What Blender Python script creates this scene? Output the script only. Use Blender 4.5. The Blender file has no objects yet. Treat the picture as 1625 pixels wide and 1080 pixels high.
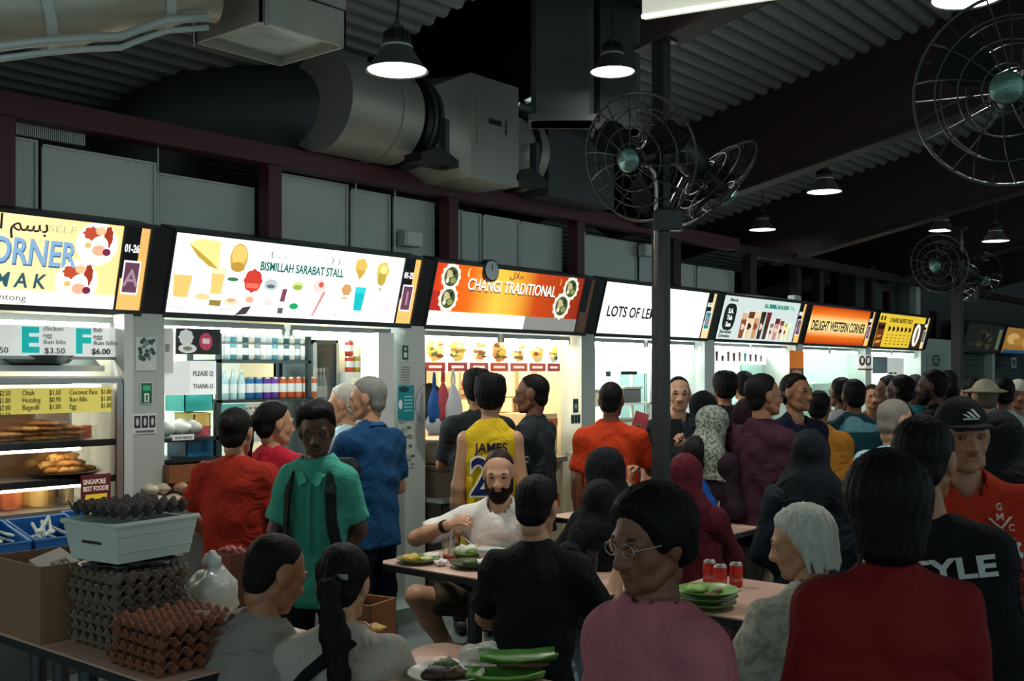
import bpy, bmesh, math, random
import numpy as np
from mathutils import Vector, Matrix, Euler
random.seed(7)
SC = bpy.context.scene
COL = SC.collection
pi = math.pi
# ------------------------------------------------------------------ camera
# world frame: X runs along the row of stalls, Y points into the stalls, Z up
CAM = Vector((-5.28, -5.36, 1.65))
FPX = 1700.0
HEAD = math.radians(39.63)
Fv = Vector((math.cos(HEAD), math.sin(HEAD), 0))
Rv = Vector((math.sin(HEAD), -math.cos(HEAD), 0))
cam_data = bpy.data.cameras.new('camera')
cam_data.sensor_width = 36.0
cam_data.lens = FPX / 1625 * 36
cam_data.shift_y = 50 / 1625
cam_data.clip_end = 200
cam = bpy.data.objects.new('camera', cam_data)
cam.location = CAM
cam.rotation_euler = (pi / 2, 0, HEAD - pi / 2)
COL.objects.link(cam)
SC.camera = cam
# ------------------------------------------------------------------ world, exposure
wd = bpy.data.worlds.new('night')
SC.world = wd
wd.use_nodes = True
wd.node_tree.nodes['Background'].inputs[0].default_value = (0.68, 0.88, 0.91, 1)
wd.node_tree.nodes['Background'].inputs[1].default_value = 0.42
SC.view_settings.view_transform = 'Standard'
SC.view_settings.look = 'None'
SC.view_settings.exposure = 0.42
SC.view_settings.gamma = 1.0
SC.view_settings.use_curve_mapping = False
SC.cycles.max_bounces = 6
SC.cycles.diffuse_bounces = 3
SC.cycles.glossy_bounces = 3
SC.cycles.transparent_max_bounces = 8
SC.cycles.sample_clamp_indirect = 4.0
SC.cycles.caustics_reflective = False
SC.cycles.caustics_refractive = False


def area_lamp(name, loc, sx, sy, power, col, rot=(0, 0, 0), spread=180):
    d = bpy.data.lights.new(name, 'AREA')
    d.shape = 'RECTANGLE'
    d.size = sx
    d.size_y = sy
    d.energy = power
    d.color = col
    d.spread = math.radians(spread)
    o = bpy.data.objects.new(name, d)
    o.location = loc
    o.rotation_euler = rot
    COL.objects.link(o)
    return o


LAMP_W = 20.0      # watts of each pendant lamp
STALL_W = 54.0     # watts of the ceiling light inside each stall
TUBE_E = 30.0       # strength of the fluorescent tubes
SIGN_E = 0.88      # strength of the sign light boxes


# ------------------------------------------------------------------ pixel helpers (1625x1080 frame)
def ray(px):
    return Fv + Rv * ((px - 812.5) / FPX)


def at(px, py, t):
    p = CAM + ray(px) * t
    return Vector((p.x, p.y, CAM.z + (590 - py) / FPX * t))


def on_z(px, py, z):
    return at(px, py, (CAM.z - z) * FPX / (py - 590))


def on_y(px, py, y):
    return at(px, py, (y - CAM.y) / ray(px).y)


def fx(px, y=0.0):
    return on_y(px, 590, y).x


# ------------------------------------------------------------------ materials
def lin(c):
    return tuple((v / 12.92 if v <= 0.04045 else ((v + 0.055) / 1.055) ** 2.4) for v in c)


def hexc(h):
    return lin(tuple(int(h[i:i + 2], 16) / 255 for i in (0, 2, 4)))


MATS = {}


def mat(name, col, rough=0.6, metal=0.0, emit=0.0, vary=0.12, scale=6.0, bump=0.0, bscale=40.0, trans=0.0, alpha=1.0,
        spec=0.5, ecol=None, stretch=None):
    if name in MATS:
        return MATS[name]
    if isinstance(col, str):
        col = hexc(col)
    m = bpy.data.materials.new(name)
    m.use_nodes = True
    nt = m.node_tree
    b = nt.nodes['Principled BSDF']
    b.inputs['Roughness'].default_value = rough
    b.inputs['Metallic'].default_value = metal
    b.inputs['Specular IOR Level'].default_value = spec
    tc = nt.nodes.new('ShaderNodeTexCoord')
    src = tc.outputs['Object']
    if stretch:
        mp = nt.nodes.new('ShaderNodeMapping')
        mp.inputs['Scale'].default_value = stretch
        nt.links.new(src, mp.inputs['Vector'])
        src = mp.outputs['Vector']
    nz = nt.nodes.new('ShaderNodeTexNoise')
    nz.inputs['Scale'].default_value = scale
    nz.inputs['Detail'].default_value = 3
    nt.links.new(src, nz.inputs['Vector'])
    mx = nt.nodes.new('ShaderNodeMix')
    mx.data_type = 'RGBA'
    mx.inputs[6].default_value = (*[max(0, c * (1 - vary)) for c in col], 1)
    mx.inputs[7].default_value = (*[min(1, c * (1 + vary)) for c in col], 1)
    nt.links.new(nz.outputs['Fac'], mx.inputs[0])
    nt.links.new(mx.outputs[2], b.inputs['Base Color'])
    if emit > 0:
        b.inputs['Emission Strength'].default_value = emit
        if ecol is None:
            nt.links.new(mx.outputs[2], b.inputs['Emission Color'])
        else:
            b.inputs['Emission Color'].default_value = (*ecol, 1)
    if trans > 0:
        b.inputs['Transmission Weight'].default_value = trans
    if alpha < 1:
        b.inputs['Alpha'].default_value = alpha
    if bump > 0:
        n2 = nt.nodes.new('ShaderNodeTexNoise')
        n2.inputs['Scale'].default_value = bscale
        n2.inputs['Detail'].default_value = 4
        nt.links.new(src, n2.inputs['Vector'])
        bp = nt.nodes.new('ShaderNodeBump')
        bp.inputs['Strength'].default_value = bump
        bp.inputs['Distance'].default_value = 0.01
        nt.links.new(n2.outputs['Fac'], bp.inputs['Height'])
        nt.links.new(bp.outputs['Normal'], b.inputs['Normal'])
    MATS[name] = m
    return m


def cmat(h, rough=0.6, emit=0.0, metal=0.0, **k):
    """material from a hex colour, one per colour and finish"""
    return mat('m_%s_%d_%d_%d' % (h, rough * 100, emit * 100, metal * 10), h, rough, metal, emit, **k)


def gradmat(name, stops, emit, axis='X'):
    """print whose ink runs through a colour gradient along one axis of the panel"""
    m = bpy.data.materials.new(name)
    m.use_nodes = True
    nt = m.node_tree
    b = nt.nodes['Principled BSDF']
    tc = nt.nodes.new('ShaderNodeTexCoord')
    sp = nt.nodes.new('ShaderNodeSeparateXYZ')
    nt.links.new(tc.outputs['Generated'], sp.inputs[0])
    cr = nt.nodes.new('ShaderNodeValToRGB')
    el = cr.color_ramp.elements
    for i, (p, c) in enumerate(stops):
        e = el[i] if i < 2 else el.new(p)
        e.position = p
        e.color = (*hexc(c), 1)
    nt.links.new(sp.outputs[axis], cr.inputs[0])
    nt.links.new(cr.outputs[0], b.inputs['Base Color'])
    nt.links.new(cr.outputs[0], b.inputs['Emission Color'])
    b.inputs['Emission Strength'].default_value = emit
    b.inputs['Roughness'].default_value = 0.4
    return m


# ------------------------------------------------------------------ mesh builder
class MB:
    def __init__(s):
        s.v = []
        s.f = []
        s.m = []
        s.mi = 0

    def add(s, vs, fs):
        o = len(s.v)
        s.v += [tuple(v) for v in vs]
        for f in fs:
            s.f.append(tuple(i + o for i in f))
            s.m.append(s.mi)
        return s

    def box(s, x0, x1, y0, y1, z0, z1):
        return s.add([(x0, y0, z0), (x1, y0, z0), (x1, y1, z0), (x0, y1, z0), (x0, y0, z1), (x1, y0, z1), (x1, y1, z1), (x0, y1, z1)],
                     [(0, 3, 2, 1), (4, 5, 6, 7), (0, 1, 5, 4), (1, 2, 6, 5), (2, 3, 7, 6), (3, 0, 4, 7)])

    def cbox(s, x0, x1, y0, y1, z0, z1, b=0.01):
        """box with chamfered vertical edges and a chamfered top rim"""
        pts = [(x0 + b, y0), (x1 - b, y0), (x1, y0 + b), (x1, y1 - b), (x1 - b, y1), (x0 + b, y1), (x0, y1 - b), (x0, y0 + b)]
        cx, cy = (x0 + x1) / 2, (y0 + y1) / 2
        def ins(p):
            return (p[0] + (b if p[0] < cx else -b) * 0.6, p[1] + (b if p[1] < cy else -b) * 0.6)
        vs = [(x, y, z0) for x, y in pts] + [(x, y, z1 - b) for x, y in pts] + [(*ins(p), z1) for p in pts]
        fs = [tuple(range(7, -1, -1)), tuple(range(16, 24))]
        for k in (0, 8):
            fs += [(k + i, k + (i + 1) % 8, k + 8 + (i + 1) % 8, k + 8 + i) for i in range(8)]
        return s.add(vs, fs)

    def tube(s, pts, r, n=8, caps=True, closed=False):
        pts = [Vector(p) for p in pts]
        rs = r if isinstance(r, (list, tuple)) else [r] * len(pts)
        vs, fs = [], []
        N = len(pts)
        up = None
        for i, p in enumerate(pts):
            if closed:
                d = pts[(i + 1) % N] - pts[i - 1]
            else:
                d = pts[min(i + 1, N - 1)] - pts[max(i - 1, 0)]
            d = d.normalized() if d.length > 1e-9 else Vector((0, 0, 1))
            if up is None:
                a = Vector((0, 0, 1)) if abs(d.z) < 0.9 else Vector((1, 0, 0))
                up = d.cross(a).normalized()
            else:
                up = (up - d * up.dot(d)).normalized()
            w = d.cross(up)
            for k in range(n):
                an = 2 * pi * k / n
                vs.append(p + (up * math.cos(an) + w * math.sin(an)) * rs[i])
        for i in range(N if closed else N - 1):
            j = (i + 1) % N
            for k in range(n):
                k2 = (k + 1) % n
                fs.append((i * n + k, i * n + k2, j * n + k2, j * n + k))
        if caps and not closed:
            fs.append(tuple(range(n - 1, -1, -1)))
            fs.append(tuple((N - 1) * n + k for k in range(n)))
        return s.add(vs, fs)

    def cyl(s, c, r, z0, z1, n=16, r2=None):
        return s.tube([(c[0], c[1], z0), (c[0], c[1], z1)], [r, r if r2 is None else r2], n)

    def lathe(s, prof, n=24, c=(0, 0, 0)):
        """prof: list of (radius, z); rims at r=0 close to a point"""
        vs, fs = [], []
        for r, z in prof:
            for k in range(n):
                a = 2 * pi * k / n
                vs.append((c[0] + r * math.cos(a), c[1] + r * math.sin(a), c[2] + z))
        for i in range(len(prof) - 1):
            for k in range(n):
                k2 = (k + 1) % n
                fs.append((i * n + k, i * n + k2, (i + 1) * n + k2, (i + 1) * n + k))
        return s.add(vs, fs)

    def prism(s, poly, y0, y1):
        """polygon in XZ extruded along Y"""
        n = len(poly)
        vs = [(x, y0, z) for x, z in poly] + [(x, y1, z) for x, z in poly]
        fs = [tuple(range(n)), tuple(range(2 * n - 1, n - 1, -1))]
        fs += [(i, i + n, (i + 1) % n + n, (i + 1) % n) for i in range(n)]
        return s.add(vs, fs)

    def zprism(s, poly, z0, z1):
        n = len(poly)
        vs = [(x, y, z0) for x, y in poly] + [(x, y, z1) for x, y in poly]
        fs = [tuple(range(n - 1, -1, -1)), tuple(range(n, 2 * n))]
        fs += [(i, (i + 1) % n, (i + 1) % n + n, i + n) for i in range(n)]
        return s.add(vs, fs)

    def ball(s, c, r, nu=12, nv=8):
        if not isinstance(r, (tuple, list)):
            r = (r, r, r)
        vs = [(c[0], c[1], c[2] - r[2])]
        for j in range(1, nv):
            ph = -pi / 2 + pi * j / nv
            for k in range(nu):
                a = 2 * pi * k / nu
                vs.append((c[0] + r[0] * math.cos(ph) * math.cos(a), c[1] + r[1] * math.cos(ph) * math.sin(a), c[2] + r[2] * math.sin(ph)))
        vs.append((c[0], c[1], c[2] + r[2]))
        fs = []
        for k in range(nu):
            k2 = (k + 1) % nu
            fs.append((0, 1 + k2, 1 + k))
            for j in range(nv - 2):
                a = 1 + j * nu
                fs.append((a + k, a + k2, a + nu + k2, a + nu + k))
            a = 1 + (nv - 2) * nu
            fs.append((a + k, a + k2, len(vs) - 1))
        return s.add(vs, fs)

    def blob(s, c, r, seed, amp=0.25, nu=12, nv=8):
        """lumpy ball"""
        rn = random.Random(seed)
        o = len(s.v)
        s.ball(c, r, nu, nv)
        ph = [rn.uniform(0, 6.28) for _ in range(6)]
        for i in range(o, len(s.v)):
            v = Vector(s.v[i]) - Vector(c)
            rr = r if isinstance(r, (tuple, list)) else (r, r, r)
            u = Vector((v.x / rr[0], v.y / rr[1], v.z / rr[2]))
            k = 1 + amp * (math.sin(4 * u.x + ph[0]) * math.sin(5 * u.y + ph[1]) + 0.6 * math.sin(9 * u.z + 7 * u.x + ph[2]) * math.sin(8 * u.y + ph[3]))
            s.v[i] = tuple(Vector(c) + v * k)
        return s


def obj(name, mb, m, parent=None, loc=None, rot=None, smooth=False):
    me = bpy.data.meshes.new(name)
    me.from_pydata(mb.v, [], mb.f)
    for x in (m if isinstance(m, (list, tuple)) else [m]):
        me.materials.append(x)
    if isinstance(m, (list, tuple)) and len(m) > 1:
        me.polygons.foreach_set('material_index', mb.m)
    if smooth:
        me.polygons.foreach_set('use_smooth', [True] * len(me.polygons))
        if smooth != 'all':
            try:
                me.set_sharp_from_angle(angle=math.radians(smooth if smooth is not True else 40))
            except Exception:
                pass
    me.update()
    o = bpy.data.objects.new(name, me)
    if loc is not None:
        o.location = loc
    if rot is not None:
        o.rotation_euler = rot
    o.parent = parent
    COL.objects.link(o)
    return o


def tag(o, label=None, cat=None, group=None, kind=None):
    if label:
        o['label'] = label
    if cat:
        o['category'] = cat
    if group:
        o['group'] = group
    if kind:
        o['kind'] = kind
    return o


def thing(name, label, cat, loc=(0, 0, 0), rz=0.0, group=None, rot=None):
    o = bpy.data.objects.new(name, None)
    o.empty_display_size = 0.1
    o.location = loc
    o.rotation_euler = rot if rot is not None else (0, 0, rz)
    COL.objects.link(o)
    return tag(o, label, cat, group)


def struct(name, mb, m, parent=None, **k):
    o = obj(name, mb, m, parent, **k)
    if parent is None:
        o['kind'] = 'structure'
    return o


def dup(root, loc=None, rz=None, label=None, group=None, rot=None):
    r = root.copy()
    COL.objects.link(r)
    if loc is not None:
        r.location = loc
    if rz is not None:
        r.rotation_euler = (0, 0, rz)
    if rot is not None:
        r.rotation_euler = rot
    if label:
        r['label'] = label
    if group:
        r['group'] = group
    for ch in list(root.children):
        c = ch.copy()
        COL.objects.link(c)
        c.parent = r
        for g in ch.children:
            d = g.copy()
            COL.objects.link(d)
            d.parent = c
    return r


def text(name, s, size, m, parent, loc, rot=(pi / 2, 0, 0), align='LEFT', sx=1.0, bold=0.0, shear=0.0, depth=0.001, width=None, spacing=1.0):
    cu = bpy.data.curves.new(name, 'FONT')
    cu.body = s
    cu.size = size
    cu.align_x = align
    cu.extrude = depth
    cu.offset = bold * size
    cu.shear = shear
    cu.space_character = spacing
    cu.resolution_u = 3
    tmp = bpy.data.objects.new(name, cu)
    COL.objects.link(tmp)
    dg = bpy.context.evaluated_depsgraph_get()
    dg.update()
    me = bpy.data.meshes.new_from_object(tmp.evaluated_get(dg))
    bpy.data.objects.remove(tmp)
    bpy.data.curves.remove(cu)
    me.name = name
    if width is not None and len(me.vertices):
        xs = [v.co.x for v in me.vertices]
        w = max(xs) - min(xs)
        if w > 1e-6:
            sx = width / w
    if sx != 1.0:
        me.transform(Matrix.Diagonal((sx, 1, 1, 1)))
    me.materials.clear()
    me.materials.append(m)
    o = bpy.data.objects.new(name, me)
    o.location = loc
    o.rotation_euler = rot
    o.parent = parent
    COL.objects.link(o)
    return o
# ================================================================== SETTING
M_floor = mat('floor_tile', '5c6664', 0.45, bump=0.1, bscale=25, vary=0.25, scale=3)
M_roof = mat('roof_sheet', '8b8f89', 0.5, 0.25, vary=0.12, scale=2)
M_raft = mat('rafter_paint', '2a181b', 0.55, vary=0.2)
M_beam = mat('beam_paint', '55242a', 0.5, vary=0.2, scale=3)
M_panel = mat('galvanised_panel', 'c6cec6', 0.5, 0.15, vary=0.1, scale=3, bump=0.05, bscale=8)
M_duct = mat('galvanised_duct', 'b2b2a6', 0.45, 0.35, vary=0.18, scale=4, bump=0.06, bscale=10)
M_ductdk = mat('duct_dark', '55595a', 0.6, 0.4, vary=0.18, scale=4)  # dark duct metal; on the bend run it stands for shade
M_dark = mat('black_paint', '16191b', 0.45, vary=0.2)
M_frame = mat('sign_frame', '3b4444', 0.45, 0.3)
M_pil = mat('pillar_tile', 'b4bfb8', 0.5, vary=0.06)
M_steel = mat('brushed_steel', 'b4b7b3', 0.32, 0.85, vary=0.1, scale=20, stretch=(1, 1, 12))
M_white = mat('white_paint', 'd6dad4', 0.5, vary=0.04)
M_cream = mat('cream_tile', 'cbb995', 0.45, vary=0.08)
M_tube = mat('tube_light', 'f4fff8', 0.4, emit=TUBE_E, ecol=(0.93, 1.0, 0.95))
M_tubewarm = mat('tube_warm', 'fff2d8', 0.4, emit=11.0, ecol=(1.0, 0.9, 0.7))

struct('floor', MB().box(-9, 20, -9, 4, -0.1, 0), M_floor)
# raised kerb that the stalls stand on
struct('trim_1', MB().box(-9, 11.0, -0.34, 3.0, 0.0, 0.10), mat('kerb', '74857e', 0.6, vary=0.15))


# ---- roof: sheets with corrugations along X, rising towards the hall (-Y), on deep rafters
def roof_z(y):
    return 3.724 - 0.21 * y


RAFT = [-7.16, -3.76, -0.36, 3.04, 6.44, 9.84, 13.24, 16.64]
ceil = thing('ceiling', None, None)
ceil['kind'] = 'structure'
pitch = 0.125
nseg = 12
prof = []
y = 3.4
while y > -9.0:
    prof += [(y, 0.0), (y - pitch * 0.30, 0.0), (y - pitch * 0.5, 0.042), (y - pitch * 0.80, 0.042)]
    y -= pitch
VOID = (-0.36, 1.25, -1.6, 1.5)          # dark box added over the exhaust shafts to keep light out: x0, x1, y0, y1
for a, b in zip(RAFT[:-1], RAFT[1:]):
    runs = [(a, b, prof)] if a != VOID[0] else [(a, VOID[1], [q for q in prof if q[0] > VOID[3]]), (a, VOID[1], [q for q in prof if q[0] < VOID[2]]), (VOID[1], b, prof)]
    for xa_, xb_, pr in runs:
        m = MB()
        vs = []
        for x in (xa_, xb_):
            vs += [(x, yy, roof_z(yy) + dz) for yy, dz in pr]
        n = len(pr)
        m.add(vs, [(i, i + 1, n + i + 1, n + i) for i in range(n - 1)])
        obj('roof_sheet', m, M_roof, ceil)
M_void = mat('dark_lining', '1a1c20', 0.9)
x0, x1, y0, y1 = VOID
for nm, bx in (('dark_box_wall', (x0, x0 + 0.03, y0, y1, roof_z(y0) - 0.05, 5.9)), ('dark_box_wall', (x1 - 0.03, x1, y0, y1, roof_z(y0) - 0.05, 5.9)), ('dark_box_wall', (x0, x1, y0 - 0.03, y0, roof_z(y0) - 0.05, 5.9)), ('dark_box_wall', (x0, x1, y1, y1 + 0.03, roof_z(y1) - 0.05, 5.9)), ('dark_box_lid', (x0, x1, y0, y1, 5.87, 5.9))):
    if nm == 'dark_box_wall' and bx[0] == x0 and bx[1] == x0 + 0.03 or bx[0] == x1 - 0.03:
        m = MB()
        xa, xb_ = bx[0], bx[1]
        m.prism([(y0, roof_z(y0) + 0.04), (y1, roof_z(y1) + 0.04), (y1, 5.9), (y0, 5.9)], xa, xb_)
        m.v = [(v[1], v[0], v[2]) for v in m.v]
    else:
        m = MB().box(*bx)
    obj(nm, m, M_void, ceil)


def raft_d(yy, x):
    if x < 0:
        return 0.80
    return 0.74 if yy < 0.32 else 0.30


for x in RAFT[1:-1]:
    m = MB()
    YS = [-2.2, -2.6, -3.5, -9.0] if x > -1 and x < 0 else [3.4, 0.8, 0.3, -9.0]
    for w_, lo, hi in ((0.02, 0.0, None), (0.09, -0.02, 0.005)):
        vs = []
        for yy in YS:
            b_ = roof_z(yy) - raft_d(yy, x) + lo
            t_ = roof_z(yy) + 0.03 if hi is None else roof_z(yy) - raft_d(yy, x) + hi
            vs += [(x - w_, yy, b_), (x + w_, yy, b_), (x + w_, yy, t_), (x - w_, yy, t_)]
        fs = [(0, 1, 2, 3), (15, 14, 13, 12)]
        for q in range(3):
            fs += [(4 * q + k, 4 * q + 4 + k, 4 * q + 4 + (k + 1) % 4, 4 * q + (k + 1) % 4) for k in range(4)]
        m.add(vs, fs)
    obj('rafter', m, M_raft, ceil)
# back wall behind the stalls, and end wall far away
struct('wall_back', MB().box(-9, 20, 3.3, 3.4, 0, 3.2), mat('back_wall', '3c4443', 0.8))
struct('wall_end', MB().box(19.0, 19.1, -9, 3.4, 0, 5.6), mat('end_wall', '2b2f2f', 0.85))

# ---- red frame over the stalls with grey panels in its bays
BZ0, BZ1 = 2.93, 3.05
struct('trim_2', MB().box(-6, 4.92, -0.02, 0.12, BZ0, BZ1), M_beam)
struct('trim_3', MB().box(4.92, 18, 0.02, 0.12, BZ0 - 0.02, BZ1 - 0.04), M_raft)
posts_px = [9, 437, 720, 922, 1075, 1196]
for p in posts_px:
    x = fx(p)
    w = 0.05 if p < 1000 else 0.07
    struct('trim_4', MB().box(x - w, x + w, 0.0, 0.10, 2.06, BZ0), M_beam if p < 1000 else M_raft)
up = thing('wall_upper', None, None)
up['kind'] = 'structure'
for i, (a, b, top, yy) in enumerate([(14, 78, 2.86, 0.13), (82, 262, 2.84, 0.10), (268, 427, 2.80, 0.16), (447, 573, 2.92, 0.14), (579, 640, 2.90, 0.14),
                                     (648, 711, 2.90, 0.15), (729, 755, 2.88, 0.14), (759, 787, 2.88, 0.16), (790, 846, 2.88, 0.15), (850, 914, 2.88, 0.16), (930, 948, 2.88, 0.14),
                                     (953, 1032, 2.86, 0.16), (1038, 1066, 2.86, 0.16), (1086, 1130, 2.74, 0.2), (1134, 1190, 2.74, 0.2)]):
    x0, x1 = fx(a), fx(b)
    m = MB().box(x0, x1, yy, yy + 0.012, 2.10, top)
    m.box(x0, x1, yy - 0.012, yy + 0.012, top - 0.012, top)
    m.box(x0, x1, yy - 0.018, yy, 2.10, 2.13)
    m.box(x1 - 0.014, x1, yy - 0.014, yy, 2.1, top)
    obj('panel', m, M_panel, up)
# pointed lap of the folded panel under the duct
m = MB().prism([(fx(447), 2.33), (fx(480), 2.37), (fx(503), 2.47), (fx(520), 2.40), (fx(572), 2.22), (fx(572), 2.12), (fx(447), 2.12)], 0.105, 0.125)
obj('panel', m, M_panel, up)
# thin threaded hanger rods
for p, z0 in [(265, 2.83), (579, 2.9), (641, 2.9)]:
    obj('hanger_rod', MB().cyl((fx(p), 0.09), 0.006, z0 - 0.4, BZ0 + 0.02, 6), M_steel, up)
# narrow louvre strip beneath the beam at the far left
m = MB()
xa, xb = fx(24), fx(152)
for k in range(40):
    x = xa + (xb - xa) * k / 40
    m.box(x, x + (xb - xa) / 80, 0.1, 0.13, 2.87, 2.95)
obj('louvre_strip', m, M_panel, up)
# dark void behind panels (stall roof deck)
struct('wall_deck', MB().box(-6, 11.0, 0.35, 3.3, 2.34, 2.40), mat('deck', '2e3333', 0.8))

# dark partitions / small posts on top of the far stalls
for p, w, z1 in [(1262, 0.06, 2.95), (1298, 0.07, 2.95), (1380, 0.06, 3.1), (1408, 0.05, 2.8), (1452, 0.09, 3.0), (1482, 0.05, 2.6)]:
    x = fx(p, 0.25)
    struct('trim_4', MB().box(x - w, x + w, 0.2, 0.3, 2.1, z1), M_raft if p != 1452 else M_panel)

# ---- stall rooms
W = 2.1
B0 = -1.88
XB = [B0 + W * k for k in range(-1, 7)]            # boundaries of stalls 1..7
M_wall_in = mat('stall_wall', 'd3dbd3', 0.45, vary=0.05)
M_wall_warm = mat('stall_wall_warm', 'd8c7a2', 0.45, vary=0.08)
depth_in = 2.0
for k in range(8):
    x = XB[k] if k < 8 else 0
    # pillar between stalls (front face shows posters)
    struct('wall_pillar', MB().box(x - 0.20, x + 0.0, 0.0, 0.22, 0.1, 2.04), M_pil)
    struct('wall_partition', MB().box(x - 0.13, x - 0.05, 0.22, depth_in, 0.1, 2.34), M_wall_in if k not in (2, 3) else M_wall_warm)
for k in range(7):
    x0, x1 = XB[k], XB[k + 1]
    struct('wall_stall', MB().box(x0 - 0.05, x1 - 0.13, depth_in, depth_in + 0.08, 0.1, 2.34), M_wall_warm if k in (2,) else M_wall_in)
    struct('ceiling_stall', MB().box(x0 - 0.05, x1 - 0.13, 0.22, depth_in, 2.30, 2.34), M_wall_in)
    colr = (1.0, 0.86, 0.66) if k in (0, 2) else ((0.68, 1.0, 0.86) if k in (5,) else (0.92, 1.0, 0.97))
    area_lamp('stall_ceiling_lamp', ((x0 + x1) / 2 - 0.1, 0.85, 2.28), 1.5, 0.5, STALL_W * (0.8, 0.85, 0.95, 0.85, 0.85, 0.42, 0.5)[k], colr)
# wall past the last stall with a notice, then two shuttered stalls
struct('wall_far', MB().box(10.7, 12.3, 0.05, 0.2, 0, 2.15), mat('far_wall', 'bccabf', 0.6))
struct('wall_far', MB().box(12.3, 18.9, 0.35, 0.5, 0, 2.5), mat('far_dark', '3d4443', 0.7))
for x0, x1 in [(12.45, 14.4), (14.62, 16.7)]:
    sh = thing('door_1', None, None)
    sh['kind'] = 'structure'
    sh.location = (x0, 0.22, 0)
    for j in range(19):
        z = 0.15 + j * 0.095
        obj('shutter_slat', MB().prism([(0, z), (x1 - x0, z), (x1 - x0, z + 0.088), (0, z + 0.088)], 0.0 + 0.01 * (j % 2), 0.03), mat('shutter', '5b6665', 0.55, 0.3), sh)
struct('trim_5', MB().box(14.44, 14.58, 0.1, 0.3, 0, 2.0), M_white)

# ---- roof supports in the hall
def column(px, t, w, top, name='wall_column'):
    p = at(px, 590, t)
    m = MB().box(-w / 2, w / 2, -w / 2, w / 2, 0, top)
    m.box(-w, w, -w, w, 0, 0.02)
    m.box(-w * 0.9, w * 0.9, -w * 0.9, w * 0.9, top - 0.02, top)
    return struct(name, m, M_dark, loc=(p.x, p.y, 0))


c1 = column(1049, 5.7, 0.072, 3.42)
c2 = column(1519, 11.5, 0.10, 3.2)
# ================================================================== SIGNS
TILT = math.radians(15)
SZ, SH = 1.99, 0.455
M_em = lambda h, e=SIGN_E: cmat(h, 0.4, emit=e, vary=0.03)


def ell(cx, cz, rx, rz, n=20, a0=0.0, wob=0.0, k=8):
    out = []
    for i in range(n):
        a = 2 * pi * i / n
        r = 1 + wob * math.cos(k * a)
        out.append((cx + rx * r * math.cos(a + a0), cz + rz * r * math.sin(a + a0)))
    return out


def rect(x0, z0, x1, z1, sl=0.0):
    return [(x0, z0), (x1, z0), (x1 + sl, z1), (x0 + sl, z1)]


def decal(name, polys, parent, lay=1, y0=0.0):
    """flat print: list of (polygon, hex colour, emit); colours become material slots"""
    mb = MB()
    ms = []
    for i, (poly, h, e) in enumerate(polys):
        mt = cmat(h, 0.4, emit=e, vary=0.03) if e > 0 else cmat(h, 0.5)
        if mt not in ms:
            ms.append(mt)
        mb.mi = ms.index(mt)
        d = y0 - 0.0015 * (lay + 0.25 * i / max(1, len(polys)) * 4)
        mb.prism(poly, d - 0.0006, d + 0.0004)
    return obj(name, mb, ms, parent)


def glass_cup(cx, z0, w, h, body, foam=None, e=SIGN_E, sl=0.0):
    out = [(rect(cx - w * 0.42, z0, cx + w * 0.42, z0 + h, 0), body, e)]
    out[0] = ([(cx - w * 0.36, z0), (cx + w * 0.36, z0), (cx + w * 0.5 + sl, z0 + h), (cx - w * 0.5 + sl, z0 + h)], body, e)
    if foam:
        out.append(([(cx - w * 0.47 + sl * 0.7, z0 + h * 0.75), (cx + w * 0.47 + sl * 0.7, z0 + h * 0.75), (cx + w * 0.5 + sl, z0 + h), (cx - w * 0.5 + sl, z0 + h)], foam, e))
    return out


def sign(k, label, panel_mat, strip=('ffc26e', '15191b', '7b4a63'), num='', letter='A', w0=0.005, w1=0.85, on=SIGN_E, frame=M_frame):
    x0 = B0 + W * k
    r = thing('stall_sign', label, 'sign', (x0, 0.0, SZ), rot=(TILT, 0, 0), group='sign boxes over the stall row')
    L = W * 0.925
    m = MB()
    m.box(-0.012, L + 0.012, 0.012, 0.14, -0.03, SH + 0.02)          # box body
    m.box(-0.012, L + 0.012, -0.012, 0.012, -0.03, 0.0)
    m.box(-0.012, L + 0.012, -0.012, 0.012, SH, SH + 0.02)
    m.box(-0.012, 0.0, -0.012, 0.012, 0.0, SH)
    m.box(L, L + 0.012, -0.012, 0.012, 0.0, SH)
    m.box(W * w1, W * w1 + 0.012, -0.008, 0.012, 0, SH)
    obj('frame', m, frame, r)
    obj('panel', MB().box(W * w0, W * w1, 0.0, 0.011, 0.0, SH), panel_mat, r)
    # number strip: black top, orange band, grade card
    a, b = W * w1 + 0.012, L
    ww = b - a
    st = obj('number_strip', MB().box(a, b, 0.0, 0.011, 0, SH), M_em(strip[0], on * 0.75) if on else cmat(strip[0]), r)
    if strip[1]:
        decal('black_band', [(rect(a, SH * 0.38, a + ww * 0.64, SH), strip[1], 0)], r)
    if num:
        text('number', num, 0.06, M_em('ffffff', max(on, 0.1)), r, (a + ww * 0.05, -0.004, SH * 0.70), bold=0.02, width=ww * 0.58)
    if letter is not None:
        decal('grade_card', [(rect(a + ww * 0.10, SH * 0.19, a + ww * 0.80, SH * 0.60), 'f4eef0', on * 0.8), (rect(a + ww * 0.16, SH * 0.215, a + ww * 0.74, SH * 0.575), strip[2], on * 0.5)], r, lay=2)
        if letter:
            text('grade_letter', letter, 0.135, M_em('b898aa', on * 0.6), r, (a + ww * 0.45, -0.008, SH * 0.29), align='CENTER', bold=0.008)
    # dark divider filling the gap to the next sign
    obj('divider', MB().box(L + 0.014, W - 0.014, -0.004, 0.14, -0.05, SH + 0.01), M_dark if k != 2 else M_frame, r)
    return r


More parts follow.
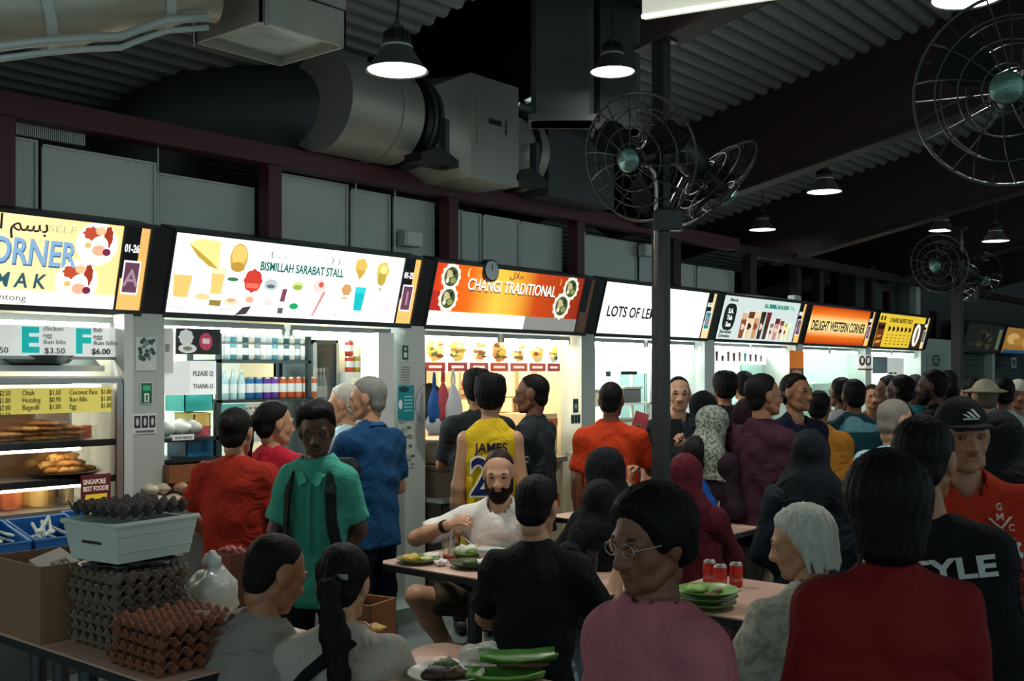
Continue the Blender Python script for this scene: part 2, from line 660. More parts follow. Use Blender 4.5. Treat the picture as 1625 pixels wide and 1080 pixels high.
def plate_pic(cx, cz, r):
    return [(ell(cx, cz, r, r), 'fbfaf5', SIGN_E), (ell(cx - r * 0.30, cz + r * 0.45, r * 0.42, r * 0.3, wob=0.15), 'b4492e', SIGN_E), (ell(cx + r * 0.5, cz + r * 0.35, r * 0.22, r * 0.5, a0=0.5, wob=0.1), '9a3420', SIGN_E),
            (ell(cx + r * 0.12, cz - r * 0.05, r * 0.42, r * 0.42), 'fff7f0', SIGN_E), (ell(cx + r * 0.12, cz - r * 0.30, r * 0.34, r * 0.25), 'eda98c', SIGN_E),
            (ell(cx + r * 0.50, cz - r * 0.35, r * 0.2, r * 0.17), '6f2340', SIGN_E), (ell(cx - r * 0.45, cz - r * 0.1, r * 0.16, r * 0.13), 'd9b45e', SIGN_E), (ell(cx + r * 0.1, cz + r * 0.6, r * 0.25, r * 0.2, wob=0.1), 'e0b98a', SIGN_E)]


# ---- sign 1 (…CORNER, …LEMAK)
s1 = sign(-1, 'cream light box sign reading CORNER with two plates of food, at far left', gradmat('cream_print', [(0, 'fff0c8'), (1, 'f6d58e')], SIGN_E, 'X'), num='01-26')
pw = 0.85 * W
decal('white_band', [(rect(0.01, 0.0, pw, 0.075), 'fbf8ee', SIGN_E)], s1)
obj('plate_picture', MB(), M_white, s1) if False else decal('plate_picture', plate_pic(1.645, 0.345, 0.115), s1, lay=2)
decal('plate_picture', plate_pic(1.56, 0.135, 0.115), s1, lay=3)
M_blue = M_em('7fa6c8')
text('lettering', 'CORNER', 0.185, M_em('3f5f86'), s1, (1.0, -0.003, 0.205), bold=0.028, width=0.545)
text('lettering', 'CORNER', 0.185, M_blue, s1, (0.992, -0.0055, 0.211), bold=0.012, width=0.545)
text('lettering', 'L E M A K', 0.105, M_em('2e5560'), s1, (0.98, -0.004, 0.09), bold=0.02, shear=0.1, width=0.41)
text('lettering', 'SELF', 0.05, M_em('b8b090'), s1, (1.37, -0.004, 0.385), width=0.15)
text('arabic_lettering', '\uFEEA\uFEE0\uFEDF\u0627 \uFEE2\uFEB4\uFE91', 0.105, M_em('1f1f22'), s1, (1.0, -0.004, 0.375), bold=0.008, width=0.37)
text('small_lettering', 'nasi lemak  mee rebus  lontong', 0.045, M_em('5a5a58'), s1, (0.55, -0.005, 0.022), width=0.75)

# ---- sign 2 (BISMILLAH SARABAT STALL)
s2 = sign(0, 'white light box sign reading BISMILLAH SARABAT STALL with pictures of drinks', M_em('fdfffa', SIGN_E * 1.15), num='01-25', letter='I')
text('lettering', 'BISMILLAH SARABAT STALL', 0.075, M_em('1f6b60', SIGN_E * 0.8), s2, (0.60, -0.003, 0.285), bold=0.025, width=0.66, shear=-0.05)
text('small_lettering', '( . ,            . ) )', 0.06, M_em('7d8a86'), s2, (0.66, -0.003, 0.37), width=0.55)
E = SIGN_E
pic = []
decal('murtabak_picture', [([(0.09, 0.40), (0.16, 0.435), (0.30, 0.43), (0.31, 0.27), (0.24, 0.29), (0.15, 0.34)], 'f1d98a', E), ([(0.09, 0.40), (0.16, 0.33), (0.24, 0.28), (0.31, 0.265), (0.25, 0.31), (0.15, 0.37)], 'b89b3a', E)], s2)
decal('pancake_picture', [(ell(0.44, 0.345, 0.062, 0.085), 'c9a04a', E), (ell(0.44, 0.36, 0.052, 0.06), 'e2c06a', E), (ell(0.44, 0.29, 0.05, 0.03), 'b98d3c', E)], s2)
decal('tea_glass_picture', glass_cup(0.085, 0.09, 0.13, 0.17, 'e9b96a', 'f7efdd'), s2)
decal('ice_cup_picture', glass_cup(0.215, 0.08, 0.11, 0.17, 'f3eee6', 'fffdf8') + [(ell(0.23, 0.10, 0.05, 0.02), 'e8c48f', E)], s2)
decal('tea_glass_picture', glass_cup(0.315, 0.12, 0.10, 0.16, 'e6bf72', 'efe0b8') + [(rect(0.28, 0.05, 0.36, 0.085), '8a7a3e', E)], s2)
decal('dessert_picture', [(ell(0.43, 0.08, 0.055, 0.022), 'e4cdb0', E), (ell(0.43, 0.09, 0.03, 0.012), 'caa070', E)], s2)
decal('leaf_picture', [(ell(0.42, 0.215, 0.04, 0.012), '3d7048', E)], s2)
decal('strawberry_drink_picture', [(ell(0.565, 0.215, 0.065, 0.07, wob=0.08), 'c23a2c', E), (rect(0.52, 0.17, 0.61, 0.20), 'e06a54', E), (ell(0.56, 0.10, 0.03, 0.02), 'd8a080', E), ([(0.47, 0.0), (0.52, 0.05), (0.58, 0.06), (0.55, 0.01)], '3a3636', E)], s2)
decal('cup_picture', glass_cup(0.70, 0.03, 0.10, 0.19, 'e6e9e8', 'c9d0cf') + [(ell(0.70, 0.20, 0.05, 0.035), 'aebabb', E), (ell(0.70, 0.19, 0.03, 0.012), '5a6670', E), (ell(0.70, 0.09, 0.032, 0.025), 'd6cdc9', E)], s2)
decal('berry_drink_picture', glass_cup(0.80, 0.02, 0.06, 0.18, 'e8dfe2', None) + [(rect(0.785, 0.10, 0.82, 0.18, 0.01), '7c3f58', E), (rect(0.78, 0.025, 0.82, 0.06), '5b5560', E)], s2)
decal('lime_picture', [(ell(0.905, 0.205, 0.045, 0.03), 'c9d68a', E), (ell(0.905, 0.195, 0.035, 0.018), '8cab4a', E)], s2)
decal('mint_picture', [(ell(0.90, 0.075, 0.035, 0.02), '1f9a5e', E)], s2)
decal('sundae_picture', [([(1.00, 0.01), (1.06, 0.01), (1.14, 0.19), (1.02, 0.19)], 'efd9d6', E), ([(1.05, 0.02), (1.065, 0.02), (1.14, 0.18), (1.115, 0.18)], 'c98a84', E), (ell(1.08, 0.215, 0.055, 0.045, wob=0.08), 'e8c9c2', E), (ell(1.09, 0.225, 0.02, 0.018), 'c9534a', E)], s2)
decal('prata_picture', [(ell(1.40, 0.37, 0.052, 0.05, wob=0.06, k=5), 'd6b257', E), ([(1.355, 0.35), (1.45, 0.34), (1.40, 0.275)], 'c39c44', E)], s2)
decal('prata_picture', [(ell(1.60, 0.35, 0.056, 0.062, wob=0.06, k=5), 'd9b85e', E), (ell(1.60, 0.30, 0.04, 0.05), 'b3983e', E), (ell(1.605, 0.36, 0.03, 0.03), 'edd68a', E)], s2)
decal('biscuit_picture', [(ell(1.31, 0.205, 0.042, 0.038, wob=0.07, k=6), 'c49360', E), (ell(1.30, 0.15, 0.028, 0.01), 'd8b690', E)], s2)
decal('blue_drink_picture', glass_cup(1.43, 0.07, 0.095, 0.16, '14aeb4', '2fc2c6'), s2)
decal('purple_drink_picture', glass_cup(1.69, 0.06, 0.085, 0.13, 'ecd0e4', 'f3e2ef') + [(ell(1.60, 0.225, 0.018, 0.014), 'b9bb9c', E)], s2)
text('small_lettering', 'teh halia   milo dinosaur     sarabat', 0.028, M_em('8c8c86'), s2, (0.02, -0.003, 0.025), width=0.42)
text('small_lettering', 'bandung   lychee    grape', 0.026, M_em('8c8c86'), s2, (1.24, -0.003, 0.03), width=0.45)

# ---- sign 3 (CHANGI TRADITIONAL)
s3 = sign(1, 'orange light box sign reading CHANGI TRADITIONAL with food pictures', gradmat('orange_print', [(0, 'd03a14'), (1, '8f240c'), (0.22, 'e86a14'), (0.40, 'f8c84a'), (0.52, 'f2b03a'), (0.66, 'c8480f')], SIGN_E * 0.85, 'X'),
          strip=('7d5a48', '1c2529', None), letter=None, on=SIGN_E * 0.14)
decal('white_band', [(rect(0.0, 0.0, 1.10, 0.105), 'fffdf4', E * 1.1), (rect(1.10, 0.0, pw, 0.105), 'a9aaa4', E * 0.45)], s3)
decal('red_corner', [(rect(0.0, 0.105, 0.16, 0.25), 'b32a20', E * 0.8)], s3)
for (cx, cz, s) in [(0.17, 0.36, 0.085), (0.18, 0.20, 0.085), (1.62, 0.36, 0.085), (1.54, 0.21, 0.095)]:
    decal('food_picture', [(ell(cx, cz, s * 1.15, s * 1.15, n=48, wob=0.07, k=12), 'f4efd9', E * 0.9), (ell(cx, cz, s * 0.85, s * 0.85), '4c5a34', E * 0.6), (ell(cx - s * 0.2, cz + s * 0.2, s * 0.45, s * 0.35, wob=0.2, k=3), 'c2b88a', E * 0.8),
                           (ell(cx + s * 0.3, cz - s * 0.3, s * 0.35, s * 0.25), '95a060', E * 0.7), (ell(cx + s * 0.3, cz + s * 0.35, s * 0.22, s * 0.22), '2f3326', E * 0.5), (ell(cx - s * 0.4, cz - s * 0.35, s * 0.2, s * 0.22), 'e6dfc0', E * 0.8)], s3, lay=2)
text('lettering', 'CHANGI TRADITIONAL', 0.125, M_em('5a2a12', E * 0.5), s3, (0.365, -0.0025, 0.272), bold=0.035, width=1.06)
text('lettering', 'CHANGI TRADITIONAL', 0.125, M_em('fff6e6', E), s3, (0.36, -0.005, 0.278), bold=0.008, width=1.06)
text('arabic_lettering', '\uFEDD\uFEFC\uFEA3', 0.07, M_em('6a2a10', E * 0.5), s3, (0.82, -0.003, 0.395), width=0.16)
text('crescent_mark', '(', 0.07, M_em('ffe0a8'), s3, (0.34, -0.003, 0.385), bold=0.02)
text('crescent_mark', ')', 0.06, M_em('e8a05a'), s3, (1.46, -0.003, 0.39), bold=0.02)

# ---- sign 4 (LOTS OF LEM…)
s4 = sign(2, 'plain white light box sign reading LOTS OF LEM in thin black letters', M_em('fffefc', SIGN_E * 1.2), strip=('ffdca0', '15191b', '1ba0a6'), num='01-23', letter='B')
text('lettering', 'LOTS OF LEM', 0.135, M_em('201c1c', 0.15), s4, (0.10, -0.003, 0.155), bold=0.02, width=0.78)
# ---- sign 5 (drinks, dark menu block)
s5 = sign(3, 'pale light box sign with black menu block and tall drinks, teal heading', M_em('dbe8e4', SIGN_E * 0.72), num='01-22', letter='I')
text('lettering', 'S.A. BISMILLAH & SON', 0.062, M_em('12806f', E * 0.7), s5, (0.92, -0.003, 0.365), bold=0.05, width=0.58)
text('lettering', 'STALL', 0.062, M_em('5fa598', E * 0.8), s5, (1.53, -0.003, 0.365), bold=0.02, width=0.13)
decal('menu_block', [(ell(0.20, 0.235, 0.135, 0.15, n=24, wob=-0.07, k=4), '23292a', E * 0.3)], s5)
text('menu_lettering', 'S.A.\nTeh\nSon', 0.07, M_em('e6efec'), s5, (0.2, -0.006, 0.275), align='CENTER', bold=0.02)
text('small_lettering', 'Since', 0.045, M_em('3a4544', 0.3), s5, (0.13, -0.003, 0.40), bold=0.03, width=0.17)
text('small_lettering', 'Sarabat\nDrinks', 0.045, M_em('4a5553', 0.3), s5, (0.06, -0.003, 0.065), bold=0.03, width=0.25)
rn = random.Random(3)
for i, (cx, w_, h_, c1_, c2_) in enumerate([(0.52, 0.13, 0.27, '8a4a2c', 'd9b08a'), (0.66, 0.14, 0.29, 'e8cfa8', '6a3420'), (0.80, 0.13, 0.30, 'c79a6a', 'e6d2b0'), (0.93, 0.11, 0.30, '3a2a24', '2a1c1a'), (1.06, 0.11, 0.30, '4b2f2c', '6d1f26'),
                                            (1.18, 0.09, 0.18, 'd9d2c6', '8a7268'), (1.30, 0.12, 0.24, 'c98a84', '5d2a30'), (1.42, 0.10, 0.22, 'd8b9a8', '874038'), (1.53, 0.08, 0.20, 'e6e2a8', 'b9b86a'), (1.63, 0.08, 0.19, 'd6dca0', 'e8ecc8')]):
    p = glass_cup(cx, 0.02, w_, h_, c1_, c2_, E * 0.8, sl=0.012)
    p += [(ell(cx + 0.005, 0.02 + h_ * 0.45, w_ * 0.3, h_ * 0.12, wob=0.2, k=3), ('f0dcc0', '3d2018', 'a83a30')[i % 3], E * 0.7)]
    decal('drink_picture', p, s5, lay=2)
# ---- sign 6 (DELIGHT WESTERN CORNER)
s6 = sign(4, 'orange and yellow light box sign reading DELIGHT WESTERN CORNER', gradmat('sunset_print', [(0, 'a8340e'), (1, 'b8380c'), (0.2, 'dc6a14'), (0.42, 'fde09a'), (0.60, 'fbd68a'), (0.80, 'e47414')], SIGN_E * 0.8, 'Z'), num='01-21', letter='I')
text('lettering', 'DELIGHT WESTERN CORNER', 0.165, M_em('20281f', 0.15), s6, (0.10, -0.003, 0.165), bold=0.02, width=1.62)
text('small_lettering', 'Xtreme  Grill', 0.08, M_em('b9753a', E * 0.7), s6, (0.55, -0.003, 0.345), shear=0.3, width=0.75)
# ---- sign 7 (yellow menu)
s7 = sign(5, 'yellow light box sign with rows of menu pictures and white oval at end of row', M_em('ecc93a', SIGN_E * 0.75), num='01-20', letter='I', strip=('ffd9a0', '15191b', '4a5a58'))
text('lettering', 'CHAND BUFFET RICE', 0.085, M_em('4a3f12', 0.25), s7, (0.42, -0.003, 0.345), bold=0.02, width=0.85)
decal('side_block', [(rect(0.04, 0.0, 0.30, 0.33), '7a3a1c', E * 0.6), (rect(0.06, 0.24, 0.28, 0.30), '3b1c14', 0.2), (rect(0.05, 0.05, 0.20, 0.09, 0.08), 'e0a050', E * 0.7), (rect(0.05, 0.13, 0.18, 0.16, 0.08), 'd8803a', E * 0.7), (rect(0.08, 0.36, 0.14, 0.42), '5a4a20', 0.2), (rect(0.19, 0.36, 0.25, 0.42), '5a4a20', 0.2)], s7)
pp = []
for i in range(6):
    pp.append((ell(0.47 + i * 0.155, 0.255, 0.045, 0.035, wob=0.15, k=3), '3a3414', 0.25))
    for j in range(4):
        pp.append((rect(0.43 + i * 0.155, 0.165 - j * 0.042, 0.50 + i * 0.155, 0.178 - j * 0.042), 'a8862a' if j < 3 else '4a3a16', 0.3))
decal('menu_print', pp, s7)
decal('white_oval', [(rect(1.36, 0.0, pw, 0.36), '4a3a22', 0.3), (ell(1.55, 0.19, 0.13, 0.165), 'f6f0e2', E), (ell(1.56, 0.19, 0.05, 0.12), 'a8927a', E * 0.5)], s7, lay=2)


# ---- signs of the shuttered stalls farther along, unlit yet given a slight glow
def plain_sign(x0, x1, z0, label, mt, polys):
    r = thing('stall_sign', label, 'sign', (x0, 0.0, z0), rot=(TILT, 0, 0), group='unlit signs over the shuttered stalls')
    m = MB().box(-0.03, x1 - x0 + 0.03, 0.01, 0.14, -0.03, SH + 0.03)
    obj('frame', m, M_frame, r)
    obj('panel', MB().box(0, x1 - x0, -0.002, 0.01, 0, SH), mt, r)
    for q_, pl_ in enumerate(polys):
        decal('food_picture', [pl_], r, lay=3 + 0.3 * q_)
    return r


rn = random.Random(5)
pl = []
for i in range(16):
    pl.append((ell(rn.uniform(0.2, 1.5), rn.uniform(0.06, 0.36), rn.uniform(0.05, 0.2), rn.uniform(0.02, 0.06), a0=rn.uniform(0, 3), wob=0.2, k=3), rn.choice(['8a7a62', '6d5a48', '5b5a4c', '3a3a34']), 0.05))
pl.append((rect(1.65, 0.05, 1.85, 0.40), '9fb08a', 0.12))
plain_sign(12.45, 14.4, SZ, 'dim unlit sign with brown food photo above the first closed shutter', cmat('4a4a44', 0.5, emit=0.03), pl)
pl = [(ell(0.5, 0.26, 0.4, 0.1, a0=0.3), 'e0b86a', 0.45), (ell(1.0, 0.22, 0.5, 0.07, a0=0.5), 'c98f40', 0.4), (ell(1.5, 0.2, 0.4, 0.1, a0=0.6), 'd6a85a', 0.4), (rect(0, 0.0, 2.0, 0.06), '2f5f86', 0.3)]
plain_sign(14.62, 16.7, SZ, 'small orange food sign with blue lower band at right edge of picture', cmat('b8843c', 0.5, emit=0.35), pl)

# ---- fluorescent battens under the signs
for k in range(-1, 6):
    x0 = B0 + W * k
    for j in (0, 1):
        xa = x0 + 0.02 + j * 0.93
        xb = xa + 0.88
        r = thing('tube_light', 'white fluorescent tube under the %s, %s half' % (
            {-1: 'cream CORNER sign', 0: 'BISMILLAH SARABAT sign', 1: 'CHANGI TRADITIONAL sign', 2: 'LOTS OF LEM sign', 3: 'tall drinks sign', 4: 'DELIGHT WESTERN sign', 5: 'yellow menu sign'}[k], ('left', 'right')[j]), 'light', (xa, 0.09, 1.90), group='fluorescent tubes under the signs')
        obj('housing', MB().box(0, xb - xa, -0.02, 0.03, 0.015, 0.05), M_white, r)
        obj('tube', MB().tube([(0.02, 0, 0), (xb - xa - 0.02, 0, 0)], 0.016, 10), M_tube, r, smooth=True)
        obj('end_cap', MB().box(-0.006, 0.02, -0.018, 0.018, -0.018, 0.02), M_white, r)
        obj('end_cap', MB().box(xb - xa - 0.02, xb - xa + 0.006, -0.018, 0.018, -0.018, 0.02), M_white, r)

# ================================================================== DUCTS
DR = 0.315
DY, DZ = -0.08, 3.37


def ring_profile(cx, cy, cz, r, axis_x0, axis_x1, n=28, r2=None):
    return MB().tube([(axis_x0, cy, cz), (axis_x1, cy, cz)], [r, r if r2 is None else r2], n)


dx0 = fx(622, DY)
duct = thing('exhaust_duct', 'large round galvanised exhaust duct with square transition above the drinks and orange signs', 'duct', (dx0, DY, DZ - DR))
Dm = lambda m: m
# mitred elbow piece (faces the hall) and the run leading back left, its shade put into darker metal
e1 = Vector((0.0, 0, DR))
e0 = Vector((-0.64, 0.0, DR))
m = MB().tube([e0, e1], [DR * 1.02, DR], 32)
obj('elbow_gore', m, M_duct, duct, smooth=50)
m = MB().tube([e0 + Vector((0.44, 0, 0)), e0 + Vector((0.452, 0, 0))], DR * 1.035, 32)
obj('seam_band', m, M_duct, duct, smooth=50)
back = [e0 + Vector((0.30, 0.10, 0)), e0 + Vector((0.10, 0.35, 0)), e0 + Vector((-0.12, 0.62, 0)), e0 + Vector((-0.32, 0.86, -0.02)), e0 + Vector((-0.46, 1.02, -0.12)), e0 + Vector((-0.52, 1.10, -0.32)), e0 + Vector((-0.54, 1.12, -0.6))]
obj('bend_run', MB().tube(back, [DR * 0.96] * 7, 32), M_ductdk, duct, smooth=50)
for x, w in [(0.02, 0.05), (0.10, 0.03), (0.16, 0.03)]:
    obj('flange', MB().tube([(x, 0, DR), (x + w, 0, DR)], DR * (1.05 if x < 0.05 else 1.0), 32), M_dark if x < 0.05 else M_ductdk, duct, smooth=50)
tx = fx(716, -0.35) - dx0
obj('round_run', MB().tube([(0.18, 0, DR), (tx - 0.12, 0, DR)], [DR * 0.97, DR * 0.97], 32), M_duct, duct, smooth=50)
# square-to-round transition and the flat box
sq = 0.36
m = MB()
n = 32
vs = []
for k in range(n):
    a = 2 * pi * k / n + pi / 4
    vs.append((tx - 0.14, DR * 0.97 * math.cos(a), DR + DR * 0.97 * math.sin(a)))
for k in range(n):
    a = 2 * pi * k / n + pi / 4
    c, s_ = math.cos(a), math.sin(a)
    q = max(abs(c), abs(s_))
    vs.append((tx + 0.10, sq * c / q, DR - 0.02 + sq * s_ / q))
m.add(vs, [(k, (k + 1) % n, n + (k + 1) % n, n + k) for k in range(n)])
obj('transition', m, M_duct, duct, smooth=30)
bx = MB().box(tx + 0.10, tx + 0.62, -sq, sq, DR - 0.02 - sq, DR - 0.02 + sq)
box = obj('square_box', bx, M_duct, duct)
obj('access_hatch', MB().box(tx + 0.16, tx + 0.57, -sq - 0.008, -sq, DR - 0.14, DR + 0.18), M_duct, box)
decal('hatch_label', [(rect(tx + 0.28, DR + 0.02, tx + 0.42, DR + 0.06), '2a2d2d', 0), (rect(tx + 0.46, DR - 0.03, tx + 0.475, DR + 0.07), '2a2d2d', 0)], box, y0=-sq - 0.008)
obj('round_outlet', MB().tube([(tx + 0.62, 0.05, DR - 0.02), (tx + 1.15, 0.05, DR - 0.02)], 0.29, 28), M_duct, duct, smooth=50)
obj('flange', MB().tube([(tx + 0.98, 0.05, DR - 0.02), (tx + 1.03, 0.05, DR - 0.02)], 0.31, 28), M_dark, duct, smooth=50)
for x in (0.12, tx + 0.80):
    obj('saddle', MB().prism([(x - 0.2, -0.02), (x - 0.2, 0.03), (x - 0.02, 0.10), (x + 0.16, 0.03), (x + 0.16, -0.02)], -0.36, -0.20), M_dark, duct)
    obj('saddle_leg', MB().box(x + 0.05, x + 0.09, -0.34, -0.28, -0.02, 0.3), M_ductdk, duct)
# plenum and rising shaft behind the pole
hx = fx(895, -0.1)
r = thing('riser_duct', 'tall square grey riser duct climbing to the roof behind the hanging lamp', 'duct', (hx, 0.0, 3.02))
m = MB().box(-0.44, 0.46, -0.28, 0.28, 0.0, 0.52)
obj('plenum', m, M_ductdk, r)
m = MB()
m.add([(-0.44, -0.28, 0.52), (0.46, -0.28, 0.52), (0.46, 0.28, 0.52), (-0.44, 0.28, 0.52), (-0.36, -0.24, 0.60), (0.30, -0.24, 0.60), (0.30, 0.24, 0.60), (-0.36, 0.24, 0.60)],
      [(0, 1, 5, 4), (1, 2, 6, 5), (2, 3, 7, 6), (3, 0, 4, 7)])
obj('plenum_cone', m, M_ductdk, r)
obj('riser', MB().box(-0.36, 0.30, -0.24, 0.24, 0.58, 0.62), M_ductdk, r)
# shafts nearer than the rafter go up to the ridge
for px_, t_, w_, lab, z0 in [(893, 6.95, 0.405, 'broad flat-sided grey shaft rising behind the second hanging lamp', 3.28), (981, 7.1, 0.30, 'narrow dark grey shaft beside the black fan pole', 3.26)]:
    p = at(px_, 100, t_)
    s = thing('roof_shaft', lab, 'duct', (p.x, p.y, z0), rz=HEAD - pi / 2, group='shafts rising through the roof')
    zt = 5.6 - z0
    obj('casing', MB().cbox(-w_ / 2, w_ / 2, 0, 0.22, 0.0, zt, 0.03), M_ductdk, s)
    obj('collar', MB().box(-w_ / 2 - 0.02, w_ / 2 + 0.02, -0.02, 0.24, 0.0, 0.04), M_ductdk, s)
# far riser and rounded hood behind the signs of the last stalls
p = on_y(1440, 400, 0.5)
r = thing('riser_duct', 'distant dark riser duct over the last lit stalls', 'duct', (p.x, p.y, 2.46))
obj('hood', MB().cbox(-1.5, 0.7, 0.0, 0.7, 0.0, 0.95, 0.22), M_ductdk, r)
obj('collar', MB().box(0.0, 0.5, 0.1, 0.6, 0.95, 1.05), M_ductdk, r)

# ---- insulated duct and air diffuser at top left
p = at(140, 40, 4.3)
r = thing('insulated_duct', 'pale foil-wrapped round duct slung under the roof at top left', 'duct', (p.x, p.y, p.z))
a = at(-260, 30, 4.0) - p
b = at(335, -25, 4.7) - p
pts = []
for i in range(13):
    f = i / 12
    q = a.lerp(b, f)
    q.z += 0.02 * math.sin(f * 9)
    pts.append(q)
mfoil = mat('foil_wrap', 'b9b7a4', 0.4, 0.35, bump=0.5, bscale=6, vary=0.15)
obj('wrap', MB().tube(pts, [0.17 + 0.012 * math.sin(i * 2.1) for i in range(13)], 28), mfoil, r, smooth='all')
for i in (2, 6, 10):
    d = (pts[i + 1] - pts[i]).normalized()
    obj('strap', MB().tube([pts[i] - d * 0.02, pts[i] + d * 0.02], 0.186, 28), M_panel, r, smooth=50)
pp_ = [at(-30, 78, 4.0), at(60, 66, 4.05), at(130, 60, 4.2), at(190, 58, 4.35), at(225, 45, 4.45), at(265, 32, 4.5), at(330, 27, 4.62)]
pipe = obj('conduit', MB().tube(pp_, 0.018, 10), M_panel, None, smooth='all')
tag(pipe, 'bent grey conduit running beneath the foil-wrapped duct', 'pipe')
pipe = obj('conduit', MB().tube([q + Vector((0, 0, -0.045)) for q in pp_], 0.012, 10), M_panel, None, smooth='all')
tag(pipe, 'thinner lower conduit under the bent grey conduit', 'pipe')
p = at(430, 62, 5.1)
r = thing('air_diffuser', 'square sheet-metal air box with open bright underside at top left', 'duct', (p.x, p.y, p.z - 0.03), rz=0.0)
s_ = 0.25
m = MB()
m.box(-s_, s_, -s_, s_, 0.17, 0.62)
obj('box', m, M_duct, r)
m = MB()
for x0, x1, y0, y1 in [(-s_, s_, -s_, -s_ + 0.012), (-s_, s_, s_ - 0.012, s_), (-s_, -s_ + 0.012, -s_, s_), (s_ - 0.012, s_, -s_, s_)]:
    m.box(x0, x1, y0, y1, 0.0, 0.17)
obj('skirt', m, M_duct, r)
obj('lining', MB().box(-s_ + 0.013, s_ - 0.013, -s_ + 0.013, s_ - 0.013, 0.04, 0.06), mat('foil_lining', 'c9d8d0', 0.3, 0.5, bump=0.8, bscale=7, vary=0.3), r)
m = MB().tube([(-s_ - 0.01, -s_ - 0.01, 0.17), (s_ + 0.01, -s_ - 0.01, 0.17), (s_ + 0.01, s_ + 0.01, 0.17), (-s_ - 0.01, s_ + 0.01, 0.17)], 0.012, 6, closed=True)
obj('flange', m, M_ductdk, r)
obj('corner_rod', MB().cyl((-s_ + 0.02, -s_ - 0.015), 0.008, -0.02, 0.6, 8), M_steel, r)
obj('corner_rod', MB().cyl((-s_ - 0.02, s_ - 0.02), 0.008, -0.02, 0.6, 8), M_steel, r)

# white lit notice panel hung under the rafter at the top
p0, p1 = at(1019, 27, 5.35), at(1245, -8, 5.05)
d = p1 - p0
r = thing('light_panel', 'bright white panel hung under the rafter at top edge', 'sign', p0, rz=math.atan2(d.y, d.x))
L = math.hypot(d.x, d.y)
m = MB().add([(0, 0, 0), (L, 0, d.z), (L, 0, d.z + 0.35), (0, 0, 0.35), (0, 0.05, 0), (L, 0.05, d.z), (L, 0.05, d.z + 0.35), (0, 0.05, 0.35)],
             [(0, 1, 2, 3), (7, 6, 5, 4), (0, 4, 5, 1), (3, 2, 6, 7), (0, 3, 7, 4), (1, 5, 6, 2)])
obj('face', m, cmat('cfd3c0', 0.5, emit=0.55), r)
m = MB().tube([(0, -0.005, 0.0), (L, -0.005, d.z)], 0.012, 6)
obj('rim', m, cmat('f4f5ea', 0.5, emit=0.8), r)

# ================================================================== PENDANT LAMPS
M_lampshade = mat('lamp_shade', '6b6d6a', 0.4, 0.5, vary=0.1)
M_lampfin = mat('lamp_fins', '2c2e2e', 0.5, 0.4)
M_lens = mat('lamp_lens', 'ffffff', 0.3, emit=7.0, ecol=(1.0, 0.98, 0.93))


def lamp_mesh():
    r = thing('pendant_lamp', 'x', 'lamp')
    R = 0.15
    obj('shade', MB().lathe([(0.070, 0.115), (0.074, 0.11), (0.10, 0.07), (0.135, 0.022), (R, 0.008), (R + 0.004, 0.0), (R - 0.004, 0.002), (0.128, 0.024), (0.095, 0.07), (0.068, 0.11)], 32), M_lampshade, r, smooth=60)
    obj('lens', MB().lathe([(0.0, 0.006), (0.10, 0.004), (R - 0.008, 0.006), (R - 0.010, 0.014), (0.0, 0.016)], 32), M_lens, r)
    m = MB()
    for k in range(18):
        a = 2 * pi * k / 18
        c, s = math.cos(a), math.sin(a)
        t = Vector((-s, c, 0)) * 0.004
        q = [Vector((0.04 * c, 0.04 * s, 0.12)), Vector((0.072 * c, 0.072 * s, 0.12)), Vector((0.066 * c, 0.066 * s, 0.185)), Vector((0.04 * c, 0.04 * s, 0.20))]
        m.add([v - t for v in q] + [v + t for v in q], [(0, 1, 2, 3), (7, 6, 5, 4), (0, 4, 5, 1), (1, 5, 6, 2), (2, 6, 7, 3), (3, 7, 4, 0)])
    m.cyl((0, 0), 0.045, 0.115, 0.20, 16)
    obj('heat_sink', m, M_lampfin, r)
    obj('band', MB().lathe([(0.069, 0.112), (0.077, 0.112), (0.077, 0.120), (0.069, 0.120)], 32), M_panel, r)
    obj('cap', MB().lathe([(0.0, 0.245), (0.012, 0.245), (0.018, 0.225), (0.034, 0.22), (0.036, 0.205), (0.048, 0.2), (0.0, 0.198)], 20), M_lampshade, r, smooth=60)
    return r


lamp0 = lamp_mesh()
lamps = [(630, 119, 5.2, 'large pendant lamp hanging in front of the round duct'), (972, 121, 6.6, 'second pendant lamp, before the tall roof shaft'),
         (1308, 311, 9.3, 'pendant lamp on a long cord before the dark rafter'), (1210, 371, 12.0, 'small far pendant lamp above the white drinks sign'),
         (1495, 372, 12.4, 'far pendant lamp just left of the distant black column'), (1580, 389, 12.2, 'far pendant lamp right of the distant black column'),
         (1535, 5, 4.6, 'pendant lamp cut by the top edge above the big fan')]
for i, (px_, py_, t_, lab) in enumerate(lamps):
    p = at(px_, py_ - 6, t_)
    o = lamp0 if i == 0 else dup(lamp0)
    o.location = p
    tag(o, lab, 'lamp', 'pendant lamps in the hall')
    if i == 1:
        o.scale = (0.93, 0.93, 0.93)
    zt = roof_z(p.y)
    n = 7
    pts = [(0.012 * math.sin(q * 1.9) * (q < 5), 0, 0.24 + (zt - p.z - 0.24) * q / n) for q in range(n + 1)]
    obj('cord', MB().tube(pts, 0.006, 6), M_dark, o)
    d = bpy.data.lights.new('pendant_glow', 'SPOT')
    d.energy = LAMP_W * 4
    d.color = (1.0, 0.97, 0.92)
    d.spot_size = math.radians(130)
    d.spot_blend = 0.6
    d.shadow_soft_size = 0.12
    lo = bpy.data.objects.new('pendant_glow', d)
    lo.location = (p.x, p.y, p.z - 0.02)
    COL.objects.link(lo)
# the same lamps go on in rows over the seats behind the camera, out of view

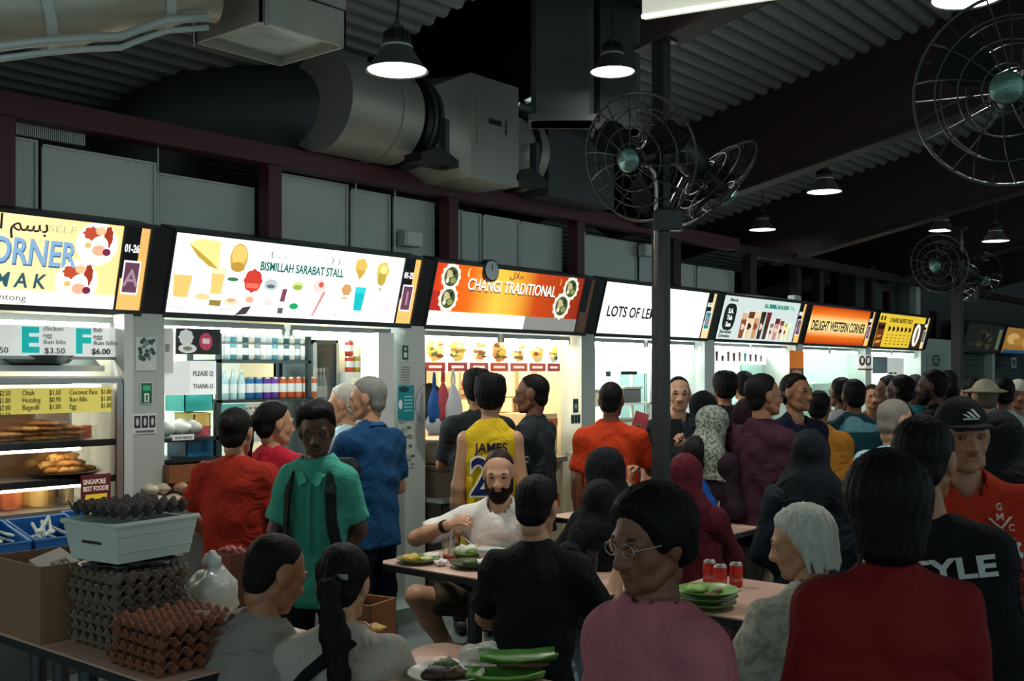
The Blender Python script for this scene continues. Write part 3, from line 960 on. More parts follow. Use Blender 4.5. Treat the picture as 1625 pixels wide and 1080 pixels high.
# ================================================================== FANS
M_wire = mat('fan_wire', '3c4040', 0.35, 0.6)
M_blade = mat('fan_blade', '202424', 0.85, 0.0, spec=0.1)
M_hub = mat('fan_badge', '6f958c', 0.3, 0.6, bump=0.3, bscale=60)


def fan(label, c, direction, R, px_=None, arm=None, tilt=0.15, rings=3, spokes=14):
    r = thing('wall_fan', label, 'fan', c, group='black cage fans on poles')
    z = Vector(direction).normalized()
    q = z.to_track_quat('Z', 'Y')
    r.rotation_euler = q.to_euler()
    m = MB()
    N = 40
    def ring(rad, zz, th):
        m.tube([(rad * math.cos(2 * pi * k / N), rad * math.sin(2 * pi * k / N), zz) for k in range(N)], th, 6, closed=True)
    ring(R, 0.0, 0.007)
    for k in range(1, rings + 1):
        f = k / (rings + 1)
        ring(R * f, 0.10 * R / 0.37 * (1 - f * f) , 0.004)
        ring(R * f, -0.12 * R / 0.37 * (1 - f * f * 0.9), 0.004)
    for k in range(spokes):
        a = 2 * pi * k / spokes
        for sgn in (1, -1):
            pts = []
            for j in range(6):
                f = 0.12 + 0.88 * j / 5
                pts.append((R * f * math.cos(a + 0.25 * f * (sgn > 0)), R * f * math.sin(a + 0.25 * f * (sgn > 0)), sgn * 0.11 * R / 0.37 * (1 - f * f)))
            m.tube(pts, 0.0035, 5)
    obj('cage', m, M_wire, r)
    obj('badge', MB().lathe([(0.0, 0.135), (0.05, 0.13), (0.062, 0.115), (0.062, 0.105), (0.0, 0.105)], 24), M_hub, r, smooth=50)
    obj('motor', MB().lathe([(0.0, -0.34), (0.06, -0.33), (0.085, -0.28), (0.085, -0.14), (0.05, -0.10), (0.05, 0.03), (0.0, 0.05)], 24), M_dark, r, smooth=50)
    for k in range(3):
        a0 = 2 * pi * k / 3 + 0.4
        mb = MB()
        pts = []
        for j in range(7):
            f = 0.13 + 0.75 * j / 6
            w = 0.5 * math.sin(0.5 + 2.2 * j / 6)
            for s_ in (-1, 1):
                pts.append((R * f * math.cos(a0 + s_ * w * 0.9), R * f * math.sin(a0 + s_ * w * 0.9), s_ * 0.035))
        lo_ = [(x, y, z - 0.004) for x, y, z in pts]
        nn = len(pts)
        fs = [(2 * j, 2 * j + 1, 2 * j + 3, 2 * j + 2) for j in range(6)]
        fs2 = [(nn + 2 * j + 2, nn + 2 * j + 3, nn + 2 * j + 1, nn + 2 * j) for j in range(6)]
        side = []
        for j in range(6):
            side += [(2 * j, 2 * j + 2, nn + 2 * j + 2, nn + 2 * j), (2 * j + 3, 2 * j + 1, nn + 2 * j + 1, nn + 2 * j + 3)]
        mb.add(pts + lo_, fs + fs2 + side)
        obj('blade', mb, M_blade, r, smooth=40)
    if arm is not None:
        inv = q.to_matrix().inverted()
        pts = [inv @ (Vector(v) - Vector(c)) for v in arm]
        obj('arm', MB().tube(pts, 0.018, 8), M_dark, r, smooth='all')
    return r


pc = c1.location
toC = (CAM - Vector((pc.x, pc.y, 1.65))).normalized()
f1c = at(1015, 250, 5.62)
fan('big cage fan facing the hall, left side of the near black pole', f1c, (-Rv * 0.62 - Fv * 0.75 + Vector((0, 0, -0.28))), 0.335, arm=[f1c + Vector((0.05, 0.06, 0)), at(1035, 260, 5.66), at(1041, 290, 5.66), (pc.x, pc.y, at(1043, 350, 5.7).z)])
f2c = at(1135, 290, 5.95)
fan('cage fan turned away to the right of the near black pole', f2c, (Rv * 0.75 + Fv * 0.30 + Vector((0, 0, -0.62))), 0.30, arm=[f2c + Vector((-0.1, 0, 0)), at(1085, 285, 5.8), at(1058, 340, 5.75), (pc.x, pc.y, at(1050, 360, 5.7).z)])
f3c = at(1605, 142, 4.1)
fan('huge cage fan cut by the right edge at the top', f3c, (-Rv * 0.55 - Fv * 0.82 + Vector((0, 0, -0.15))), 0.36, arm=[f3c + Vector((0.1, 0.1, 0)), at(1660, 150, 4.4), at(1680, 60, 4.5), Vector((at(1680, 60, 4.5).x, at(1680, 60, 4.5).y, roof_z(at(1680, 60, 4.5).y)))])
pc2 = c2.location
f4c = at(1491, 418, 11.3)
fan('small far cage fan on the distant black column', f4c, (-Rv * 0.7 - Fv * 0.65 + Vector((0, 0, -0.25))), 0.31, arm=[f4c + Vector((0.1, 0.1, 0)), at(1512, 432, 11.4), (pc2.x, pc2.y, at(1519, 470, 11.5).z)])
f5c = at(1553, 440, 11.7)
fan('far cage fan facing away behind the distant black column', f5c, (Rv * 0.7 + Fv * 0.4 + Vector((0, 0, -0.25))), 0.28, arm=[f5c, at(1530, 450, 11.6), (pc2.x, pc2.y, at(1519, 480, 11.5).z)])
# conduit and switch box strapped to the near pole
pa, pb = at(1043, 452, 5.6), at(1043, 262, 5.6)
o = obj('conduit', MB().tube([at(1041, 455, 5.62), at(1041, 300, 5.62), at(1038, 275, 5.6), at(1030, 262, 5.58)], 0.011, 8), M_steel, None, smooth='all')
tag(o, 'thin steel conduit strapped to the near black pole', 'pipe')
p = at(1060, 348, 5.62)
sb = thing('switch_box', 'dark rounded switch box on the near black pole', 'box', (p.x, p.y, p.z - 0.06), rz=HEAD - pi / 2)
obj('case', MB().cbox(-0.075, 0.075, -0.03, 0.03, 0, 0.12, 0.02), M_dark, sb)
obj('lid', MB().cbox(-0.065, 0.065, -0.036, -0.03, 0.01, 0.11, 0.004), mat('box_lid', '22282a', 0.4), sb)
p = at(919, 418, 7.5)
ck = thing('wall_clock', 'small round clock on the red post beside the orange sign', 'clock', (p.x, -0.10, p.z))
obj('case', MB().tube([(0, 0.03, 0), (0, -0.03, 0)], [0.085, 0.085], 24), M_dark, ck, smooth=40)
obj('face', MB().tube([(0, -0.03, 0), (0, -0.036, 0)], [0.072, 0.072], 24), cmat('b5c6c4', 0.2), ck)
obj('hand', MB().box(-0.003, 0.003, -0.040, -0.037, 0, 0.05), M_dark, ck)
# floodlight-like boxes / name boxes on the panels
for px_, py_, lab in [(650, 380, 'pale grey socket box on the panels over the BISMILLAH sign'), (1260, 477, 'pale grey box above the tall drinks sign'), (1026, 398, 'grey box frame on the panel left of the near pole')]:
    p = on_y(px_, py_, 0.08)
    b_ = thing('junction_box', lab, 'box', (p.x, 0.08, p.z - 0.05))
    obj('case', MB().cbox(-0.09, 0.09, -0.05, 0.04, 0, 0.11, 0.008), M_panel, b_)
    obj('lid', MB().box(-0.075, 0.075, -0.056, -0.05, 0.012, 0.098), M_white, b_)
# ================================================================== STALL FITTINGS
M_glass = mat('clear_glass', 'ffffff', 0.03, trans=1.0, vary=0.0, alpha=0.25)
M_black = cmat('17191a', 0.5)
M_wood = mat('brown_wood', '8a5a38', 0.5, bump=0.15, bscale=30, stretch=(1, 1, 8))


def zy(py, Y, px):
    return on_y(px, py, Y).z


def span(px0, px1, py0, py1, Y):
    """x0,x1,z0,z1 of a rectangle on the plane y=Y seen between two pixel corners (py0 top)"""
    pm = (px0 + px1) / 2
    return fx(px0, Y), fx(px1, Y), zy(py1, Y, pm), zy(py0, Y, pm)


def board(name, label, cat, px0, px1, py0, py1, Y, m, th=0.015, group=None):
    x0, x1, z0, z1 = span(px0, px1, py0, py1, Y)
    r = thing(name, label, cat, (x0, Y, z0), group=group)
    r['w'] = x1 - x0
    r['h'] = z1 - z0
    obj('sheet', MB().box(0, x1 - x0, 0, th, 0, z1 - z0), m, r)
    return r, x1 - x0, z1 - z0


def shelf_unit(name, label, x0, x1, y0, y1, levels, ztop, mt, posts=True):
    r = thing(name, label, 'shelf', (x0, y0, 0.1))
    L, D = x1 - x0, y1 - y0
    for z in levels:
        obj('shelf_board', MB().box(0, L, 0, D, z - 0.1 - 0.02, z - 0.1), mt, r)
    if posts:
        for a, b in ((0, 0), (L - 0.03, 0), (0, D - 0.03), (L - 0.03, D - 0.03)):
            obj('post', MB().box(a, a + 0.03, b, b + 0.03, 0, ztop - 0.1), mt, r)
    return r


def can_mesh(colhex, h=0.115, r=0.032, band=None):
    m = MB()
    m.lathe([(0.0, 0), (r * 0.75, 0.0), (r, 0.008), (r, h - 0.010), (r * 0.82, h), (r * 0.78, h - 0.003), (0, h - 0.003)], 14)
    return m


def can(proto_cache, colhex, loc, label, group, rz=0.0, h=0.115):
    key = (colhex, h)
    if key not in proto_cache:
        r = thing('drink_can', label, 'can', loc, rz, group)
        o = obj('body', MB().lathe([(0.0, 0), (0.024, 0.0), (0.032, 0.008), (0.032, h - 0.012)], 14), cmat(colhex, 0.3, metal=0.3, vary=0.3, scale=30), r, smooth=50)
        obj('lid', MB().lathe([(0.032, h - 0.012), (0.027, h), (0.025, h - 0.003), (0, h - 0.003)], 14), M_steel, r, smooth=50)
        obj('label_band', MB().lathe([(0.0325, h * 0.3), (0.0328, h * 0.32), (0.0328, h * 0.68), (0.0325, h * 0.7)], 14), cmat('d9dedc', 0.4), r)
        proto_cache[key] = r
        return r
    r = dup(proto_cache[key], loc, rz, label, group)
    return r


CANS = {}


def bottle(colhex, cap, loc, label, group, h=0.22, r=0.032, cache={}):
    key = (colhex, cap, h, r)
    if key not in cache:
        t = thing('drink_bottle', label, 'bottle', loc, 0, group)
        obj('body', MB().lathe([(0, 0), (r * 0.8, 0), (r, 0.01), (r, h * 0.62), (r * 0.4, h * 0.82), (r * 0.36, h * 0.92)], 14), cmat(colhex, 0.15, vary=0.15), t, smooth=50)
        obj('cap', MB().lathe([(r * 0.42, h * 0.9), (r * 0.42, h), (0, h)], 12), cmat(cap, 0.4), t, smooth=50)
        obj('label_band', MB().lathe([(r * 1.01, h * 0.22), (r * 1.02, h * 0.23), (r * 1.02, h * 0.5), (r * 1.01, h * 0.51)], 14), cmat('e3e8e6', 0.5), t)
        cache[key] = t
        return t
    return dup(cache[key], loc, 0, label, group)


def cl(k, x):
    """keep x inside the opening of stall k (0 = first)"""
    return min(max(x, XB[k] + 0.015), XB[k + 1] - 0.215)


# ---------------------------------------------------------------- pillar posters
def poster(label, px0, px1, py0, py1, Y, polys=None, base='e8ece6', emit=0.0, txt=None):
    r, w, h = board('poster', label, 'poster', px0, px1, py0, py1, Y, cmat(base, 0.6, emit=emit), 0.004)
    if polys:
        decal('print', [([(x * w, z * h) for x, z in pl], c, e) for pl, c, e in polys], r)
    if txt:
        for s, x, z, sz, c, wd in txt:
            text('lettering', s, sz * h, cmat(c, 0.6), r, (x * w, -0.004, z * h), width=wd * w, bold=0.01)
    return r


Yp = -0.006
rn = random.Random(2)
lv = [(ell(rn.uniform(0.1, 0.9), rn.uniform(0.25, 0.95), 0.10, 0.06, n=8, a0=rn.uniform(0, 3)), rn.choice(['3f6a62', '6f958a', '35504c']), 0) for _ in range(26)]
poster('pale poster with green leaf pattern on the pillar left of the drinks stall', 216, 248, 535, 588, Yp, lv, 'd4ddd6')
poster('small green notice with white handset mark on the left pillar', 223, 242, 606, 641, Yp, [(rect(0.06, 0.04, 0.94, 0.96), '0f6b45', 0), (rect(0.2, 0.62, 0.8, 0.85), '4fc08a', 0), (rect(0.3, 0.1, 0.7, 0.5), 'e9f2ea', 0), (rect(0.42, 0.16, 0.58, 0.42), '2c7a55', 0)], 'e4e9e3')
poster('white notice with three dark pictograms on the left pillar', 211, 248, 656, 688, Yp, [(rect(0.05, 0.3, 0.31, 0.9), '2b3436', 0), (rect(0.37, 0.3, 0.63, 0.9), '22343c', 0), (rect(0.69, 0.3, 0.95, 0.9), '2b3436', 0), (ell(0.18, 0.6, 0.06, 0.2), 'd9dedb', 0), (ell(0.5, 0.6, 0.06, 0.2), 'd9dedb', 0), (ell(0.82, 0.6, 0.06, 0.2), 'd9dedb', 0), (rect(0.1, 0.08, 0.9, 0.18), '6c7676', 0)], 'e6ebe6')
poster('narrow pale vertical notice hung at left edge of drinks stall', 256, 275, 520, 592, 0.03, None, 'eef2ec', txt=[('HALAL\nCASH\nONLY', 0.3, 0.6, 0.06, '6d7a78', 0.4)])
poster('small dark green hygiene sticker on the pillar between drinks and orange stalls', 637, 649, 546, 572, Yp, [(rect(0.1, 0.06, 0.9, 0.94), '24503f', 0), (rect(0.3, 0.2, 0.7, 0.5), 'cfe0d4', 0), (rect(0.35, 0.62, 0.65, 0.82), 'a8c8b4', 0)], 'c8d2cb')
poster('teal poster with white lines on the pillar between drinks and orange stalls', 632, 657, 611, 666, Yp, [(rect(0, 0, 1, 1), '178e96', 0)] + [(rect(0.35, 0.25 + 0.1 * i, 0.9, 0.29 + 0.1 * i), '8fd0cf', 0) for i in range(5)] + [(ell(0.12, 0.45, 0.12, 0.14), 'eef5f3', 0), (ell(0.35, 0.88, 0.3, 0.08), '1d3a3f', 0)], '178e96')
pt = [(ell(rn.uniform(0.1, 0.9), rn.uniform(0.05, 0.95), 0.16, 0.035, n=8, a0=rn.uniform(0, 3)), rn.choice(['8b9791', '5e6a66', 'a9b4ac']), 0) for _ in range(24)]
poster('faded grey patterned poster under the teal poster', 632, 657, 672, 742, Yp, pt, 'bcc6bf')
poster('small grey printed notice above the teal poster', 635, 652, 578, 606, Yp, [(rect(0.1, 0.15 * i + 0.08, 0.9, 0.15 * i + 0.14), '7e8a86', 0) for i in range(6)], 'b9c3bc')
poster('dark green hygiene sticker on the pillar right of the orange stall', 909, 918, 632, 655, Yp, [(rect(0.1, 0.06, 0.9, 0.94), '2c5a4c', 0), (rect(0.3, 0.3, 0.7, 0.6), 'cfe0d4', 0)], 'c8d2cb')
poster('dark pictogram notice on the pillar right of the orange stall', 906, 921, 657, 672, Yp, [(rect(0.05, 0.1, 0.3, 0.9), '28343a', 0), (rect(0.37, 0.1, 0.63, 0.9), '28343a', 0), (rect(0.7, 0.1, 0.95, 0.9), '28343a', 0)], 'c8d2cb')

# ---------------------------------------------------------------- stall 1: nasi lemak display
x0, x1, z0, z1 = span(-60, 188, 516, 566, -0.02)
mb = thing('price_board', 'white hanging price board with turquoise letters E and F', 'sign', (x0, -0.03, z0))
w, h = x1 - x0, z1 - z0
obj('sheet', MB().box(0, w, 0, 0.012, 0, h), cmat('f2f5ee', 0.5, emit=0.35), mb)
obj('rail', MB().box(0, w, -0.004, 0.014, -0.012, 0.004), M_steel, mb)
u = lambda px_: (fx(px_, -0.02) - x0)
M_turq = cmat('12b9b4', 0.5, emit=0.4)
text('letter_mark', 'E', 0.17, M_turq, mb, (u(31), -0.005, 0.028), bold=0.05, width=u(59) - u(31))
text('letter_mark', 'F', 0.17, M_turq, mb, (u(117), -0.005, 0.028), bold=0.05, width=u(141) - u(117))
text('price', '$3.50', 0.042, M_black, mb, (u(68), -0.005, 0.018), width=u(100) - u(68))
text('price', '$6.00', 0.042, M_black, mb, (u(143), -0.005, 0.018), bold=0.02, width=u(172) - u(143))
text('price', '$2.50', 0.042, M_black, mb, (u(-22), -0.005, 0.018), width=u(10) - u(-22))
text('small_lettering', 'chicken\negg\nikan bilis', 0.034, cmat('8a8f8a'), mb, (u(66), -0.005, 0.135), width=u(102) - u(66))
text('small_lettering', 'fish\negg\nikan bilis', 0.034, cmat('4a4f4c'), mb, (u(146), -0.005, 0.135), width=u(182) - u(146))

dcx0, dcx1 = -3.9, fx(192, -0.1)
DCY0, DCY1 = -0.12, 0.45
dc = thing('display_case', 'steel and glass heated food display case at far left', 'display case', (dcx0, DCY0, 0.92))
Ld, Dd = dcx1 - dcx0, DCY1 - DCY0
zt = zy(597, DCY0, 100) - 0.92
obj('base_plate', MB().box(0, Ld, 0, Dd, 0.0, 0.03), M_steel, dc)
obj('top_plate', MB().cbox(0, Ld, 0, Dd, zt - 0.035, zt, 0.01), M_steel, dc)
for a, b in ((0, 0), (Ld - 0.035, 0), (0, Dd - 0.035), (Ld - 0.035, Dd - 0.035)):
    obj('corner_post', MB().box(a, a + 0.035, b, b + 0.035, 0.03, zt - 0.035), M_steel, dc)
zs1 = zy(702, DCY0, 90) - 0.92
zs2 = zy(762, DCY0, 90) - 0.92
for z in (zs1, zs2):
    obj('shelf_board', MB().box(0.035, Ld - 0.035, 0.04, Dd - 0.04, z - 0.014, z), M_steel, dc)
    obj('shelf_rim', MB().box(0.035, Ld - 0.035, 0.012, 0.04, z - 0.03, z + 0.004), M_dark, dc)
    t = obj('warm_tube', MB().tube([(0.1, 0.06, z - 0.035), (Ld - 0.22, 0.06, z - 0.035)], 0.013, 10), M_tubewarm, dc, smooth=50)
obj('warm_tube', MB().tube([(0.1, 0.08, zt - 0.055), (Ld - 0.1, 0.08, zt - 0.055)], 0.013, 10), M_tubewarm, dc, smooth=50)  # extra tube added to brighten the upper food shelf
obj('back_panel', MB().box(0.035, Ld - 0.035, Dd - 0.02, Dd - 0.01, 0.03, zt - 0.04), mat('case_back', '8a6038', 0.5, vary=0.25, scale=5), dc)
obj('side_glass', MB().box(Ld - 0.02, Ld - 0.014, 0.04, Dd - 0.04, 0.03, zt - 0.04), M_glass, dc)
obj('front_glass', MB().box(0.035, Ld - 0.035, 0.004, 0.009, 0.03, zt - 0.04), M_glass, dc)
# counter under the case
ct = thing('stall_counter', 'steel-topped counter under the food display case', 'counter', (-3.95, -0.16, 0.1))
obj('top', MB().box(0, 1.85, 0, 0.75, 0.78, 0.82), M_steel, ct)
obj('front_panel', MB().box(0, 1.85, 0.04, 0.08, 0, 0.78), cmat('4b524f', 0.6), ct)
obj('side_panel', MB().box(1.78, 1.82, 0.08, 0.72, 0, 0.78), cmat('4b524f', 0.6), ct)

x0, x1, z0, z1 = span(-40, 176, 615, 656, DCY0 - 0.01)
yb = thing('menu_board', 'yellow menu board with dark price lines on the display case', 'sign', (x0, DCY0 - 0.012, z0))
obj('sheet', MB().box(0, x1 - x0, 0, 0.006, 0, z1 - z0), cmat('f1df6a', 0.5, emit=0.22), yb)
w, h = x1 - x0, z1 - z0
u2 = lambda px_: fx(px_, DCY0) - x0
for s, px_, pe in [('Otah\nHotdog\nBegedil', 33, 62), ('$1.50\n$0.90\n$1.00', 76, 94), ('Coconut Rice\nIkan Bilis\nEgg', 108, 152), ('$1.00\n$1.00\n$1.00', 158, 174), ('$2.50\n$1.00\n$2.00\n$1.50', -4, 14)]:
    text('price_lines', s, 0.036, cmat('6b6228', 0.6), yb, (u2(px_), -0.002, h - 0.036), width=u2(pe) - u2(px_))
x0, x1, z0, z1 = span(128, 175, 752, 806, DCY0 - 0.01)
ps = thing('award_poster', 'maroon award poster reading SINGAPORE BEST FOODIE on display case', 'poster', (x0, DCY0 - 0.014, z0))
w, h = x1 - x0, z1 - z0
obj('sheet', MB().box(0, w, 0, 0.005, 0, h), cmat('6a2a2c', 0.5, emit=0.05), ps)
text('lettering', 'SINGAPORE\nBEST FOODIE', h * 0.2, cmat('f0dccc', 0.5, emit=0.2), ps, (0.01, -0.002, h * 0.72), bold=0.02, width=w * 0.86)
decal('yellow_band', [(rect(w * 0.12, h * 0.28, w * 0.85, h * 0.42, 0.005), 'e8c23a', 0.25)], ps)
text('year_lettering', 'HUNT 2017', h * 0.14, cmat('f0dccc', 0.5, emit=0.2), ps, (w * 0.2, -0.002, h * 0.09), width=w * 0.6)

# food in the case
def flat_stack(label, x, y, z, n, seed, hexs, sx=0.075, sy=0.05):
    rn = random.Random(seed)
    for i in range(n):
        o = obj('fried_patty', MB().blob((0, 0, 0.012), (sx, sy, 0.0145), seed + i, 0.14, 12, 6), cmat(rn.choice(hexs), 0.45, vary=0.35, scale=40), None, (x + rn.uniform(-0.01, 0.01), y + rn.uniform(-0.01, 0.01), z + i * 0.0245), (0, 0, rn.uniform(-0.5, 0.5)), smooth='all')
        tag(o, label, 'food', label + ' pile')


zA = 0.92 + zs1
zB = 0.92 + zs2
for j, (p_, n_) in enumerate([(8, 2), (30, 3), (48, 3), (62, 4), (78, 4), (96, 4), (112, 3)]):
    flat_stack('flat golden patty stacked on the upper shelf of the case', fx(p_, 0.05), 0.05 + 0.03 * (j % 2), zA + 0.004, n_, 20 + j * 7, ['c08448', '9a6434', 'd8a058', '7f5028'], 0.046, 0.055)
for j in range(4):
    o = obj('orange_cake', MB().cbox(-0.04, 0.04, -0.03, 0.03, 0, 0.014, 0.004), cmat('d0562a', 0.5), None, (fx(131, 0.05), 0.05, zA + 0.004 + j * 0.017), (0.0, -0.15, 0.2))
    tag(o, 'orange fishcake slice, %s of the leaning pile on the upper shelf' % ('lowest', 'second lowest', 'third lowest', 'topmost')[j], 'food', 'orange fishcake slices')
tr = obj('food_tray', MB().lathe([(0, 0.0), (0.14, 0.0), (0.19, 0.022), (0.195, 0.02), (0.145, -0.006), (0, -0.006)], 28), cmat('4a3426', 0.35, metal=0.5), None, (fx(98, 0.06), 0.06, zB + 0.008), smooth=50)
tag(tr, 'round dark tray of fried wings on the lower shelf', 'tray')
for j in range(36):
    rn2 = random.Random(100 + j)
    lev = j // 12
    a = rn2.uniform(0, 6.28)
    rr = (0.14, 0.10, 0.06)[min(lev, 2)] * rn2.uniform(0.5, 1)
    o = obj('fried_wing', MB().tube([(-0.04, 0, 0), (-0.015, 0, 0.008), (0.02, 0.004, 0.004), (0.045, 0, 0)], [0.009, 0.020, 0.017, 0.008], 8), cmat(rn2.choice(['d09448', 'e4b464', 'b8782e']), 0.4, vary=0.35, scale=50), None,
            (fx(98, 0.06) + rr * math.cos(a), 0.06 + rr * math.sin(a) * 0.8, zB + 0.032 + 0.032 * lev), (rn2.uniform(-0.3, 0.3), rn2.uniform(-0.4, 0.4), rn2.uniform(-0.6, 0.6)), smooth='all')
    tag(o, 'golden fried wing heaped on the round dark tray', 'food', 'fried wings on the tray')
for p_, hx, r_, hh, lab in [(12, 'b5562a', 0.07, 0.12, 'orange-brown round pot at bottom left of the display case'), (55, 'd8b060', 0.065, 0.10, 'brass-coloured round pot in the bottom of the case'), (108, 'c0a070', 0.03, 0.07, 'small tan cup in the bottom of the case')]:
    o = thing('cooking_pot', lab, 'pot', (fx(p_, 0.1), 0.1, 0.955))
    obj('body', MB().lathe([(0, 0), (r_ * 0.9, 0), (r_, 0.01), (r_, hh), (r_ * 1.06, hh + 0.004), (r_ * 0.94, hh), (r_ * 0.93, 0.012), (0, 0.012)], 24), cmat(hx, 0.35, metal=0.3), o, smooth=50)
    obj('contents', MB().lathe([(0, hh * 0.85), (r_ * 0.93, hh * 0.82)], 24), cmat('e0c070', 0.6), o)

# ---------------------------------------------------------------- stall 2: drinks
Ys = 0.55
xs0, xs1 = fx(346, Ys), fx(494, Ys)
za, zb_ = zy(571, Ys, 420), zy(633, Ys, 420)
shelf_unit('drinks_shelf', 'dark metal shelf unit of cans and bottles in the drinks stall', xs0, xs1, Ys, Ys + 0.35, [za, zb_, 1.0, 0.5], 1.9, cmat('2f3b3d', 0.4, metal=0.4))
ORD = ['first', 'second', 'third', 'fourth', 'fifth', 'sixth', 'seventh', 'eighth', 'ninth', 'tenth', 'eleventh', 'twelfth', 'thirteenth', 'fourteenth', 'fifteenth']
CN = ['white', 'ice blue', 'teal blue', 'off-white', 'dark teal', 'cream', 'slate blue']
for i in range(15):
    x = xs0 + 0.05 + (xs1 - xs0 - 0.09) * i / 14
    c_ = ['e6ebe8', 'cfe0e6', '4f9fb0', 'd9d9d0', '2f5f6a', 'e0d8c8', '6d8f9a'][i % 7]
    can(CANS, c_, (x, Ys + 0.06, za), '%s can, %s from left in the lower row of the top drinks shelf' % (CN[i % 7], ORD[i]), 'pale cans on the top shelf')
    can(CANS, c_, (x, Ys + 0.06, za + 0.117), '%s can, %s from left in the upper row of the top drinks shelf' % (CN[i % 7], ORD[i]), 'stacked cans on the top shelf')
for i in range(9):
    x = fx(452, Ys) + 0.0 + i * 0.068 - 0.25
    c_ = ['2f6fae', '2f6fae', '6a3fa0', '7a48b0', 'd2693a', 'd2693a', 'd8744a', 'c9643a', 'cf6d44'][i]
    can(CANS, c_, (x, Ys + 0.06, zb_), '%s %s drink can from left on the lower shelf of the drinks stall' % (ORD[i - (0 if i < 2 else 2 if i < 4 else 4)], 'blue' if i < 2 else 'purple' if i < 4 else 'orange'), '%s cans on the lower shelf' % ('blue' if i < 2 else 'purple' if i < 4 else 'orange'), h=0.15)
for i in range(3):
    bottle('a8c8cc', 'e8eeee', (xs0 + 0.10 + i * 0.065, Ys + 0.07, zb_), '%s clear bottle from left on the lower drinks shelf' % ORD[i], 'clear bottles on the lower shelf', 0.2, 0.028)
o = obj('jelly_packet', MB().blob((0, 0, 0.05), (0.055, 0.04, 0.06), 4, 0.2), cmat('6a4668', 0.4, vary=0.8, scale=60), None, (fx(372, 0.45), 0.45, zy(655, 0.45, 372)), smooth='all')
tag(o, 'purple and white mottled packet hanging below the can shelf', 'packet')
o.location.z = zb_ - 0.145
o.location.y = Ys + 0.05
# fridge with a glass door to the right
xf0, xf1 = fx(497, 0.6), min(fx(543, 0.6), fx(548, 0.5) + 0.02)
fr = thing('drinks_fridge', 'tall dark drinks fridge with upright bottles behind glass', 'fridge', (xf0, 0.6, 0.1))
Lf = xf1 - xf0
m = MB().box(0, Lf, 0.42, 0.45, 0, 1.78).box(0, 0.02, 0, 0.45, 0, 1.78).box(Lf - 0.02, Lf, 0, 0.45, 0, 1.78).box(0, Lf, 0, 0.45, 1.75, 1.78).box(0, Lf, 0, 0.45, 0, 0.1)
obj('cabinet', m, cmat('3a4648', 0.4, metal=0.3), fr)
for z in (0.5, 0.9, 1.3):
    obj('shelf_board', MB().box(0.02, Lf - 0.02, 0.03, 0.42, z, z + 0.01), M_steel, fr)
obj('door_glass', MB().box(0.02, Lf - 0.02, 0.0, 0.006, 0.1, 1.75), M_glass, fr)
obj('door_frame', MB().box(0, 0.025, -0.012, 0.0, 0.1, 1.76).box(Lf - 0.025, Lf, -0.012, 0, 0.1, 1.76), M_steel, fr)
for lev, z in enumerate((0.91 + 0.1, 1.31 + 0.1)):
    for i in range(5):
        bottle(['8fa0a4', 'b8c4c6', '6f8488'][i % 3], 'd8dede', (xf0 + 0.05 + i * (Lf - 0.1) / 4, 0.70, z), '%s grey bottle from left on the %s shelf of the dark drinks fridge' % (ORD[i], ('lower', 'upper')[lev]), 'bottles in the fridge', 0.27, 0.026)
# white cabinet with stacked cans at right of stall 2
xa, xb = fx(548, 0.5) + 0.03, XB[2] - 0.15
wc = thing('white_cabinet', 'white cabinet at the right of the drinks stall with cans on top', 'cabinet', (xa, 0.5, 0.1))
zc = zy(590, 0.5, 575)
obj('body', MB().box(0, xb - xa, 0, 0.4, 0, zc - 0.1), M_white, wc)
obj('door', MB().box(0.02, xb - xa - 0.02, -0.012, 0, 0.05, zc - 0.35), M_white, wc)
obj('notice', MB().box(0.02, 0.14, -0.004, 0, zc - 0.29, zc - 0.14), cmat('e8ecd8', 0.5), wc)
for i, (q, lev, c_) in enumerate([(0, 0, 'c8452e'), (1, 0, 'b8a83a'), (2, 0, 'e4e8e4'), (3, 0, '4a8a4a'), (4, 0, '5a8f4c'), (3, 1, '3f7a44'), (4, 1, '8a9a5a'), (0, 1, 'c8452e')]):
    upr = ' stacked upper' if (q, lev) == (0, 1) else ''
    can(CANS, c_, (xa + 0.06 + q * 0.067, 0.56, zc + lev * 0.116), '%s can%s on top of the white cabinet' % ({'c8452e': 'red', 'b8a83a': 'mustard', 'e4e8e4': 'white', '4a8a4a': 'green', '5a8f4c': 'light green', '3f7a44': 'dark green', '8a9a5a': 'olive'}[c_], upr), 'cans on the white cabinet')
# posters inside stall 2
poster('dark menu poster with white pictures and round pink badge in the drinks stall', 279, 350, 521, 562, 0.06, [(rect(0, 0, 1, 1), '2f3436', 0), (ell(0.22, 0.65, 0.16, 0.3, wob=0.1), 'dfe4e0', 0.2), (ell(0.25, 0.22, 0.2, 0.18), 'e8e8e4', 0.2), (ell(0.66, 0.5, 0.15, 0.34), 'c2455e', 0.2), (rect(0.58, 0.42, 0.74, 0.62), 'efd5da', 0.2), (ell(0.25, 0.22, 0.1, 0.08), '9a8f86', 0.1)], '2f3436')
poster('white sheet reading PLEASE Q THANK U in the drinks stall', 258, 343, 572, 626, 0.06, [(rect(0.02, 0.02, 0.5, 0.98), 'e4eae6', 0.3)], 'eef2ee', 0.35, [('PLEASE Q', 0.55, 0.56, 0.2, '6a706e', 0.38), ('THANK-U', 0.55, 0.18, 0.2, '6a706e', 0.38)])
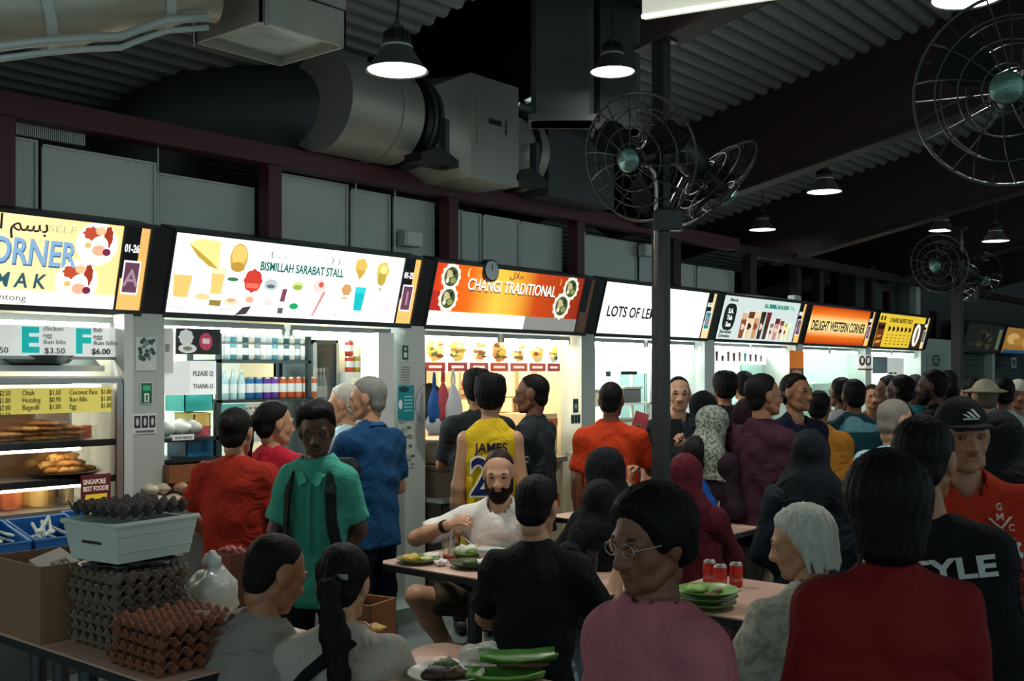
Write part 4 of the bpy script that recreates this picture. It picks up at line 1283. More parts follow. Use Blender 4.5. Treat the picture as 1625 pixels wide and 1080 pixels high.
# counter of stall 2 with goods
xc0, xc1 = XB[1] + 0.03, XB[2] - 0.6
ct = thing('stall_counter', 'white-fronted counter of the drinks stall behind the queue', 'counter', (xc0, -0.10, 0.1))
obj('top', MB().box(0, xc1 - xc0, 0, 0.5, 0.76, 0.80), M_steel, ct)
obj('front_panel', MB().box(0, xc1 - xc0, 0.03, 0.06, 0, 0.76), M_white, ct)
obj('side_panel', MB().box(xc1 - xc0 - 0.04, xc1 - xc0, 0.06, 0.48, 0, 0.76), M_white, ct)
r_ = shelf_unit('counter_rack', 'black wire rack with bread bags and boxes on the drinks counter', fx(252, 0.05), fx(350, 0.05), 0.05, 0.38, [zy(695, 0.05, 290), zy(728, 0.05, 290), zy(758, 0.05, 290)], zy(640, 0.05, 300), cmat('263032', 0.4, metal=0.3))
r_.location.z = 0.1
zr = zy(695, 0.05, 290)
for j, (p_, sx, hx, lab) in enumerate([(262, 0.05, 'd3d6cc', 'white bread bag at left end of the counter rack'), (285, 0.07, 'dcded4', 'plump white bread bag in middle of the counter rack'), (305, 0.05, 'c8cabf', 'crumpled bread bag near the yellow tray')]):
    o = obj('bread_bag', MB().blob((0, 0, 0.05), (sx, 0.07, 0.05), 31 + j, 0.16, 16, 10), cmat(hx, 0.35, vary=0.2, scale=15), None, (fx(p_, 0.17), 0.17, zr + 0.004), smooth='all')
    tag(o, lab, 'bread')
for lab, p0, p1, q0, q1, hx, Y, zz in [('yellow plastic tray on the counter rack', 308, 334, 0, 0.075, 'e8c86a', 0.13, zr + 0.06), ('pink plastic tray under the yellow tray', 308, 334, 0, 0.055, 'd8606e', 0.13, zr + 0.002), ('deep blue tub on the middle rack shelf', 296, 346, 0, 0.09, '0f6f9a', 0.12, zy(728, 0.05, 290) + 0.002),
                                       ('teal basin box on top of the counter rack', 293, 338, 0, 0.11, '2fa79e', 0.14, zr + 0.15)]:
    a_, b_ = fx(p0, Y), fx(p1, Y)
    o = thing('plastic_tub', lab, 'tub', (a_, Y, zz))
    L_ = b_ - a_
    m = MB().box(0, L_, 0, 0.2, 0, 0.006)
    for (u0, u1, v0, v1) in ((0, L_, 0, 0.006), (0, L_, 0.194, 0.2), (0, 0.006, 0, 0.2), (L_ - 0.006, L_, 0, 0.2)):
        m.box(u0, u1, v0, v1, 0.006, q1)
    obj('body', m, cmat(hx, 0.4), o)
    obj('rim', MB().tube([(0, 0, q1), (L_, 0, q1), (L_, 0.2, q1), (0, 0.2, q1)], 0.006, 6, closed=True), cmat(hx, 0.4), o)
poster('pale bilingual price card standing before the teal glass', 352, 425, 640, 702, 0.02, [(rect(0, 0, 0.5, 1), '5fbdb2', 0.1), (rect(0.5, 0.8, 1, 0.95), 'd8dcd0', 0.1), (rect(0.55, 0.1, 0.95, 0.7), 'c6cfc8', 0.1)], 'cfd8d2', txt=[('KOPI  TEH  MILO', 0.5, 0.84, 0.1, '5a605c', 0.45)])
poster('little white label reading BREAD on the counter rack', 274, 308, 689, 698, 0.03, None, 'e9ece6', 0.1, [('ROTI BREAD', 0.1, 0.25, 0.6, '5a605c', 0.8)])
# lower goods on the counter front: wooden box, plates, buns
zk = 0.905
o = thing('wooden_box', 'orange-brown wooden box on the drinks counter', 'box', (fx(262, -0.02), -0.06, zk + 0.12))
obj('front', MB().box(0, 0.30, 0, 0.012, 0, 0.10), M_wood, o)
obj('back', MB().box(0, 0.30, 0.188, 0.2, 0, 0.10), M_wood, o)
obj('side', MB().box(0, 0.012, 0.012, 0.188, 0, 0.10), M_wood, o)
obj('side', MB().box(0.288, 0.30, 0.012, 0.188, 0, 0.10), M_wood, o)
obj('bottom', MB().box(0.012, 0.288, 0.012, 0.188, 0, 0.01), M_wood, o)
obj('foot', MB().box(0.02, 0.28, 0.02, 0.18, -0.12, 0), cmat('5a4030', 0.6), o)
for j, (p_, zz, hx, sx) in enumerate([(258, 0.05, 'd8cdb8', 0.05), (275, 0.06, 'c8b8a0', 0.05), (266, 0.0, 'e8d8b8', 0.06), (290, 0.0, 'd8c8b0', 0.05), (300, 0.05, 'b89070', 0.045)]):
    o = obj('wrapped_bun', MB().blob((0, 0, 0.03), (sx, 0.05, 0.03), 50 + j, 0.14), cmat(hx, 0.35, vary=0.2, scale=20), None, (fx(p_, -0.14), -0.02 - 0.01 * j, zk + zz * 0.0 + 0.002 + (0.062 if zz > 0.02 else 0)), smooth='all')
    tag(o, ['pale bun at left end of the drinks counter', 'tan bun beside the pillar on the counter', 'cream bun lowest on the drinks counter', 'wrapped bun near the red blouse elbow', 'brown bun near the red blouse elbow'][j], 'bread')
for j in range(3):
    o = obj('round_pancake', MB().lathe([(0, 0), (0.055, 0.0), (0.065, 0.008), (0.06, 0.018), (0, 0.02)], 20), cmat('d8b878', 0.5, vary=0.25, scale=30), None, (xc0 + 0.12, -0.26, 0.9015 + j * 0.0205), smooth='all')
    tag(o, '%s round yellow pancake of the stack on the counter ledge' % ('lowest', 'middle', 'topmost')[j], 'food', 'pancakes stacked on the counter edge')
o = thing('counter_ledge', 'narrow steel ledge projecting from the drinks counter', 'counter', (xc0, -0.38, 0.86))
obj('top', MB().box(0, 0.5, 0, 0.28, 0.015, 0.04), M_steel, o)
obj('bracket', MB().box(0.05, 0.07, 0.05, 0.28, -0.12, 0.015), M_steel, o)
obj('bracket', MB().box(0.43, 0.45, 0.05, 0.28, -0.12, 0.015), M_steel, o)

struct('trim_6', MB().box(fx(194, -0.1) , fx(208, -0.1), -0.12, -0.02, 0.9, 1.96), M_white)
# white door jamb right of stall 2
struct('trim_6', MB().box(fx(604), fx(628), 0.02, 0.2, 0.1, 1.92), M_white)

# ---------------------------------------------------------------- stall 3: fried noodles
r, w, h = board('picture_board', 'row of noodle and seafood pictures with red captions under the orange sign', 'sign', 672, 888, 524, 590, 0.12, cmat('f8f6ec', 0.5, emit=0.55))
M_cap = ['a83a2c', '9c3a34', 'a8483a', 'c2502c', 'b8583a', 'b04a34', '8f3028']
for i in range(7):
    u0 = w * (i + 0.06) / 6.75
    u1 = w * (i + 0.94) / 6.75
    u1 = min(u1, w)
    c = (u0 + u1) / 2
    cc = min((u1 - u0) / 2, 0.11)
    rn = random.Random(i)
    pl = [(ell(c, h * 0.52, cc, h * 0.36), ['fdf4d8', 'f6f0dc', 'f8f8f0', 'f6e2c8', 'fbf6ee', 'f4f0e2', 'f0ece2'][i], 0.6)]
    pl.append((ell(c, h * 0.5, cc * 0.78, h * 0.26, wob=0.08, k=7), ['d8b04a', 'cfae58', 'e0d8b0', 'd88a48', 'e2d2a8', 'c8b070', 'c8b890'][i], 0.25))
    for q in range(16):
        pl.append((ell(c + rn.uniform(-0.55, 0.55) * cc, h * (0.5 + rn.uniform(-0.17, 0.2)), cc * rn.uniform(0.15, 0.45), h * rn.uniform(0.02, 0.06), n=10, a0=rn.uniform(0, 3)), rn.choice(['d8a838', 'c08a30', '8a6428', '5f5a2a', 'e8cc80', '8a3a1a']), 0.15))
    pl.append((rect(u0, h * 0.02, u1, h * 0.22), M_cap[i], 0.35))
    pl.append((rect(u0 + (u1 - u0) * 0.18, h * 0.09, u0 + (u1 - u0) * 0.82, h * 0.15), 'f0d8c8', 0.4))
    decal('dish_picture', pl, r)
# hanging carrier bags
for p_, q_, hx, sx, hh, lab in [(689, 641, '2864b0', 0.055, 0.25, 'blue carrier bag'), (703, 636, 'd0555a', 0.06, 0.28, 'red carrier bag'), (719, 645, 'dfe3e2', 0.085, 0.34, 'large white carrier bag'), (702, 668, 'd0d5d5', 0.12, 0.20, 'crumpled lower white carrier bag')]:
    p = on_y(p_, q_, -0.12 - 0.02 * (p_ == 718))
    o = thing('carrier_bag', lab + ' hanging at the left of the orange-signed stall', 'bag', (p.x, p.y + (0.03 if 'lower' in lab else 0), p.z - hh / 2))
    m = MB()
    nlev = 7
    prof = []
    for j in range(nlev):
        f = j / (nlev - 1)
        ww = sx * (0.85 + 0.5 * math.sin(pi * min(1, (1 - f) * 1.1)) - 0.75 * f * f)
        prof.append([(ww * math.cos(2 * pi * k / 14) * (1 + 0.12 * math.sin(3 * k + j)), 0.35 * ww * math.sin(2 * pi * k / 14) * (1 + 0.3 * math.sin(5 * k)), hh * f) for k in range(14)])
    vs = [v for ring_ in prof for v in ring_]
    fs = [(j * 14 + k, j * 14 + (k + 1) % 14, (j + 1) * 14 + (k + 1) % 14, (j + 1) * 14 + k) for j in range(nlev - 1) for k in range(14)] + [tuple(range(13, -1, -1))]
    m.add(vs, fs)
    obj('body', m, cmat(hx, 0.4, vary=0.15, scale=25), o, smooth='all')
    for s_ in (-1, 1):
        obj('handle', MB().tube([(s_ * sx * 0.2, 0, hh * 0.98), (s_ * sx * 0.15, 0, hh + 0.05), (0, 0, hh + 0.10)], 0.008, 6), cmat(hx, 0.4), o)
# wok and shelves with orange goods in the back
wk = thing('hanging_wok', 'black wok hanging at the left of the orange-signed stall', 'wok', on_y(674, 640, 0.05))
obj('bowl', MB().lathe([(0, -0.05), (0.07, -0.04), (0.12, -0.01), (0.15, 0.05), (0.145, 0.05), (0.115, -0.002), (0, -0.04)], 24), M_black, wk, rot=(pi / 2, 0, 0), smooth=50)
obj('handle', MB().tube([(0.0, 0.0, 0.14), (0, 0, 0.26)], 0.012, 8), M_black, wk)
r_ = shelf_unit('back_shelf', 'cream shelf with orange boxes at the back of the orange-signed stall', fx(728, 0.55), min(fx(886, 0.55), XB[3] - 0.16), 0.55, 0.78, [zy(628, 0.55, 800), zy(668, 0.55, 800), 0.9], 1.9, M_cream)
for i, (p_, lev, hx, w_, h_) in enumerate([(735, 0, 'c8622a', 0.16, 0.10), (752, 0, '8a3a20', 0.12, 0.16), (770, 0, 'd87a30', 0.14, 0.08), (842, 1, 'e0702a', 0.18, 0.11), (866, 1, 'd8622a', 0.2, 0.12), (815, 1, 'e8a04a', 0.14, 0.09), (858, 0, '3a4a5a', 0.2, 0.17)]):
    Y = 0.58
    z = (zy(628, 0.55, 800), zy(668, 0.55, 800))[lev]
    o = thing('goods_box', ['orange box at left of the back shelf', 'dark red box on the back shelf', 'bright orange box on the back shelf', 'orange carton low on the back shelf', 'wide orange carton at lower right of the back shelf', 'amber carton low on the back shelf', 'slate screen box at upper right of the back shelf'][i], 'box', (fx(p_, Y) - w_ * 0.4, Y, z))
    obj('body', MB().cbox(0, w_ * 0.8, 0, 0.14, 0, h_ * 0.8, 0.006), cmat(hx, 0.5), o)
    obj('front_label', MB().box(w_ * 0.12, w_ * 0.68, -0.002, 0.0, h_ * 0.24, h_ * 0.56), cmat('e8d8b0', 0.5), o)
# counter with drawers (dark, left) and cream cabinet (right)
xd0, xd1 = cl(2, fx(658)), fx(716)
dk = thing('drawer_unit', 'dark brown drawer unit under the hanging carrier bags', 'cabinet', (xd0, -0.14, 0.1))
Lw = xd1 - xd0
obj('body', MB().box(0, Lw, 0, 0.55, 0, 0.62), cmat('26241f', 0.5), dk)
for j in range(4):
    d_ = obj('drawer', MB().cbox(0.015, Lw - 0.015, -0.02, 0.0, 0.03 + j * 0.148, 0.165 + j * 0.148, 0.005), cmat('2c2a26', 0.35), dk)
    obj('handle', MB().box(Lw * 0.35, Lw * 0.65, -0.032, -0.02, 0.10 + j * 0.148, 0.112 + j * 0.148), M_steel, d_)
obj('top', MB().box(-0.01, Lw + 0.01, -0.03, 0.56, 0.62, 0.65), M_steel, dk)
for j, (w_, h_, hx, lab) in enumerate([(0.34, 0.20, '5c5348', 'tan storage tub on the dark drawer unit'), (0.30, 0.14, '8f8270', 'beige storage tub on the larger tan tub')]):
    o = thing('storage_tub', lab, 'tub', (xd0 + 0.02, -0.1, 0.752 + (0.0, 0.242)[j]))
    obj('body', MB().add([(0.03, 0.03, 0), (w_ - 0.03, 0.03, 0), (w_ - 0.03, 0.37, 0), (0.03, 0.37, 0), (0, 0, h_), (w_, 0, h_), (w_, 0.4, h_), (0, 0.4, h_)], [(0, 3, 2, 1), (4, 5, 6, 7), (0, 1, 5, 4), (1, 2, 6, 5), (2, 3, 7, 6), (3, 0, 4, 7)]), cmat(hx, 0.45), o)
    obj('lid', MB().cbox(-0.012, w_ + 0.012, -0.012, 0.412, h_, h_ + 0.03, 0.01), cmat('7a7264' if j else '4a4238', 0.45), o)
ct = thing('stall_counter', 'warm cream counter of the orange-signed stall', 'counter', (xd1 + 0.03, -0.06, 0.1))
Lc = cl(2, fx(884)) - xd1 - 0.03
obj('top', MB().box(0, Lc, -0.05, 0.55, 0.82, 0.86), M_steel, ct)
obj('front_panel', MB().box(0, Lc, 0.0, 0.03, 0, 0.82), M_cream, ct)
obj('side_panel', MB().box(Lc - 0.03, Lc, 0.03, 0.5, 0, 0.82), M_cream, ct)
obj('warning_label', MB().box(Lc - 0.14, Lc - 0.05, -0.004, 0.0, 0.45, 0.56), cmat('c8622a', 0.5), ct)
o = thing('food_cabinet', 'cream cabinet with glass front on the orange-signed counter', 'cabinet', (fx(845, 0.1), 0.1, 0.962))
obj('body', MB().box(0, 0.36, 0.02, 0.4, 0, 0.34), M_cream, o)
obj('door', MB().box(0.02, 0.34, 0.005, 0.02, 0.03, 0.31), mat('cabinet_glass', 'e8d8b0', 0.15), o)
obj('orange_band', MB().box(0.02, 0.34, 0.0, 0.006, 0.24, 0.30), cmat('d8662a', 0.5), o)
# grey tray table where the black-shirted customer waits
p = on_z(930, 765, 0.93)
o = thing('steel_ledge', 'small steel ledge jutting between the orange stall and white-board stall', 'shelf', (fx(893), -0.40, 0.90))
obj('top', MB().box(0, 0.36, 0, 0.37, 0.06, 0.085), M_steel, o)
for a_ in (0.03, 0.3):
    obj('bracket', MB().prism([(a_, -0.15), (a_ + 0.02, -0.15), (a_ + 0.02, 0.06), (a_, 0.06)], 0.03, 0.34), M_steel, o)

# ---------------------------------------------------------------- stall 4
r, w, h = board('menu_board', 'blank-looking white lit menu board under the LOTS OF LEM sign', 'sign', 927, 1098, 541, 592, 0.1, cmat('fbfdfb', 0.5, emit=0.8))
decal('faint_print', [(rect(w * (0.1 + 0.16 * i), h * 0.2, w * (0.2 + 0.16 * i), h * 0.24), 'd8dcd8', 0.6) for i in range(5)], r)
ct = thing('stall_counter', 'steel counter of the LOTS OF LEM stall with takeaway boxes', 'counter', (cl(3, fx(930)), -0.22, 0.1))
Lc = cl(3, fx(1098)) - cl(3, fx(930))
obj('top', MB().box(0, Lc, -0.05, 0.55, 0.84, 0.88), M_steel, ct)
obj('front_panel', MB().box(0, Lc, 0.0, 0.03, 0.2, 0.84), cmat('6a2222', 0.5), ct)
obj('kick_panel', MB().box(0, Lc, 0.04, 0.07, 0, 0.2), M_black, ct)
for j, (p_, s_, lab) in enumerate([(1008, 0.16, 'white foam takeaway box on the steel counter left of the pole'), (1032, 0.13, 'second white foam box on the steel counter by the pole')]):
    o = thing('foam_box', lab, 'box', (fx(p_, -0.12) - s_ / 2, -0.16, 0.982))
    obj('base', MB().add([(0.02, 0.02, 0), (s_ - 0.02, 0.02, 0), (s_ - 0.02, 0.14, 0), (0.02, 0.14, 0), (0, 0, 0.06), (s_, 0, 0.06), (s_, 0.16, 0.06), (0, 0.16, 0.06)], [(0, 3, 2, 1), (4, 5, 6, 7), (0, 1, 5, 4), (1, 2, 6, 5), (2, 3, 7, 6), (3, 0, 4, 7)]), M_white, o)
    obj('lid', MB().cbox(-0.003, s_ + 0.003, -0.003, 0.163, 0.06, 0.11, 0.02), M_white, o)
r_ = shelf_unit('back_shelf', 'pale shelf with containers at the back of the LOTS OF LEM stall', fx(932, 0.42), fx(1034, 0.42), 0.42, 0.66, [zy(640, 0.42, 980), zy(690, 0.42, 980)], 1.8, M_white)
for i, (p_, lev, hx, w_, h_, lab) in enumerate([(945, 0, 'c8b898', 0.3, 0.14, 'beige container at left of the pale back shelf'), (975, 0, '6a5a4a', 0.2, 0.10, 'brown container on the pale back shelf'), (1005, 0, '4a4a48', 0.3, 0.16, 'dark appliance on the pale back shelf'), (955, 1, 'b08a5a', 0.4, 0.12, 'tan tub low on the pale back shelf'), (1000, 1, 'd8d4c8', 0.35, 0.15, 'white tub low on the pale back shelf')]):
    z = (zy(640, 0.42, 980), zy(690, 0.42, 980))[lev]
    o = thing('container', lab, 'tub', (fx(p_, 0.45) - w_ / 2, 0.45, z))
    obj('body', MB().cbox(0, w_, 0, 0.2, 0, h_ * 0.85, 0.012), cmat(hx, 0.45), o)
    obj('lid', MB().cbox(-0.008, w_ + 0.008, -0.008, 0.208, h_ * 0.85, h_, 0.006), cmat('8a8478', 0.4), o)
poster('black paper strip on the white board stall window', 986, 1011, 589, 594, 0.09, None, '1c1c1c')
poster('little green square sticker under the white menu board', 962, 969, 589, 597, 0.09, None, '3f7a5a')
o = thing('wall_locker', 'teal-grey narrow locker beside the near pole in the LOTS OF LEM stall', 'cabinet', (fx(1022, 0.7), 0.7, 0.1))
obj('body', MB().box(0, 0.34, 0, 0.3, 0, 1.7), cmat('7fa09a', 0.4), o)
obj('door', MB().box(0.02, 0.32, -0.012, 0, 0.1, 1.62), cmat('95b4ac', 0.4), o)

# ---------------------------------------------------------------- stall 5
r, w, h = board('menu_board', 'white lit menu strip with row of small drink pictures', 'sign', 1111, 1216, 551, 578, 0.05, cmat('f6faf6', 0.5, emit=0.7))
for i, (c_, s_) in enumerate([('3a4a40', 0.10), ('8a2a30', 0.05), ('5a3038', 0.09), ('3a3434', 0.05), ('7a5a48', 0.09), ('5a4038', 0.08), ('a8805a', 0.09), ('2fb0a0', 0.08), ('8a6070', 0.07), ('80566a', 0.07), ('b0a890', 0.06)]):
    decal('drink_picture', glass_cup(w * (0.06 + 0.085 * i), h * 0.2, w * 0.035, h * s_ * 6, c_, None, 0.3), r)
ct = thing('stall_counter', 'pale counter of the tall-drinks stall', 'counter', (cl(4, fx(1112)), -0.1, 0.1))
Lc = cl(4, fx(1240)) - cl(4, fx(1112))
obj('top', MB().box(0, Lc, -0.05, 0.5, 0.86, 0.90), M_steel, ct)
obj('front_panel', MB().box(0, Lc, 0.0, 0.03, 0, 0.86), M_white, ct)
o = thing('toaster_oven', 'wood-fronted oven with dark window on the tall-drinks counter', 'oven', (fx(1114, 0.1), 0.1, 1.002))
zt_ = zy(592, 0.1, 1130) - 1.002
obj('body', MB().cbox(0, 0.62, 0, 0.4, 0, zt_, 0.01), cmat('8f8f88', 0.4, metal=0.4), o)
obj('door', MB().box(0.05, 0.55, -0.015, 0, 0.16, zt_ - 0.12), cmat('8a6a48', 0.4), o)
obj('window', MB().box(0.28, 0.52, -0.02, -0.015, 0.18, zt_ - 0.16), M_black, o)
obj('vent', MB().box(0.05, 0.58, -0.01, 0, zt_ - 0.09, zt_ - 0.03), M_black, o)
o = thing('drinks_fridge', 'pale green glass-door fridge in the tall-drinks stall', 'fridge', (min(fx(1188, 0.4), XB[5] - 0.78), 0.4, 0.1))
obj('cabinet', MB().box(0, 0.6, 0.02, 0.5, 0, 1.78), cmat('a8c4ba', 0.4), o)
obj('door', MB().box(0.04, 0.56, 0.0, 0.02, 0.15, 1.7), cmat('8fb8ac', 0.15), o)
obj('handle', MB().box(0.06, 0.08, -0.03, 0.0, 0.7, 1.2), M_steel, o)
# ---------------------------------------------------------------- stall 6
poster('tall orange poster at the left edge of the western food stall', 1253, 1275, 556, 612, -0.01, [(rect(0, 0.5, 1, 1), 'd8752a', 0.25), (rect(0, 0, 1, 0.5), '6a4a3a', 0.1), (ell(0.5, 0.3, 0.4, 0.15, wob=0.2), 'b89a78', 0.1)], 'c8742c', 0.1)
ct = thing('stall_counter', 'green-grey counter of the western food stall', 'counter', (cl(5, fx(1281)), -0.1, 0.1))
Lc = cl(5, fx(1352)) - cl(5, fx(1281))
obj('top', MB().box(0, Lc, -0.05, 0.5, 0.86, 0.90), M_steel, ct)
obj('front_panel', MB().box(0, Lc, 0.0, 0.03, 0, 0.86), cmat('8fa89a', 0.5), ct)
o = thing('steel_oven', 'steel oven with green labels in the western food stall', 'oven', (min(fx(1298, 0.3), XB[6] - 0.15 - 0.97), 0.3, 1.002))
obj('body', MB().cbox(0, 0.95, 0, 0.4, 0, 0.52, 0.02), cmat('a8beb2', 0.35, metal=0.4), o)
obj('door', MB().box(0.12, 0.8, -0.015, 0, 0.08, 0.42), cmat('7fa090', 0.3), o)
for j in range(3):
    obj('grille', MB().box(0.3, 0.62, -0.02, -0.015, 0.16 + j * 0.08, 0.20 + j * 0.08), cmat('d8e8dc', 0.4), o)
o = thing('wall_cabinet', 'pale green wall cabinet at upper right in the western food stall', 'cabinet', (fx(1314, 0.75), 0.75, 1.54))
obj('body', MB().box(0, 0.6, 0, 0.3, 0, 0.42), cmat('b0d0c4', 0.4), o)
obj('door', MB().box(0.04, 0.56, -0.012, 0, 0.03, 0.39), cmat('c4e0d4', 0.4), o)
# ---------------------------------------------------------------- stall 7
poster('white card with two black oval bowls in the yellow-signed stall', 1361, 1384, 562, 587, 0.0, [(ell(0.3, 0.6, 0.2, 0.32), '2a2624', 0.1), (ell(0.72, 0.6, 0.2, 0.32), '2a2624', 0.1), (ell(0.3, 0.62, 0.1, 0.2), 'e8e0d0', 0.2), (ell(0.72, 0.62, 0.1, 0.2), 'e8e0d0', 0.2), (rect(0, 0, 1, 0.1), '6a3428', 0.1)], 'f4f2ec', 0.3)
poster('slate blue panel in the middle of the yellow-signed stall', 1385, 1408, 566, 592, 0.05, None, '7f939c', 0.05)
poster('white notice with green mark at right of the yellow-signed stall', 1408, 1434, 568, 596, 0.05, [(rect(0.1, 0.1, 0.3, 0.2), '3a6a4a', 0), (rect(0.35, 0.08, 0.55, 0.22), 'c8d87a', 0)], 'e8ece8', 0.3)
ct = thing('stall_counter', 'olive-topped counter of the yellow-signed stall', 'counter', (cl(6, fx(1362)), -0.1, 0.1))
Lc = cl(6, fx(1436)) - cl(6, fx(1362))
obj('top', MB().box(0, Lc, -0.05, 0.5, 0.86, 0.90), M_steel, ct)
obj('front_panel', MB().box(0, Lc, 0.0, 0.03, 0, 0.86), cmat('6f7048', 0.5), ct)
obj('glass_screen', MB().box(Lc * 0.3, Lc, 0.0, 0.02, 0.9, 1.4), cmat('8a8a58', 0.2), ct)
poster('grey no smoking poster on the plain wall past the last lit stall', 1471, 1499, 560, 608, 0.04, [(ell(0.5, 0.78, 0.22, 0.16), '3a4442', 0), (ell(0.5, 0.78, 0.16, 0.11), 'a9b4ac', 0), (rect(0.36, 0.76, 0.64, 0.80), '3a4442', 0), (rect(0.3, 0.58, 0.7, 0.62), '3a4442', 0), (ell(0.5, 0.2, 0.3, 0.12, wob=0.3, k=5), '3a4442', 0)], 'aab5ad')
tg = poster('small white hanging tag beside the orange food sign at the right edge', 1605, 1613, 567, 583, -0.05, [(rect(0.2, 0.2, 0.8, 0.8), '5a6462', 0)], 'b8c0bc')
obj('cord', MB().cyl((tg['w'] / 2, 0.002), 0.004, tg['h'], SZ - tg.location.z + 0.03, 6), M_black, tg)

# hood-shaped dark filler, added to darken the gap above the display case
o = thing('dark_filler', 'dark steel hood with upturned pan above the food display case', 'hood', (-3.9, 0.12, 1.665))
obj('filler_block', MB().add([(0, 0, 0), (1.72, 0, 0), (1.72, 0.5, 0), (0, 0.5, 0), (0.0, 0.2, 0.26), (1.6, 0.2, 0.26), (1.6, 0.5, 0.26), (0.0, 0.5, 0.26)], [(0, 3, 2, 1), (4, 5, 6, 7), (0, 1, 5, 4), (1, 2, 6, 5), (2, 3, 7, 6), (3, 0, 4, 7)]), cmat('3f4644', 0.45, metal=0.3), o)
obj('rim', MB().box(0, 1.72, -0.012, 0.0, -0.012, 0.02), M_steel, o)
obj('pan', MB().lathe([(0, 0.0), (0.14, 0.0), (0.18, 0.04), (0.0, 0.05)], 24, (1.35, -0.02, 0.03)), cmat('6a7270', 0.4, metal=0.4), o, smooth=50)
# ================================================================== PEOPLE: smooth body surfaces
def unit(v):
    v = np.asarray(v, float)
    return v / (np.linalg.norm(v) + 1e-12)


class Field:
    """smooth union of round cones and ellipsoids on a grid, meshed with surface nets"""
    def __init__(s, lo, hi, h, k):
        s.lo = np.asarray(lo, float)
        s.h = h
        s.k = k
        s.n = np.maximum(np.ceil((np.asarray(hi) - s.lo) / h).astype(int) + 1, 4)
        s.S = np.zeros(s.n, np.float32)
        s.ax = [s.lo[i] + h * np.arange(s.n[i]) for i in range(3)]

    def _sl(s, lo, hi):
        m = 5 * s.k + s.h
        a = np.clip(np.floor((np.asarray(lo) - m - s.lo) / s.h).astype(int), 0, s.n - 1)
        b = np.clip(np.ceil((np.asarray(hi) + m - s.lo) / s.h).astype(int) + 1, 1, s.n)
        return a, b

    def _pts(s, a, b):
        return np.meshgrid(s.ax[0][a[0]:b[0]], s.ax[1][a[1]:b[1]], s.ax[2][a[2]:b[2]], indexing='ij', sparse=True)

    def cone(s, p, q, r0, r1, flat=None, cut=None):
        """flat: (unit vector, factor) squeezes the section along that vector; cut: flat end at q"""
        p = np.asarray(p, float)
        q = np.asarray(q, float)
        R = max(r0, r1) * (1.0 if flat is None else max(1.0, 1 / 1.0))
        a, b = s._sl(np.minimum(p, q) - R, np.maximum(p, q) + R)
        if np.any(b <= a):
            return s
        X, Y, Z = s._pts(a, b)
        d = q - p
        L2 = d @ d + 1e-12
        t = np.clip(((X - p[0]) * d[0] + (Y - p[1]) * d[1] + (Z - p[2]) * d[2]) / L2, 0, 1)
        vx, vy, vz = X - p[0] - t * d[0], Y - p[1] - t * d[1], Z - p[2] - t * d[2]
        dd = vx * vx + vy * vy + vz * vz
        r = r0 + (r1 - r0) * t
        if flat is not None:
            f, c = flat
            w = vx * f[0] + vy * f[1] + vz * f[2]
            dd = dd + w * w * (1 / (c * c) - 1)
        F = np.sqrt(dd) - r
        if flat is not None:
            F = F * (0.5 + 0.5 * flat[1])
        if cut:
            L = math.sqrt(L2)
            e = ((X - q[0]) * d[0] + (Y - q[1]) * d[1] + (Z - q[2]) * d[2]) / L
            F = np.maximum(F, e)
        s.S[a[0]:b[0], a[1]:b[1], a[2]:b[2]] += np.exp(np.clip(-F / s.k, -60, 25)).astype(np.float32)
        return s

    def ell(s, c, r, M=None):
        c = np.asarray(c, float)
        R = max(r)
        a, b = s._sl(c - R, c + R)
        if np.any(b <= a):
            return s
        X, Y, Z = s._pts(a, b)
        x, y, z = X - c[0], Y - c[1], Z - c[2]
        if M is not None:
            x, y, z = [M[0][i] * x + M[1][i] * y + M[2][i] * z for i in range(3)]
        u = np.sqrt((x / r[0]) ** 2 + (y / r[1]) ** 2 + (z / r[2]) ** 2)
        F = (u - 1) * (min(r) * 0.5 + sorted(r)[1] * 0.5)
        s.S[a[0]:b[0], a[1]:b[1], a[2]:b[2]] += np.exp(np.clip(-F / s.k, -60, 25)).astype(np.float32)
        return s

    def value(s):
        return -s.k * np.log(s.S + 1e-20)

    def grid(s):
        return np.meshgrid(*s.ax, indexing='ij', sparse=True)

    def mesh(s, F=None):
        if F is None:
            F = s.value()
        F = np.clip(F, -3 * s.h, 3 * s.h)
        F[0], F[-1] = 1, 1
        F[:, 0], F[:, -1] = 1, 1
        F[:, :, 0], F[:, :, -1] = 1, 1
        return nets(F, s.lo, s.h)


